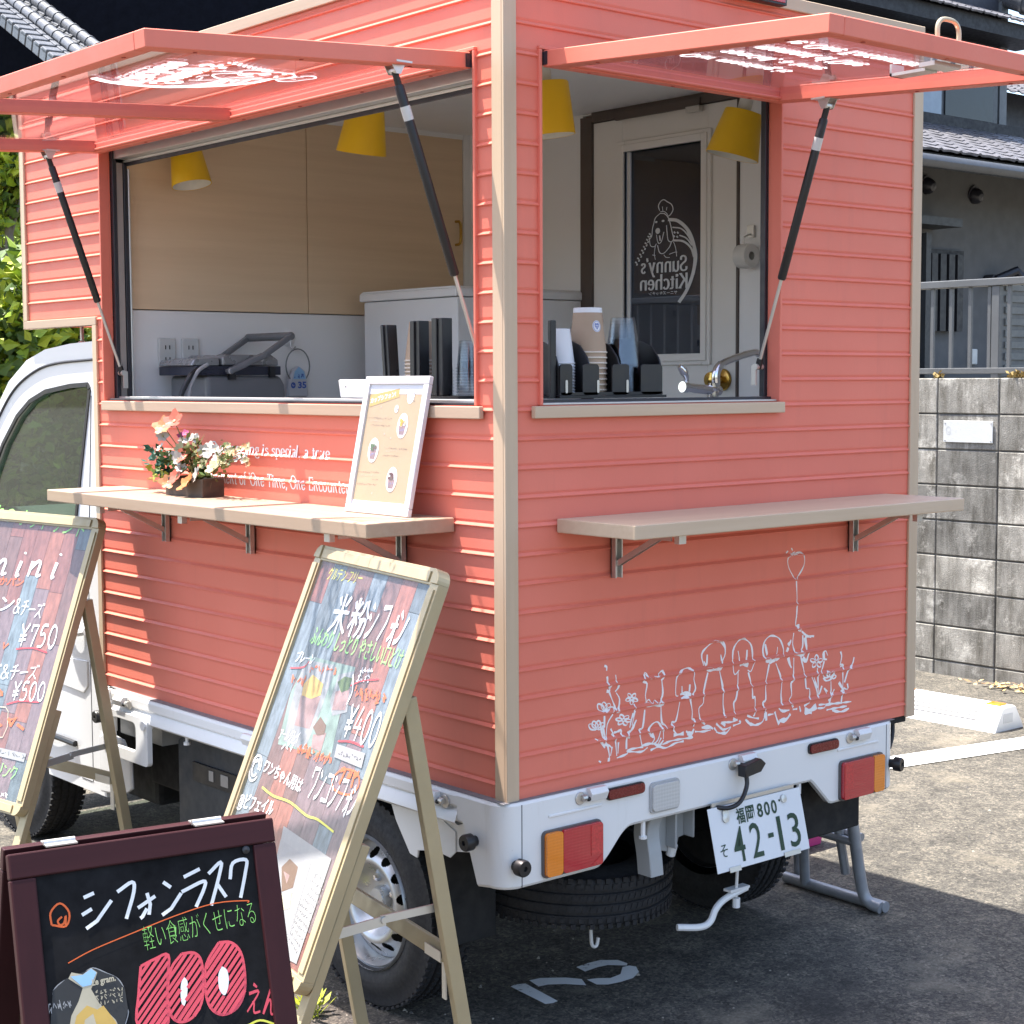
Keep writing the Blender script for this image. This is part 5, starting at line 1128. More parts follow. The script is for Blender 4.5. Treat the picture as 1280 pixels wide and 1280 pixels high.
for k in range(120):
    c = Vector((4.93-abs(rnd.gauss(0, .07)), rnd.uniform(1.6, 2.05) if k < 70 else rnd.uniform(-1, 5), .006+rnd.random()*.02)); a = rnd.uniform(0, 6.28); d_ = Vector((math.cos(a), math.sin(a), rnd.uniform(-.3, .5)))*rnd.uniform(.012, .028); e = Vector((-d_.y, d_.x, rnd.uniform(-.01, .01)))*.45
    m.use(rnd.choice(DL)).add([c-d_, c+e, c+d_, c-e], [(0, 1, 2, 3)])
tag(m.build('dead_leaves'), kind='stuff')
# weed by the wheel
w = MB().use(LEAF[1]); rnd = random.Random(5); wc = Vector((-.12, .61, 0))
for k in range(46):
    a = rnd.uniform(0, 2*PI); d_ = Vector((math.cos(a), math.sin(a), rnd.uniform(.3, 1.4))).normalized(); p = wc+Vector((rnd.gauss(0, .012), rnd.gauss(0, .012), .003)); s = rnd.uniform(.02, .045); sd2 = d_.cross(Vector((0, 0, 1))).normalized()*s*.2; q = p+d_*s*rnd.uniform(.5, 1.1)
    w.add([q, q+d_*s*.5+sd2, q+d_*s, q+d_*s*.5-sd2], [(0, 1, 2, 3)]).tube([p, q], .001, 4)
tag(w.build('weed'), 'small green weed growing from the asphalt beside the rear wheel', 'weed')
# ------------------------------------------------------------------ sign boards
PLK = [M('plank_red', (.20, .085, .070), .5, var=.3, scale=12, stretch=(6, 6, .6)), M('plank_brown', (.15, .085, .075), .5, var=.3, scale=12, stretch=(6, 6, .6)), M('plank_rust', (.26, .105, .075), .5, var=.3, scale=12, stretch=(6, 6, .6)),
       M('plank_slate', (.10, .125, .135), .5, var=.35, scale=12, stretch=(6, 6, .6)), M('plank_mauve', (.17, .12, .125), .5, var=.3, scale=12, stretch=(6, 6, .6)), M('plank_bluegrey', (.15, .19, .21), .5, var=.35, scale=12, stretch=(6, 6, .6))]
COVER = glass('poster_cover', (.97, .97, .98), .012, .04, fres=.10)
PEN = {k: M('pen_'+k, c, .5, var=.32 if k in ('print', 'mint', 'pink') else .06, spec=.2, scale=22) for k, c in dict(white=(.80, .80, .78), green=(.28, .66, .16), yellow=(.72, .70, .10), orange=(.72, .14, .04), red=(.62, .05, .06), salmon=(.70, .09, .12), black=(.04, .04, .04), gold=(.55, .36, .10), brown=(.16, .10, .07), mint=(.20, .28, .235), pink=(.30, .20, .185), cream=(.46, .41, .30), paper=(.32, .32, .315), print=(.27, .285, .28), grey=(.30, .30, .30), blue=(.08, .14, .42), ltblue=(.30, .50, .72), ora2=(.80, .36, .05), dkgreen=(.10, .15, .06), choc=(.13, .05, .035), peri=(.22, .26, .50)).items()}
class Face:
    """collects writing on one flat face, by colour"""
    def __init__(s, P, hs=1): s.P = P; s.d = {}; s.h = .0012; s.hs = hs
    def add(s, col, geo, h=0):
        m = s.d.setdefault(col, MB()); s.k = getattr(s, 'k', 0)+1; s.P.put(m, geo, s.h+h+(s.k % 40)*7e-6); return s
    def line(s, col, pts, w, px=True, closed=False):
        q = [s.P.hit(*p) for p in pts] if px else pts
        return s.add(col, ribbon(smooth_line(q, 4), w))
    def text(s, col, geo, a, b, h, up=0, off=0):
        """baseline from pixel a to pixel b, height h metres"""
        p = Vector(s.P.hit(*a)); q = Vector(s.P.hit(*b)); d = q-p; ang = math.atan2(d.y, d.x)
        return s.add(col, fit(geo, p.x, p.y+up, d.length, h*s.hs, ang), off)
    def poly(s, col, pts, h=0): return s.add(col, fill([s.P.hit(*p) for p in pts]), h)
    def build(s, parent, name='writing'):
        m = MB()
        for c, b in s.d.items():
            m.use(PEN[c]); m.add(b.v, b.f)
        m.fixn = False
        return m.build(name, None, parent)
def a_board(label, BR, phi, lean, w, h, group):
    u = Vector((math.sin(phi), math.cos(phi), 0)); nb = Vector((math.cos(phi), -math.sin(phi), 0)); up = Vector((0, 0, math.cos(lean)))+nb*math.sin(lean)
    BR = Vector(BR); BL_ = BR+u*w; ex = -u; n = ex.cross(up).normalized(); zb = BR.z
    base = Vector((BR.x, BR.y, 0))+u*w/2+nb*.12
    mt = Matrix((ex, -nb.cross(Vector((0, 0, 1))).cross(Vector((0, 0, 1))) if False else Vector((0, 0, 1)).cross(ex), Vector((0, 0, 1)))).transposed().to_4x4(); mt.translation = base
    t = thing('sandwich_board', label, 'sign board', mat=mt, group=group)
    P = Plane(BL_, ex, up); T = .024; fw = .034
    m = MB().use(GOLDF)
    def bar2(x0, y0, x1, y1, prof=True):
        m.obox(P.at(x0, y0, -T), ex*(x1-x0), up*(y1-y0), n*T)
        if x1-x0 < y1-y0: m.obox(P.at(x0+.005, y0+.012, 0), ex*(fw-.012), up*(y1-y0-.024), n*.004)
        else: m.obox(P.at(x0+.012, y0+.005, 0), ex*(x1-x0-.024), up*(fw-.012), n*.004)
    r = .030
    bar2(r, h-fw, w-r, h); bar2(r, 0, w-r, fw); bar2(0, r, fw, h-r); bar2(w-fw, r, w, h-r)
    for cx, cy, a0 in ((r, r, 180), (w-r, r, 270), (w-r, h-r, 0), (r, h-r, 90)):
        o_ = [(cx+r*math.cos(R_(a0+90*i/6)), cy+r*math.sin(R_(a0+90*i/6))) for i in range(7)]+[(cx+(0 if a0 in (90, 180) else 0), cy)]
        m.prism(o_, P.at(0, 0, -T), ex, up, n*(T+.0045))
        q = .012; xx = (cx, cx+fw-r) if a0 in (90, 180) else (cx-(fw-r), cx); 
    f = m.build('frame', None, t, bevel=.003, seg=2)
    m = MB(); rnd = random.Random(hash(label) % 1000 if False else len(label)); x = fw-.004; wd = (w-2*fw+.008)
    nc = 8; cw = wd/nc
    for c in range(nc):
        y = fw-.004-rnd.uniform(0, .25)
        while y < h-fw+.004:
            L = rnd.uniform(.16, .38); a, b = max(y, fw-.004), min(y+L, h-fw+.004)
            if b > a: m.use(rnd.choice(PLK)).obox(P.at(x+c*cw+.0006, a+.0006, -.012), ex*(cw-.0012), up*(b-a-.0012), n*.004)
            y += L
    m.use(BLACKP).obox(P.at(fw-.004, fw-.004, -.018), ex*wd, up*(h-2*fw+.008), n*.007)
    pan = m.build('panel', None, f)
    MB().obox(P.at(fw-.003, fw-.003, -.0035), ex*(w-2*fw+.006), up*(h-2*fw+.006), n*.0012).build('cover_sheet', COVER, f)
    # legs: two run down from the face, two swing out behind
    vz = -zb/math.cos(lean)
    m0 = []
    for x in (.004, w-.036):
        m = MB().use(GOLDF).obox(P.at(x, vz+.004, -T-.022), ex*.032, up*(-vz+.30), n*.020); m.build('leg', None, t, bevel=.002)
    def behind(x, dist, z): return BL_+ex*x+nb*dist+Vector((0, 0, z-zb))
    for x in (.020, w-.020):
        m = MB().use(GOLDF).bar(behind(x, .245, .93), behind(x, .405, .0), .030, .022, ex); m.build('leg', None, t, bevel=.002)
    m = MB().use(GOLDF); m.bar(behind(.034, .335, .40), behind(w-.034, .335, .40), .018, .034, up); m.build('cross_rail', None, t, bevel=.002)
    for x in (.036, w-.036):
        m = MB().use(ALU)
        m.bar(behind(x, .325, .50), behind(x, .19, .495), .004, .016, (0, 0, 1)); m.bar(behind(x, .20, .492), behind(x, .055, .478), .004, .020, (0, 0, 1)); m.tube([behind(x-.006, .195, .494), behind(x+.006, .195, .494)], .006, 8)
        m.build('folding_brace', None, t)
    for x, sg in ((.036, 1), (w-.036, -1)): m = MB().use(ALU).obox(behind(x, .322, .385), ex*(.07*sg), (0, 0, .022), -nb*.002); m.obox(behind(x-.008*sg, .330, .31), ex*(.016*sg), (0, 0, .09), -nb*.003); m.build('corner_plate', None, t)
    fp = Plane(P.at(0, 0, -.0078), ex, up); fc = Face(fp); fc.h = .0006
    return t, f, pan, fc
bt, bf, bp, fc = a_board('tan framed plank board with 400 yen chiffon writing in front of the rear wheel', (-.632, -.136, .387), .183, .38, .604, .85, 'tan sandwich boards'); fc.hs = .72
px2 = lambda a, b: (270+a/4.2667, 670+b/4.2667)
px3 = lambda a, b: (250+a/3.879, 950+b/3.879)
fc.text('yellow', ftext('グルテン フリー', -.01, .2), px2(592, 232), px2(770, 262), .042)
# collage of photographs, behind the writing
q = lambda *L: [px2(*p) for p in L]
fc.poly('mint', q((500, 640), (745, 700), (660, 960), (610, 1190), (330, 1110), (400, 830)), -.0003)
fc.poly('print', q((480, 660), (640, 690), (620, 760), (560, 930), (470, 1150), (360, 1090), (420, 820))); fc.poly('print', q((655, 740), (740, 720), (700, 940), (620, 960), (610, 880)))
fc.poly('pink', q((455, 850), (560, 860), (500, 1030), (420, 1010)), .0003); fc.poly('pink', q((520, 1060), (590, 1050), (560, 1150), (510, 1130)), .0003); fc.poly('pink', q((640, 830), (720, 810), (690, 930), (620, 930)), .0003)
for col, pts in (('gold', ((520, 740), (575, 790), (560, 850), (510, 870), (460, 850), (470, 790))), ('dkgreen', ((650, 780), (690, 750), (730, 760), (710, 820), (670, 835))), ('brown', ((560, 965), (590, 1010), (580, 1060), (540, 1065), (520, 1020)))): fc.poly(col, q(*pts), .0006)
fc.h = .0016
fc.text('white', hand('米粉', .11), px2(598, 500), px2(785, 545), .125, up=-.006); fc.text('white', hand('シフォン', .12), px2(785, 545), px2(985, 600), .118, up=-.006)
fc.text('green', ftext('ふんわり しっとり やさしい口どけ', .0, .15), px2(500, 575), px2(978, 715), .058)
fc.text('white', ftext('プレーン', .01, .2), px2(425, 672), px2(520, 690), .036); fc.text('white', ftext('抹茶', .02, .2), px2(752, 780), px2(820, 790), .044)
fc.line('red', [px2(720, 800), px2(780, 775), px2(870, 765)], .003); fc.line('red', [px2(400, 705), px2(470, 700), px2(500, 670)], .003)
for a, b, n in ((px2(500, 735), px2(640, 745), 7), (px2(735, 850), px2(905, 890), 7), (px2(740, 875), px2(895, 912), 6), (px2(425, 1170), px2(610, 1235), 8), (px2(440, 1150), px2(600, 1205), 7)): fc.text('orange', scribble(n, .16), a, b, .030)
fc.text('orange', scribble(3, .12), px2(395, 795), px2(470, 805), .035); fc.text('white', ftext('アールグレイ', .01, .2), px2(335, 1085), px2(440, 1105), .036); fc.text('white', scribble(3, .10), px2(350, 1140), px2(405, 1160), .036)
fc.line('white', [px2(735, 740), px2(730, 830), px2(700, 900)], .004)
fc.text('white', hand('¥400', .12, .04), px2(672, 1080), px2(838, 1140), .105); fc.line('red', [px2(655, 1095), px2(720, 1098), px2(790, 1125)], .004)
fc.poly('paper', q((650, 1110), (800, 1160), (780, 1240), (635, 1180)), .0003); fc.text('black', scribble(9, .10), px2(655, 1170), px2(775, 1205), .014, off=.0008)
P3 = lambda *L: [px3(*p) for p in L]
for r in (.026, .016): fc.add('white', ribbon([(a, b) for a, b in arc(fc.P.hit(*px3(272, 40))[0], fc.P.hit(*px3(272, 40))[1], r, r*1.1, 0, 330, 14)], .005))
for k in range(4): fc.line('white', [px3(255+12*k, 12), px3(258+12*k, -6)], .006)
fc.text('white', ftext('ワンちゃん用は', .02, .1), px3(305, 60), px3(485, 165), .042); fc.text('white', hand('ワンコシフォン', .11, .02), px3(512, 190), px3(735, 300), .100)
fc.line('yellow', P3((305, 133), (360, 175), (440, 205), (520, 270), (575, 290), (652, 350)), .0045)
fc.line('orange', P3((650, 80), (700, 45), (765, 65), (770, 130), (720, 170), (650, 140), (645, 90)), .004); fc.text('orange', scribble(3, .2), px3(665, 125), px3(755, 140), .055)
fc.text('white', ftext('@ビフェイル', .02, .1), px3(175, 240), px3(345, 285), .055)
# photo sheet at the foot
fc.poly('paper', P3((408, 320), (640, 480), (470, 990), (300, 900)), -.0002); fc.poly('grey', P3((395, 385), (545, 490), (440, 850), (300, 800)), .0002)
fc.poly('brown', P3((400, 520), (440, 480), (480, 520), (455, 620), (400, 640)), .0005); fc.poly('pink', P3((410, 540), (440, 560), (425, 600)), .0008); fc.poly('cream', P3((390, 650), (450, 640), (440, 720), (380, 740)), .0006)
for k in range(11): fc.text('grey', scribble(9, .2), px3(535-11*k, 590+30*k) if k < 4 else px3(515-9*k, 590+27*k), px3(600-13*k, 640+30*k), .009, off=.0004)
fc.text('grey', scribble(4, .1), px3(535, 570), px3(600, 610), .02, off=.0004)
fc.build(bp)
bt2, bf2, bp2, fc = a_board('tan framed plank board with 750 and 500 yen panini prices beside the cab door', (-.435, 1.549, .360), -.15, .348, .604, .85, 'tan sandwich boards'); fc.hs = .80
p5 = lambda a, b: (a/3.2, 350+b/3.2)
p6 = lambda a, b: (a/3.879, 620+b/3.879)
p7 = lambda a, b: (a/4.922, 800+b/4.922)
fc.h = .0016
fc.text('green', ftext('れの ホットサンド', .0, .15), (-10, 650), p5(335, 1035), .062)
fc.text('white', hand('Pa', .12, .0), (-32, 719), (-8, 722), .12); fc.text('white', hand('nini', .12, .0), p5(-30, 1185), p5(225, 1200), .098)
fc.text('orange', ftext('あったかパン', .01, .15), (-32, 729), p5(92, 1228), .034)
fc.text('white', ftext('ーコン', .01, .1), (-44, 764), p6(62, 560), .055); fc.text('white', hand('&チーズ', .1, .03), p6(62, 570), p6(200, 600), .060)
fc.text('orange', scribble(6, .15), (-45, 812), p6(40, 745), .04)
fc.text('white', hand('¥750', .12, .02), p6(85, 735), p6(262, 745), .092); fc.line('red', [p6(80, 742), p6(160, 738), p6(230, 760)], .004)
fc.text('white', ftext('たまご', .01, .1), (-46, 846), p6(0, 880), .05); fc.text('white', hand('&チーズ', .1, .03), p6(2, 890), p6(180, 895), .056); fc.text('orange', scribble(5, .15), (-45, 874), p6(16, 975), .035)
fc.text('white', hand('¥500', .12, .02), p6(55, 995), p6(208, 1000), .075); fc.line('red', [p6(35, 1010), p6(100, 995), p6(190, 1000)], .004)
fc.add('cream', ribbon([fc.P.hit(*p6(a, b)) for a, b in ((-40, 1020), (30, 1025), (42, 1045), (38, 1120), (15, 1170), (-40, 1175))], .0035)); fc.text('orange', scribble(6, .2), (-40, 903), p7(150, 560), .045)
fc.poly('paper', [p7(-100, 640), p7(165, 700), p7(150, 752), p7(-110, 690)], .0003); fc.text('black', scribble(12, .1), p7(-90, 680), p7(155, 735), .016, off=.0008)
fc.text('green', hand('ドリンク', .1, .0), p7(-60, 820), p7(92, 865), .048); fc.text('white', scribble(4, .12), p7(-30, 960), p7(45, 978), .022)
fc.build(bp2)

# dark chalk board in front
dr = Vector((.9818, -.190, 0)); nbk = Vector((.190, .9818, 0)); lam = R_(17.5); up = Vector((0, 0, math.cos(lam)))+nbk*math.sin(lam)
TLf = Vector((-1.353, -.518, .882)); w, hh = .395, .882/math.cos(lam); BLf = TLf-up*hh
mt = Matrix((dr, nbk, Vector((0, 0, 1)))).transposed().to_4x4(); mt.translation = Vector((BLf.x, BLf.y, 0))+dr*w/2+nbk*.2
DKR = wood('mahogany', (.022, .005, .007), (.045, .011, .013), 2, .5, 10, spec=.2); DKRX = wood('mahogany_x', (.022, .005, .007), (.046, .011, .013), 0, .5, 10, spec=.2)
t = thing('sandwich_board', 'dark mahogany chalk board with a hatched red 100 yen in the near corner', 'sign board', mat=mt)
P = Plane(BLf, dr, up); n = P.n; T = .020; fw = .036
m = MB().use(DKRX); m.obox(P.at(.0, hh-fw, -T), dr*w, up*fw, n*T); m.obox(P.at(fw, .10, -T), dr*(w-2*fw), up*fw, n*T); m.use(DKR).obox(P.at(0, 0, -T), dr*fw, up*(hh-fw-.0004), n*(T-.0006)); m.obox(P.at(w-fw, 0, -T), dr*fw, up*(hh-fw-.0004), n*(T-.0006))
f = m.build('frame', None, t, bevel=.0025, seg=2)
MB().obox(P.at(fw-.003, .1+fw-.003, -.012), dr*(w-2*fw+.006), up*(hh-2*fw-.1+.006), n*.006).build('chalk_panel', M('chalk_black', (.010, .010, .011), .85, var=.4, scale=20, spec=.15), f)
fb = TLf+nbk*.026; ub = Vector((0, 0, -math.cos(lam)))+nbk*math.sin(lam)   # rear leaf
m = MB().use(DKRX).obox(fb, dr*w, ub*fw, nbk*T); m.use(DKR).obox(fb+ub*fw, dr*fw, ub*(hh-fw), nbk*T*.98); m.obox(fb+ub*fw+dr*(w-fw), dr*fw, ub*(hh-fw), nbk*T*.98)
m.use(M('raw_plywood', (.36, .25, .15), .7, var=.1)).obox(fb+ub*(fw-.004)+dr*fw+nbk*.004, dr*(w-2*fw), ub*(hh-fw-.10), nbk*.006); m.build('rear_leaf', None, t, bevel=.002)
for x in (.055, .275): m = MB().use(STEEL).obox(TLf+dr*x+Vector((0, 0, .0005))+nbk*.006, dr*.045, nbk*.034, (0, 0, .002)); m.tube([TLf+dr*x+nbk*.023+Vector((0, 0, .003)), TLf+dr*(x+.045)+nbk*.023+Vector((0, 0, .003))], .004, 8); m.build('hinge', None, t)
m = MB().use(BLACKP); m.lathe([(.006, 0), (.006, .003), (0, .005)], P.at(w-fw-.012, hh-fw-.006, -.004), n, 10); m.build('screw', None, f, smooth=True)
fc = Face(Plane(P.at(0, 0, -.0058), dr, up)); fc.h = .0006
pc = lambda a, b: (a/3.879, 950+b/3.879)
def chalk(col, pts, w): fc.add(col, ribbon(smooth_line([fc.P.hit(*pc(*p)) for p in pts], 4) if len(pts) > 3 else [fc.P.hit(*pc(*p)) for p in pts], w))
W0 = .0052
for s in ([(405, 668), (455, 645)], [(397, 752), (445, 722)], [(418, 818), (470, 780), (540, 680)], [(568, 640), (640, 592), (648, 640), (612, 770)], [(668, 718), (752, 660)], [(712, 645), (728, 700), (722, 750)], [(712, 720), (690, 760), (680, 768)], [(790, 592), (828, 618)], [(786, 752), (830, 720), (878, 645)],
          [(890, 568), (968, 528)], [(880, 640), (985, 588), (990, 620), (950, 712)], [(1010, 552), (1070, 495), (1062, 560), (1024, 705)], [(1052, 600), (1096, 664)], [(1115, 578), (1128, 500), (1192, 484), (1190, 540), (1166, 668)]): chalk('white', s, W0)
chalk('orange', [(330, 985), (450, 920), (640, 840), (850, 755), (1040, 695), (1195, 682), (1200, 692)], .0015)
chalk('orange', [(250, 800), (320, 805), (335, 740), (290, 695), (245, 740), (250, 800)], .0028); chalk('orange', [(300, 760), (280, 780), (290, 800), (310, 790), (318, 755), (318, 800)], .0028)
fc.text('green', ftext('軽い食感がくせになる', -.02), pc(705, 925), pc(1245, 790), .034)
def outline(pts, w=.004, hole=None, col='salmon'):
    P_ = [fc.P.hit(*pc(*p)) for p in pts]; P2 = smooth_line(P_+[P_[0]], 4); fc.add(col, ribbon(P2, w))
    ys = [p[1] for p in P2]; xs = [p[0] for p in P2]; k = min(xs)-(max(ys)-min(ys))*.7
    H = [fc.P.hit(*pc(*p)) for p in hole] if hole else []
    def inside(x, y, L):
        c = False; j = len(L)-1
        for i in range(len(L)):
            if (L[i][1] > y) != (L[j][1] > y) and x < (L[j][0]-L[i][0])*(y-L[i][1])/(L[j][1]-L[i][1]+1e-12)+L[i][0]: c = not c
            j = i
        return c
    while k < max(xs):
        run = []
        for i in range(90):
            y = min(ys)+(max(ys)-min(ys))*i/89; x = k+(y-min(ys))*.95
            ok = inside(x, y, P2[:-1]) and not (H and inside(x, y, H))
            if ok: run.append((x, y))
            if (not ok or i == 89) and len(run) > 3: fc.add(col, ribbon([run[0], run[len(run)//2], run[-1]], random.uniform(.0042, .0062)), .0003)
            if not ok: run = []
        k += random.uniform(.0092, .0118)
    if hole: fc.add('white', fill(smooth_line(H+[H[0]], 5)[:-1]), .0005)
outline([(682, 1000), (750, 965), (815, 945), (812, 1060), (808, 1180), (806, 1290), (670, 1290), (672, 1130)])
outline([(880, 940), (940, 935), (975, 975), (985, 1080), (975, 1180), (930, 1250), (870, 1270), (825, 1230), (812, 1120), (830, 1010)], hole=[(890, 1050), (908, 1075), (905, 1150), (890, 1195), (876, 1160), (876, 1090)])
outline([(1060, 885), (1120, 885), (1165, 930), (1185, 1020), (1185, 1120), (1150, 1200), (1080, 1235), (1020, 1200), (995, 1110), (1000, 990)], hole=[(1075, 1000), (1100, 1020), (1108, 1080), (1090, 1140), (1062, 1110), (1058, 1040)])
fc.text('salmon', hand('えん', .10, .04), pc(1195, 1235), pc(1345, 1240), .046); fc.line('yellow', [pc(1195, 1290), pc(1260, 1262), pc(1330, 1280)], .003)
# bag of rusks photo cut-out
fc.poly('black', [pc(*p) for p in ((255, 1120), (320, 1060), (450, 1010), (560, 1050), (605, 1110), (620, 1210), (590, 1330), (240, 1330))], .0004)
edge = [(240, 1330), (232, 1240), (262, 1180), (258, 1120), (310, 1070), (400, 1035), (450, 1008), (520, 1035), (570, 1060), (600, 1110), (600, 1180), (622, 1220), (605, 1290), (600, 1330)]
chalk('grey', edge, .0015)
fc.poly('cream', [pc(*p) for p in ((330, 1330), (345, 1240), (380, 1170), (400, 1105), (330, 1060), (345, 1030), (400, 1040), (440, 1008), (470, 1030), (455, 1080), (440, 1110), (480, 1180), (560, 1260), (590, 1330))], .0008)
fc.poly('ltblue', [pc(*p) for p in ((340, 1050), (400, 1042), (440, 1012), (466, 1030), (440, 1090), (400, 1100))], .0010)
fc.poly('gold', [pc(*p) for p in ((350, 1330), (370, 1240), (420, 1190), (470, 1210), (500, 1190), (560, 1270), (580, 1330))], .0011); fc.poly('cream', [pc(*p) for p in ((400, 1330), (410, 1260), (450, 1230), (480, 1330))], .0014)
fc.text('cream', serif('Egaam', .17, .09) if False else ftext('Le gram.', .03), pc(448, 1105), pc(562, 1080), .012, off=.001)
for k in range(3): fc.text('cream', scribble(7, .14), pc(462, 1140+28*k), pc(595, 1118+28*k), .007, off=.001)
fc.text('grey', scribble(5, .12), pc(240, 1240), pc(350, 1200), .016, off=.0006)
fc.build(f)

# ------------------------------------------------------------------ things on the shelf
t = thing('menu_frame', 'white framed dessert menu leaning on the side of the truck above the shelf', 'menu frame', (-.05, .36, 1.2385))
o = Vector((-.088, .4825, 1.2395)); ex = Vector((0, -1, 0)); up = (Vector((-.0205, .4825, 1.5525))-o); hh = up.length; up.normalize(); P = Plane(o, ex, up); w = .2455; n = P.n; fw = .019
m = MB().use(M('frame_white', (.62, .62, .63), .4, var=.02)); m.obox(P.at(0, hh-fw, -.012), ex*w, up*fw, n*.012); m.obox(P.at(0, 0, -.012), ex*w, up*fw, n*.012); m.obox(P.at(0, fw, -.012), ex*fw, up*(hh-2*fw), n*.0117); m.obox(P.at(w-fw, fw, -.012), ex*fw, up*(hh-2*fw), n*.0117); fr = m.build('frame', None, t, bevel=.002)
m = MB().use(M('poster_sand', (.44, .32, .165), .5, var=.05)); m.obox(P.at(fw, fw, -.008), ex*(w-2*fw), up*(hh-2*fw), n*.002); m.use(WHITEV).obox(P.at(fw, hh-fw-.022, -.0059), ex*(w-2*fw), up*.022, n*.0004); m.obox(P.at(fw, fw, -.0059), ex*(w-2*fw), up*.010, n*.0004); ps = m.build('poster', None, fr)
MB().obox(P.at(fw-.002, fw-.002, -.0032), ex*(w-2*fw+.004), up*(hh-2*fw+.004), n*.001).build('cover_sheet', COVER, fr)
fc = Face(Plane(P.at(0, 0, -.0058), ex, up)); fc.h = .0004
pq = lambda a, b: (440+a/6.4, 440+b/6.4)
Q = lambda *L: [pq(*p) for p in L]
fc.poly('gold', Q((150, 345), (385, 292), (380, 360), (140, 440))); fc.text('white', ftext('カップシフォン!', .03), pq(150, 415), pq(352, 358), .014, off=.0004)
def ell(c, rx, ry, col, off=0):
    p = fc.P.hit(*pq(*c)); fc.add(col, disc(p, rx, ry, 24), off)
ell((472, 355), .0135, .017, 'white')
for k in range(3): fc.text('black', scribble(6, .2), pq(438, 338+30*k), pq(508, 340+30*k), .004, off=.0004)
ell((358, 455), .007, .009, 'white', .0002); fc.text('black', scribble(2, .2), pq(348, 470), pq(368, 472), .006, off=.0005)
for (cx, cy), col in (((405, 590), 'ora2'), ((172, 785), 'dkgreen'), ((318, 1020), 'choc')):
    ell((cx, cy), .020, .029, 'white', .0002)
    c0 = Vector(fc.P.hit(*pq(cx, cy))); fc.add('pink', fill([(c0.x-.0125, c0.y), (c0.x+.0125, c0.y), (c0.x+.0095, c0.y-.021), (c0.x-.0095, c0.y-.021)]), .0005)
    rr = random.Random(cx)
    for k in range(9): fc.add(col if k % 3 else ('cream' if col == 'ora2' else 'brown'), disc((c0.x+rr.uniform(-.010, .010), c0.y+rr.uniform(.001, .013)), rr.uniform(.003, .006), rr.uniform(.003, .006), 9), .0008+.0001*k)
    fc.add('peri', fit(scribble(3, .12), c0.x-.008, c0.y-.014, .016, .008), .0008)
for a, b, col, n_ in ((( 122, 530), (250, 540), 'brown', 9), ((262, 540), (318, 542), 'brown', 4), ((140, 560), (240, 560), 'cream', 8), ((150, 592), (300, 598), 'brown', 11), ((260, 775), (360, 780), 'brown', 8), ((378, 782), (440, 786), 'brown', 4), ((260, 800), (360, 800), 'cream', 8), ((250, 835), (370, 840), 'brown', 9), ((52, 965), (215, 972), 'brown', 10), ((60, 992), (190, 996), 'cream', 9), ((162, 1028), (210, 1030), 'brown', 4), ((40, 1060), (200, 1070), 'brown', 12)):
    fc.text(col, scribble(n_, .13), pq(*a), pq(*b), .0045)
for x, y in ((235, 440), (260, 655), (160, 1130), (310, 690), (85, 700), (420, 650)): ell((x, y), .0022, .0026, 'cream')
fc.build(ps)

# flowers in a wooden box
t = thing('flower_box', 'small dark wooden box of artificial coral and white flowers on the side shelf', 'flowers', (-.06, 1.21, 1.2385))
bx = [Vector((-.110, 1.290, 1.2385)), Vector((-.100, 1.112, 1.2385)), Vector((-.022, 1.135, 1.2385)), Vector((-.030, 1.31, 1.2385))]
m = MB(); H = Vector((0, 0, .048)); DW = wood('dark_box_wood', (.045, .035, .028), (.10, .08, .062), 1, .7, 20, .3)
for i in range(4):
    a, b = bx[i], bx[(i+1) % 4]; c = sum(bx, Vector())/4; ia, ib = a.lerp(c, .08), b.lerp(c, .08); m.add([a, b, ib, ia, a+H, b+H, ib+H, ia+H], [(0, 1, 2, 3), (4, 5, 6, 7), (0, 1, 5, 4), (1, 2, 6, 5), (2, 3, 7, 6), (3, 0, 4, 7)])
m.add([p+H*.8 for p in bx], [(0, 1, 2, 3)]); m.build('planter', DW, t)
FL = {k: M('petal_'+k, c, .6, var=.12, scale=40) for k, c in dict(coral=(.36, .085, .045), peach=(.42, .19, .075), white=(.42, .41, .36), cream=(.38, .35, .19), pink=(.34, .05, .15), orange=(.40, .14, .025), lime=(.24, .29, .03), teal=(.02, .11, .075), green=(.08, .14, .035), olive=(.12, .13, .03)).items()}
rnd = random.Random(11); FP = lambda px, py, x=-.075: Vector(un_x(px, py, x))
def un_x(px, py, x):
    v = CD+CR*((px-640)/FPX)-CU*((py-640)/FPX); return CAM_LOC+v*((x-CAM_LOC.x)/v.x)
def pf(a, b): return (180+a/9.143, 510+b/9.143)
def bloom(c, r, col, petals=6, face=None, cup=.5):
    m = MB().use(FL[col]); f_ = (face or Vector((-.7, rnd.uniform(-.8, .2), rnd.uniform(.2, .9)))).normalized(); x = f_.cross(Vector((0, 0, 1))).normalized(); y = f_.cross(x)
    for ring in range(2):
        for k in range(petals):
            a = 2*PI*(k+.5*ring)/petals; d_ = x*math.cos(a)+y*math.sin(a); e = -x*math.sin(a)+y*math.cos(a); rr = r*(1-.3*ring)*rnd.uniform(.85, 1.12)
            m.add([c, c+d_*rr*.55+e*rr*.42+f_*rr*cup*.35, c+d_*rr+e*rr*.15+f_*rr*cup*rnd.uniform(.5, .9), c+d_*rr-e*rr*.15+f_*rr*cup*rnd.uniform(.5, .9), c+d_*rr*.55-e*rr*.42+f_*rr*cup*.35], [(0, 1, 2, 3, 4)])
    m.use(FL['cream']).lathe([(0, -.002), (r*.16, 0), (r*.14, r*.12), (0, r*.16)], c, f_, 8); m.fixn = False
    return m
def stem(m, a, b): m.tube([a, a.lerp(b, .5)+Vector((0, 0, .01)), b], .0013, 5)
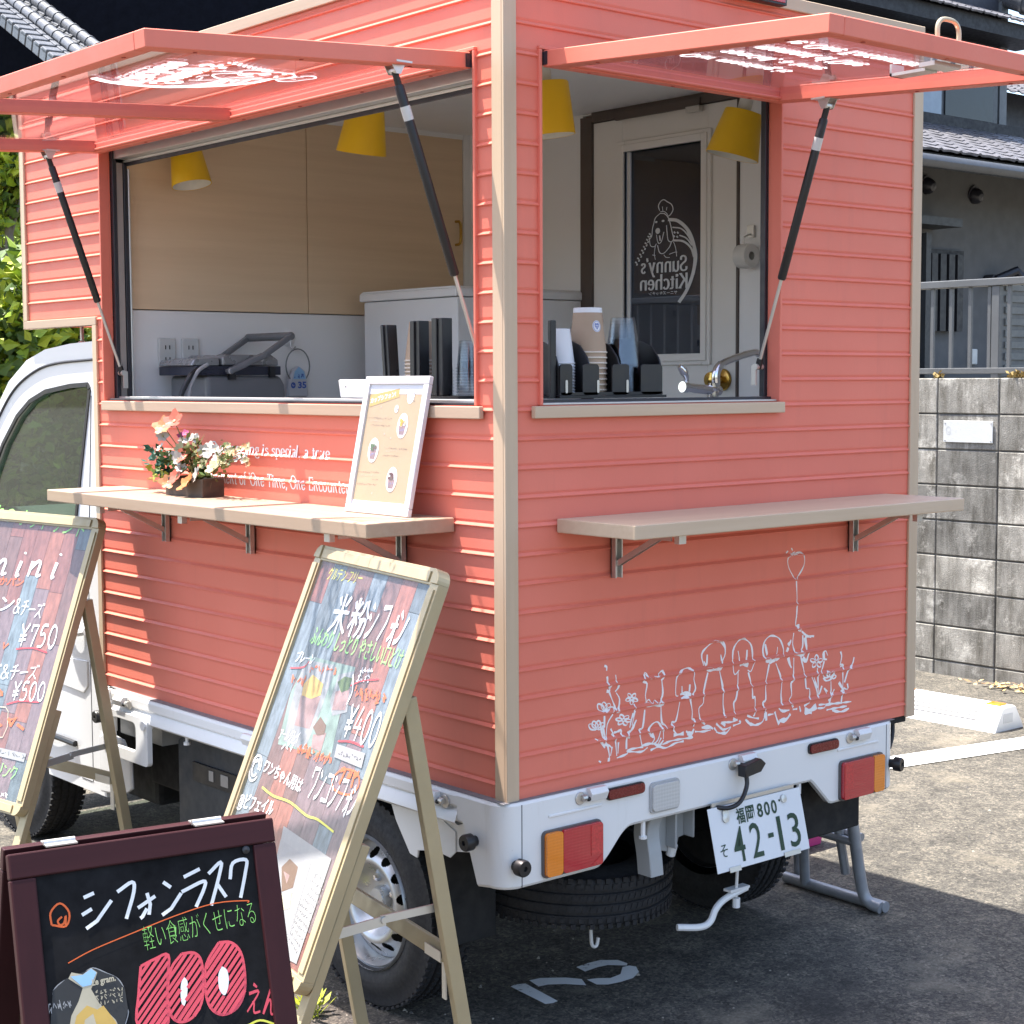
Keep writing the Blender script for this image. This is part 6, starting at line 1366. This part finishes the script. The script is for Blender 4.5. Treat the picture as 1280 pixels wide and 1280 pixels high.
root = Vector((-.065, 1.20, 1.275)); sm = MB().use(FL['olive'])
for (a, b), r, col, x, pt in (((230, 215), .024, 'peach', -.09, 5), ((350, 155), .026, 'coral', -.08, 5), ((215, 320), .016, 'white', -.09, 6), ((195, 455), .013, 'white', -.1, 6), ((395, 580), .016, 'white', -.1, 6), ((480, 560), .022, 'coral', -.09, 6), ((500, 500), .018, 'coral', -.07, 6), ((385, 780), .026, 'coral', -.105, 6), ((510, 860), .026, 'orange', -.112, 6), ((610, 770), .018, 'white', -.10, 7), ((280, 850), .020, 'peach', -.11, 6),
                          ((480, 290), .009, 'pink', -.07, 6), ((420, 315), .009, 'pink', -.07, 6), ((560, 350), .012, 'white', -.06, 7), ((500, 370), .012, 'white', -.07, 7), ((600, 355), .011, 'white', -.06, 7), ((440, 380), .010, 'white', -.06, 7), ((410, 470), .014, 'cream', -.08, 7), ((690, 490), .014, 'white', -.06, 7), ((740, 450), .014, 'white', -.05, 7), ((840, 555), .013, 'white', -.06, 7), ((815, 470), .012, 'white', -.05, 7), ((800, 690), .019, 'cream', -.09, 8), ((890, 620), .014, 'cream', -.06, 7), ((720, 590), .013, 'cream', -.06, 7), ((600, 540), .013, 'peach', -.07, 6), ((680, 640), .012, 'cream', -.08, 7), ((430, 690), .013, 'white', -.1, 6), ((740, 530), .012, 'white', -.06, 7), ((350, 540), .012, 'white', -.09, 6)):
    c = un_x(*pf(a, b), x); bloom(c, r*1.25, col, pt).build('flower', None, t, smooth=True); stem(sm, root, c)
for k in range(34):
    a = rnd.uniform(930, 1200); b = 540+rnd.uniform(-130, 110); c = un_x(*pf(a, b), -.05+rnd.uniform(-.02, .02)); bloom(c, .0085, rnd.choice(('cream', 'white', 'cream', 'peach')), 5).build('flower', None, t); 
    if k % 3 == 0: stem(sm, root, c)
sm.build('stem', None, t, smooth=True)
m = MB(); m.fixn = False
for (a, b), col, n_, s, sp in (((170, 560), 'teal', 26, .020, .022), ((300, 640), 'green', 26, .020, .022), ((150, 750), 'lime', 12, .022, .018), ((280, 780), 'lime', 14, .018, .016), ((270, 700), 'teal', 20, .020, .02), ((720, 730), 'green', 26, .018, .02), ((650, 640), 'olive', 18, .016, .02), ((560, 440), 'olive', 14, .018, .02), ((860, 650), 'olive', 18, .014, .03), ((960, 560), 'green', 16, .012, .03), ((420, 640), 'green', 20, .018, .025), ((540, 590), 'olive', 18, .016, .02)):
    s *= 1.25
    for k in range(int(n_*1.5)):
        c = un_x(*pf(a, b), -.075)+Vector((rnd.gauss(0, .012), rnd.gauss(0, sp*.8), rnd.gauss(0, sp*.6))); d_ = Vector((rnd.gauss(-.4, .6), rnd.gauss(0, .7), rnd.gauss(.2, .6))).normalized(); e = d_.cross(Vector((rnd.gauss(0, 1), rnd.gauss(0, 1), 1))).normalized()*s*.3
        m.use(FL[col]).add([c, c+d_*s*.5+e, c+d_*s, c+d_*s*.5-e], [(0, 1, 2), (0, 2, 3)])
for p, q_ in (((570, 520), (700, 285)), ((850, 500), (910, 395)), ((340, 510), (280, 400)), ((540, 480), (650, 320))):
    a, b = un_x(*pf(*p), -.06), un_x(*pf(*q_), -.06); e = Vector((.3, 1, .2)).normalized()*.005; m.use(FL['olive']).add([a, a.lerp(b, .5)+e, b, a.lerp(b, .5)-e], [(0, 1, 2), (0, 2, 3)])
m.build('leaves', None, t)

# ------------------------------------------------------------------ kitchen things
SHW = M('shade_inside', (.75, .72, .64), .6)
def lamp(c, tilt, label, r0=.040, r1=.068, L=.125):
    a = Vector(tilt).normalized(); c = Vector(c)          # c: centre of the open rim, a: from rim to cap
    t = thing('pendant_lamp', label, 'lamp', tuple(c+a*L), group='yellow lamps under the kitchen ceiling')
    m = MB().use(YELLOW).lathe([(r0*.4, L), (r0, L), (r0+.002, L-.004), (r1, 0), (r1-.002, 0)], c, a, 40); s = m.build('shade', None, t, smooth=40)
    MB().lathe([(r1-.0025, .0004), (r0-.003, L-.006), (0, L-.006)], c, a, 40).build('shade_lining', SHW, t, smooth=40)
    MB().use(M('bulb_white', (.75, .74, .70), .3)).lathe([(0, .018), (.018, .024), (.026, .042), (.022, .062), (.014, .080), (.013, L-.01)], c, a, 20).build('bulb', None, t, smooth=True)
    MB().use(M('cap_white', (.70, .70, .69), .4)).lathe([(.019, L), (.019, L+.032), (.014, L+.036), (.012, L+.040)], c, a, 20).build('lamp_holder', None, t, smooth=True)
    p = c+a*(L+.034); MB().tube([p, p+a*.02, (p.x+a.x*.02, p.y+a.y*.02, ZC)], .006, 8).build('arm', M('cap_white', (.70, .70, .69), .4), t, smooth=True)
lamp((.240, 1.735, 2.126), (-.06, .20, 1), 'yellow lamp at the cab end, nearest the upper corner of the side window', .044, .060, .112)
lamp((.420, 1.115, 2.170), (.0, -.22, 1), 'yellow lamp midway along the side window beside the black strut', .048, .070, .125)
lamp((.520, .440, 2.150), (-.10, .05, 1), 'yellow lamp at the left edge of the rear window by the corner post', .058, .064, .130)
lamp((1.170, .420, 2.150), (.16, -.20, 1), 'yellow lamp tilted at the right edge of the rear window', .050, .074, .125)

t = thing('counter', 'white worktop running under the serving windows inside the truck', 'counter', (.4, .9, .72))
m = MB().use(LINING); m.box((.022, .056, .721), (.55, 1.855, 1.46)); m.box((.5505, .056, .721), (1.10, .42, 1.46)); m.use(M('worktop', (.50, .50, .50), .35)).box((.0225, .0565, 1.4605), (.56, 1.855, 1.486)); m.box((.5605, .0565, 1.4605), (1.11, .43, 1.486)); m.build('worktop', None, t, bevel=.002)
# white chest with an overhanging lid
t = thing('freezer', 'tall white freezer with an overhanging lid against the inner wall', 'freezer', (1.13, 1.5, .72))
MB().box((.878, 1.268, .721), (1.397, 1.757, 1.795)).build('body', LINING, t, bevel=.004); 
m = MB().use(LINING); m.box((.868, 1.262, 1.797), (1.398, 1.770, 1.822)); m.prism([(1.262, 1.822), (1.770, 1.822), (1.75, 1.829), (1.28, 1.829)], (.868, 0, 0), (0, 1, 0), (0, 0, 1), (.53, 0, 0)); m.build('lid', None, t, bevel=.004); MB().box((.95, 1.2565, 1.755), (1.0, 1.2675, 1.775)).build('handle', WHITE, t)
# cup organisers
def cup(label, group, c, r0, r1, L, mat, n, pitch, topname='paper_cup', catg='cup', rimm=None, toplab=None, lean=(0, 0)):
    """stack of upside-down cups, mouth down"""
    c = Vector(c); src = None
    for i in range(n):
        o = c+Vector((lean[0]*i, lean[1]*i, i*pitch)); first = i == n-1
        if src is None:
            t = thing(topname, label, catg, tuple(o), group=group)
            m = MB().use(mat).lathe([(r1, .004), (r0, L), (r0-.003, L+.001), (r0-.004, L-.006), (0, L-.006)], o, (0, 0, 1), 28); m.build('cup_body', None, t, smooth=40)
            MB().use(rimm or mat).lathe([(r1+.0022*math.cos(k*PI/4), .002+.0022*math.sin(k*PI/4)) for k in range(9)], o, (0, 0, 1), 28).build('rim', None, t, smooth=True)
            src = t
        else:
            t = copy_tree(src); t.matrix_world = Matrix.Translation(o); WM[t.name] = Matrix.Translation(o)
        if first and toplab: t['label'] = toplab
    return t, o
KRAFT = M('kraft_paper', (.40, .29, .20), .7, var=.05); PAPW = M('paper_white', (.72, .73, .75), .5, var=.02); RIMW = M('paper_rim', (.66, .58, .48), .5)
t = thing('cup_organizer', 'black cup organiser with three slotted bays in the rear window', 'cup holder', (.38, .13, 1.4985)); zt = 1.4995
BK = M('organizer_black', (.014, .014, .016), .38, var=.15)
m = MB().use(BK); m.box((.232, .085, zt), (.575, .235, zt+.006)); m.box((.232, .228, zt+.006), (.575, .234, zt+.10))
slots = [(.272, .302), (.355, .395), (.452, .488)]; xs = [.232]+[v for s in slots for v in s]+[.562]
for k in range(0, len(xs), 2):
    m.prism(rounded(xs[k]+.001, xs[k+1]-.001, zt+.007, zt+.078, .009), (0, .085, 0), (1, 0, 0), (0, 0, 1), (0, .005, 0))
m.box((.232, .085, zt+.0065), (.562, .0895, zt+.014)); m.build('front_panel', None, t, bevel=.001, seg=1)
for x in (.232, .328, .424, .561):
    MB().use(BK).prism([(.0905, zt+.007), (.0905, zt+.070), (.10, zt+.095), (.125, zt+.122), (.16, zt+.135), (.227, zt+.138), (.227, zt+.007)], (x, 0, 0), (0, 1, 0), (0, 0, 1), (.005, 0, 0)).build('divider', None, t, bevel=.0015)
m = MB().use(STEEL)
for x in (.248, .346, .440): m.prism(rounded(x, x+.007, zt+.012, zt+.042, .0034), (0, .0845, 0), (1, 0, 0), (0, 0, 1), (0, -.001, 0))
m.build('slot_trim', None, t)
cup('white paper cup nested in the stack in the left bay', 'white cups in the left bay', (.290, .150, zt+.004), .024, .034, .080, PAPW, 12, .0068, toplab='top white paper cup of the left bay, its plain side showing')
tk, o = cup('kraft paper cup nested in the middle stack, only its pale rim showing', 'kraft cups in the middle bay', (.378, .150, zt+.004), .033, .044, .105, KRAFT, 9, .0125, rimm=RIMW, toplab='top kraft paper cup of the middle stack with a round blue and white badge')
m = MB().use(PAPW).lathe([(.0332, .1055), (.0345, .094), (.0333, .094)], o, (0, 0, 1), 28); m.build('white_band', None, tk, smooth=True)
bd = Vector((-.25, -1, .10)).normalized(); bp_ = Plane(o+Vector((0, 0, .062))+Vector((-.05, -.03, 0))*0+Vector((math.sin(R_(8))*.0, 0, 0)), (1, 0, 0), (0, 0, 1))
def wrap(m, geo, h, cx, cz):
    V, F = geo; vs = []
    for q in V:
        a, b = q[0], q[1]
        z = cz+b; r = .044+(.033-.044)*((z-.004)/.101)+h; th = (cx+a)/r; vs.append(o+Vector((math.sin(th)*r, -math.cos(th)*r, z)))
    m.add(vs, F)
m = MB().use(PAPW)
def fan(rx, ry, n=28): V = [(0, 0)]+[(rx*s*math.cos(2*PI*k/n), ry*s*math.sin(2*PI*k/n)) for s in (.5, 1) for k in range(n)]; return V, [(0, 1+k, 1+(k+1) % n) for k in range(n)]+[(1+k, 1+n+k, 1+n+(k+1) % n, 1+(k+1) % n) for k in range(n)]
wrap(m, fan(.0115, .0135), .0006, -.006, .062)
m.use(PEN['peri']); wrap(m, ([(-.006, .005), (-.003, .008), (0, .006), (.003, .008), (.006, .005), (.006, 0), (0, -.008), (-.006, 0), (0, 0)], [(0, 1, 2, 8), (2, 3, 4, 8), (4, 5, 8), (5, 6, 8), (6, 7, 8), (7, 0, 8)]), .0010, -.006, .062)
wrap(m, ribbon(arc(0, 0, .0098, .0116, 0, 360, 28), .0012), .0010, -.006, .062); m.use(PAPW); wrap(m, ribbon([(-.004, .002), (.004, .001)], .0014), .0013, -.006, .062); wrap(m, ribbon([(-.003, -.002), (.003, -.002)], .0010), .0013, -.006, .062); m.build('badge', None, tk)
cup('clear plastic cup nested in the right bay stack, only its rim showing', 'clear cups in the right bay', (.487, .145, zt+.004), .029, .044, .112, CLEARC, 11, .0072, 'plastic_cup', toplab='top clear plastic cup of the front stack in the right bay')
cup('clear plastic cup nested in the rear stack behind the right bay', 'clear cups behind the right bay', (.478, .215+.06, zt+.004), .029, .044, .112, CLEARC, 8, .0090, 'plastic_cup', toplab='top clear plastic cup of the rear stack behind the right bay')
t = thing('cup_organizer', 'tall black cup organiser with three upright dividers at the corner of the side window', 'cup holder', (.13, .40, 1.4985))
m = MB().use(BK); m.box((.085, .270, zt), (.205, .58, zt+.006)); m.build('base', None, t)
for y, w_, hh_, ln in ((.548, .028, .170, .014), (.438, .038, .176, 0), (.352, .042, .180, 0)):
    m = MB().use(BK); m.obox((.088, y-w_/2, zt+.0065), (0, w_, 0), (.030, 0, 0), (0, ln, hh_)); m.obox((.0835, y-w_*.1, zt+.0065), (0, w_*.18, 0), (.004, 0, 0), (0, ln, hh_)); m.build('divider', None, t, bevel=.006, seg=3)
m = MB().use(BK); m.box((.213, .095, zt), (.2305, .105, zt+.176)); m.build('divider', None, t, bevel=.002)
cup('kraft paper cup nested upside down between the upright dividers', 'kraft cups at the side window', (.150, .492, zt+.007), .029, .040, .095, KRAFT, 10, .0090, rimm=RIMW, toplab='top kraft paper cup standing between the upright black dividers')
cup('clear plastic cup nested by the tallest black divider', 'clear cups at the side window', (.135, .388, zt+.007), .016, .023, .055, CLEARC, 8, .0080, 'plastic_cup'); cup('clear plastic cup nested at the corner end of the tall organiser', 'clear cups at the corner', (.140, .302, zt+.007), .020, .026, .065, CLEARC, 10, .0068, 'plastic_cup')
# tap
t = thing('tap', 'chrome lever tap with a long swivel spout inside the rear window', 'tap', (.86, .20, 1.4865))
m = MB().use(CHROME); m.tube([(.862, .2, 1.487), (.862, .2, 1.525)], .014, 16); m.tube([(.885, .2, 1.512), (.80, .2, 1.518), (.765, .2, 1.522)], [.012, .012, .010], 14); m.tube([(.765, .2, 1.522), (.748, .2, 1.523)], .014, 14); m.lathe([(.016, 0), (.018, .006), (.012, .012), (.012, .02)], (.862, .2, 1.512), (0, 0, 1), 18); tb = m.build('body', None, t, smooth=True)
MB().use(CHROME).tube(smooth_line([(.872, .2, 1.525), (.872, .2, 1.555), (.885, .2, 1.575), (.915, .2, 1.588), (.97, .2, 1.602), (1.02, .2, 1.611), (1.035, .2, 1.606)], 5), [.011]*12+[.009]*19, 14).build('spout', None, t, smooth=True)
m = MB().use(CHROME); m.tube(smooth_line([(.765, .2, 1.535), (.762, .2, 1.549), (.752, .2, 1.563), (.738, .2, 1.575)], 4), [.005, .005, .006, .007, .008, .009, .010, .011, .011, .010, .009, .008, .006], 12); m.build('lever', None, t, smooth=True)
# paper roll on the far post
t = thing('paper_roll', 'white paper roll hanging on the inner wall beside the entrance door', 'paper roll', (1.36, .545, 1.9)); MB().use(M('roll_paper', (.64, .62, .58), .8)).lathe([(.012, -.022), (.034, -.022), (.036, 0), (.034, .022), (.012, .022)], (1.362, .538, 1.895), (0, 1, 0), 28).build('roll', None, t, smooth=40)
m = MB().use(STEEL).box((1.39, .535, 1.95), (1.3985, .56, 1.985)).tube([(1.39, .548, 1.96), (1.362, .548, 1.95), (1.362, .548, 1.9)], .003, 8); m.build('hook', None, t)
# sandwich grill
t = thing('sandwich_grill', 'grey and black sandwich grill with a raised loop handle on the counter', 'grill', (.30, 1.70, 1.4865))
GL1 = M('grill_grey', (.15, .15, .155), .4, var=.05); GL2 = M('grill_silver', (.30, .30, .31), .3, .6); GL3 = M('grill_navy', (.020, .022, .040), .4)
z0 = 1.4868; m = MB().use(GL1); m.prism([(.20, z0), (.475, z0), (.472, z0+.045), (.455, z0+.072), (.20, z0+.072)], (0, 1.60, 0), (1, 0, 0), (0, 0, 1), (0, .22, 0)); gb = m.build('base', None, t, bevel=.012, seg=3)
m = MB().use(GL3); m.box((.165, 1.598, z0+.0735), (.455, 1.822, z0+.100)); 
for k in range(6): m.box((.17+.022*k, 1.592, z0+.078), (.185+.022*k, 1.5975, z0+.082)).box((.17+.022*k, 1.592, z0+.09), (.185+.022*k, 1.5975, z0+.094))
m.build('gasket', None, t, bevel=.004)
m = MB().use(GL2); m.prism([(.255, z0+.1015), (.45, z0+.1015), (.448, z0+.120), (.425, z0+.134), (.27, z0+.134), (.255, z0+.125)], (0, 1.602, 0), (1, 0, 0), (0, 0, 1), (0, .215, 0)); m.prism([(.155, z0+.1015), (.25, z0+.1015), (.25, z0+.126), (.165, z0+.120)], (0, 1.61, 0), (1, 0, 0), (0, 0, 1), (0, .2, 0)); m.build('lid', None, t, bevel=.004, seg=2)
m = MB().use(GL1)
for y in (1.585, 1.828): m.bar((.262, y, z0+.082), (.392, y, z0+.134), .016, .034, (0, 1, 0)); m.bar((.385, y, z0+.130), (.485, y, z0+.192), .016, .022, (0, 1, 0))
m.tube([(.484, 1.578, z0+.191), (.484, 1.836, z0+.191)], .0125, 12); hd = m.build('handle', None, t, bevel=.005, seg=3)
m = MB().use(STEEL)
for x, z in ((.268, .085), (.372, .122)): m.lathe([(.009, 0), (.009, .004), (.003, .005), (0, .003)], (x, 1.5765, z0+z), (0, -1, 0), 16)
m.build('bolt', None, t, smooth=True)
m = MB().use(BLACKP); m.tube(smooth_line([(.17, 1.60, z0+.09), (.14, 1.59, z0+.07), (.115, 1.59, z0+.03), (.105, 1.59, z0+.003)], 4), .008, 8); m.build('cord', None, t, smooth=True); m = MB().use(BLACKP).box((.41, 1.586, z0+.066), (.428, 1.5975, z0+.10)); m.build('clip', None, t); m = MB().use(BLACKP).box((.27, 1.583, z0+.06), (.29, 1.5995, z0+.075)); m.build('clip', None, t); m = MB().use(M('hose_grey', (.3, .3, .3), .5)).tube(smooth_line([(.20, 1.592, z0+.105), (.165, 1.588, z0+.085), (.14, 1.586, z0+.045), (.13, 1.586, z0+.005)], 4), .006, 8); m.build('cord', None, t, smooth=True)
# sockets and wall hook belong to the truck; the pack hangs on the hook
for y_, x in ((0, .212), (0, .292)):
    m = MB().use(M('socket_white', (.56, .56, .57), .4)).box((x-.030, YF-.010, 1.580), (x+.030, YF-.0006, 1.675)); s_ = m.build('power_socket', None, TRUCK, bevel=.004)
    m = MB().use(BLACKP)
    for dz in (.018, -.018):
        for dx in (-.007, .007): m.box((x+dx-.0015, YF-.0112, 1.628+dz-.006), (x+dx+.0015, YF-.0095, 1.628+dz+.006))
    m.build('slot', None, s_)
m = MB().use(LINING).lathe([(.026, 0), (.026, .006), (.018, .012), (.012, .016), (0, .017)], (.650, YF-.0006, 1.680), (0, -1, 0), 28); m.use(STEEL).tube(smooth_line([(.650, YF-.016, 1.675), (.651, YF-.018, 1.652), (.655, YF-.026, 1.645), (.658, YF-.034, 1.652)], 4), .003, 8); m.build('wall_hook', None, TRUCK, smooth=True)
t = thing('sanitiser_pack', 'small pack with blue 35 label hanging by a cord on the inner wall hook', 'pack', (.668, YF-.03, 1.5)); c0 = Vector((.672, YF-.028, 1.540)); m = MB().use(M('pack_white', (.52, .53, .56), .4, var=.03)); m.prism([(-.040, -.05), (.040, -.05), (.036, .0), (.028, .035), (.0, .052), (-.022, .035), (-.036, .0)], c0, (1, 0, 0), (0, 0, 1), (0, .02, 0)); pk = m.build('pouch', None, t, bevel=.008, seg=3)
fc = Face(Plane(c0+Vector((0, -.0005, 0)), (1, 0, 0), (0, 0, 1))); fc.add('blue', fit(ftext('35', .04), -.004, -.022, .032, .022)); fc.add('blue', disc((-.022, -.012), .009, .010)); fc.add('ltblue', fill([(-.022, .008), (.026, .008), (.020, .032), (.0, .048), (-.016, .032)])); fc.add('blue', fit(scribble(3, .2), -.018, .010, .036, .016), .0004); fc.add('white', fit(scribble(2, .2), -.026, -.016, .008, .008), .0004); fc.build(pk, 'label')
MB().use(GREYP).tube([c0+Vector((.045*math.cos(R_(a)), .004, .05+.055*math.sin(R_(a)))) for a in range(-60, 250, 15)], .0022, 6).build('cord', None, t, smooth=True)
t = thing('napkin_box', 'small white plastic box on the window sill behind the framed menu', 'box', (.06, .62, 1.4995)); m = MB().use(M('box_white', (.68, .68, .68), .4)); m.prism([(.672, 1.4995), (.56, 1.4995), (.555, 1.545), (.682, 1.545)], (.034, 0, 0), (0, 1, 0), (0, 0, 1), (.055, 0, 0)); m.build('box', None, t, bevel=.006, seg=3); MB().use(BLACKP).lathe([(.002, 0), (0, .001)], (.0335, .645, 1.528), (-1, 0, 0), 8).build('dot', None, t)

# ------------------------------------------------------------------ step stand beside the truck
t = thing('step_stand', 'grey tubular step stand on the ground at the far rear corner of the truck', 'step stand', (1.56, .36, 0))
m = MB().use(GREYM)
m.tube(smooth_line([(1.455, .295, .58), (1.50, .255, .33), (1.535, .240, .11), (1.545, .232, .05), (1.550, .212, .026), (1.555, .178, .019)], 5), .0175, 14); m.build('leg', None, t, smooth=True)
m = MB().use(GREYM); m.tube([(1.575, .175, .018), (1.585, .56, .018)], .0165, 14); m.build('foot_rail', None, t, smooth=True)
m = MB().use(GREYM); m.tube([(1.50, .43, .40), (1.575, .475, .02)], .0155, 12); m.build('leg', None, t, smooth=True)
m = MB().use(GREYM); m.tube([(1.555, .50, .40), (1.63, .545, .02)], .0150, 12); m.build('leg', None, t, smooth=True); m = MB().use(GREYM); m.tube([(1.475, .345, .58), (1.535, .290, .10)], .0135, 12); m.build('leg', None, t, smooth=True)
m = MB().use(GREYM); m.tube([(1.502, .462, .215), (1.515, .248, .205)], .0125, 12).tube([(1.545, .462, .222), (1.555, .248, .212)], .0125, 12); m.build('cross_tube', None, t, smooth=True)
t = thing('pink_crate', 'bright pink plastic object on the ground beyond the rear wheel', 'crate', (1.93, .80, 0)); m = MB().use(M('pink_plastic', (.52, .05, .20), .4)); m.add([(1.86, .76, 0), (2.00, .76, 0), (2.00, .90, 0), (1.86, .90, 0), (1.845, .745, .12), (2.015, .745, .12), (2.015, .915, .12), (1.845, .915, .12)], [(0, 3, 2, 1), (0, 1, 5, 4), (1, 2, 6, 5), (2, 3, 7, 6), (3, 0, 4, 7)]); m.build('bin', None, t, bevel=.004); m = MB().use(M('pink_plastic', (.52, .05, .20), .4)); m.tube([(1.844, .744, .118), (2.016, .744, .118), (2.016, .916, .118), (1.844, .916, .118), (1.844, .744, .118)], .006, 8); m.build('rim', None, t, smooth=True)
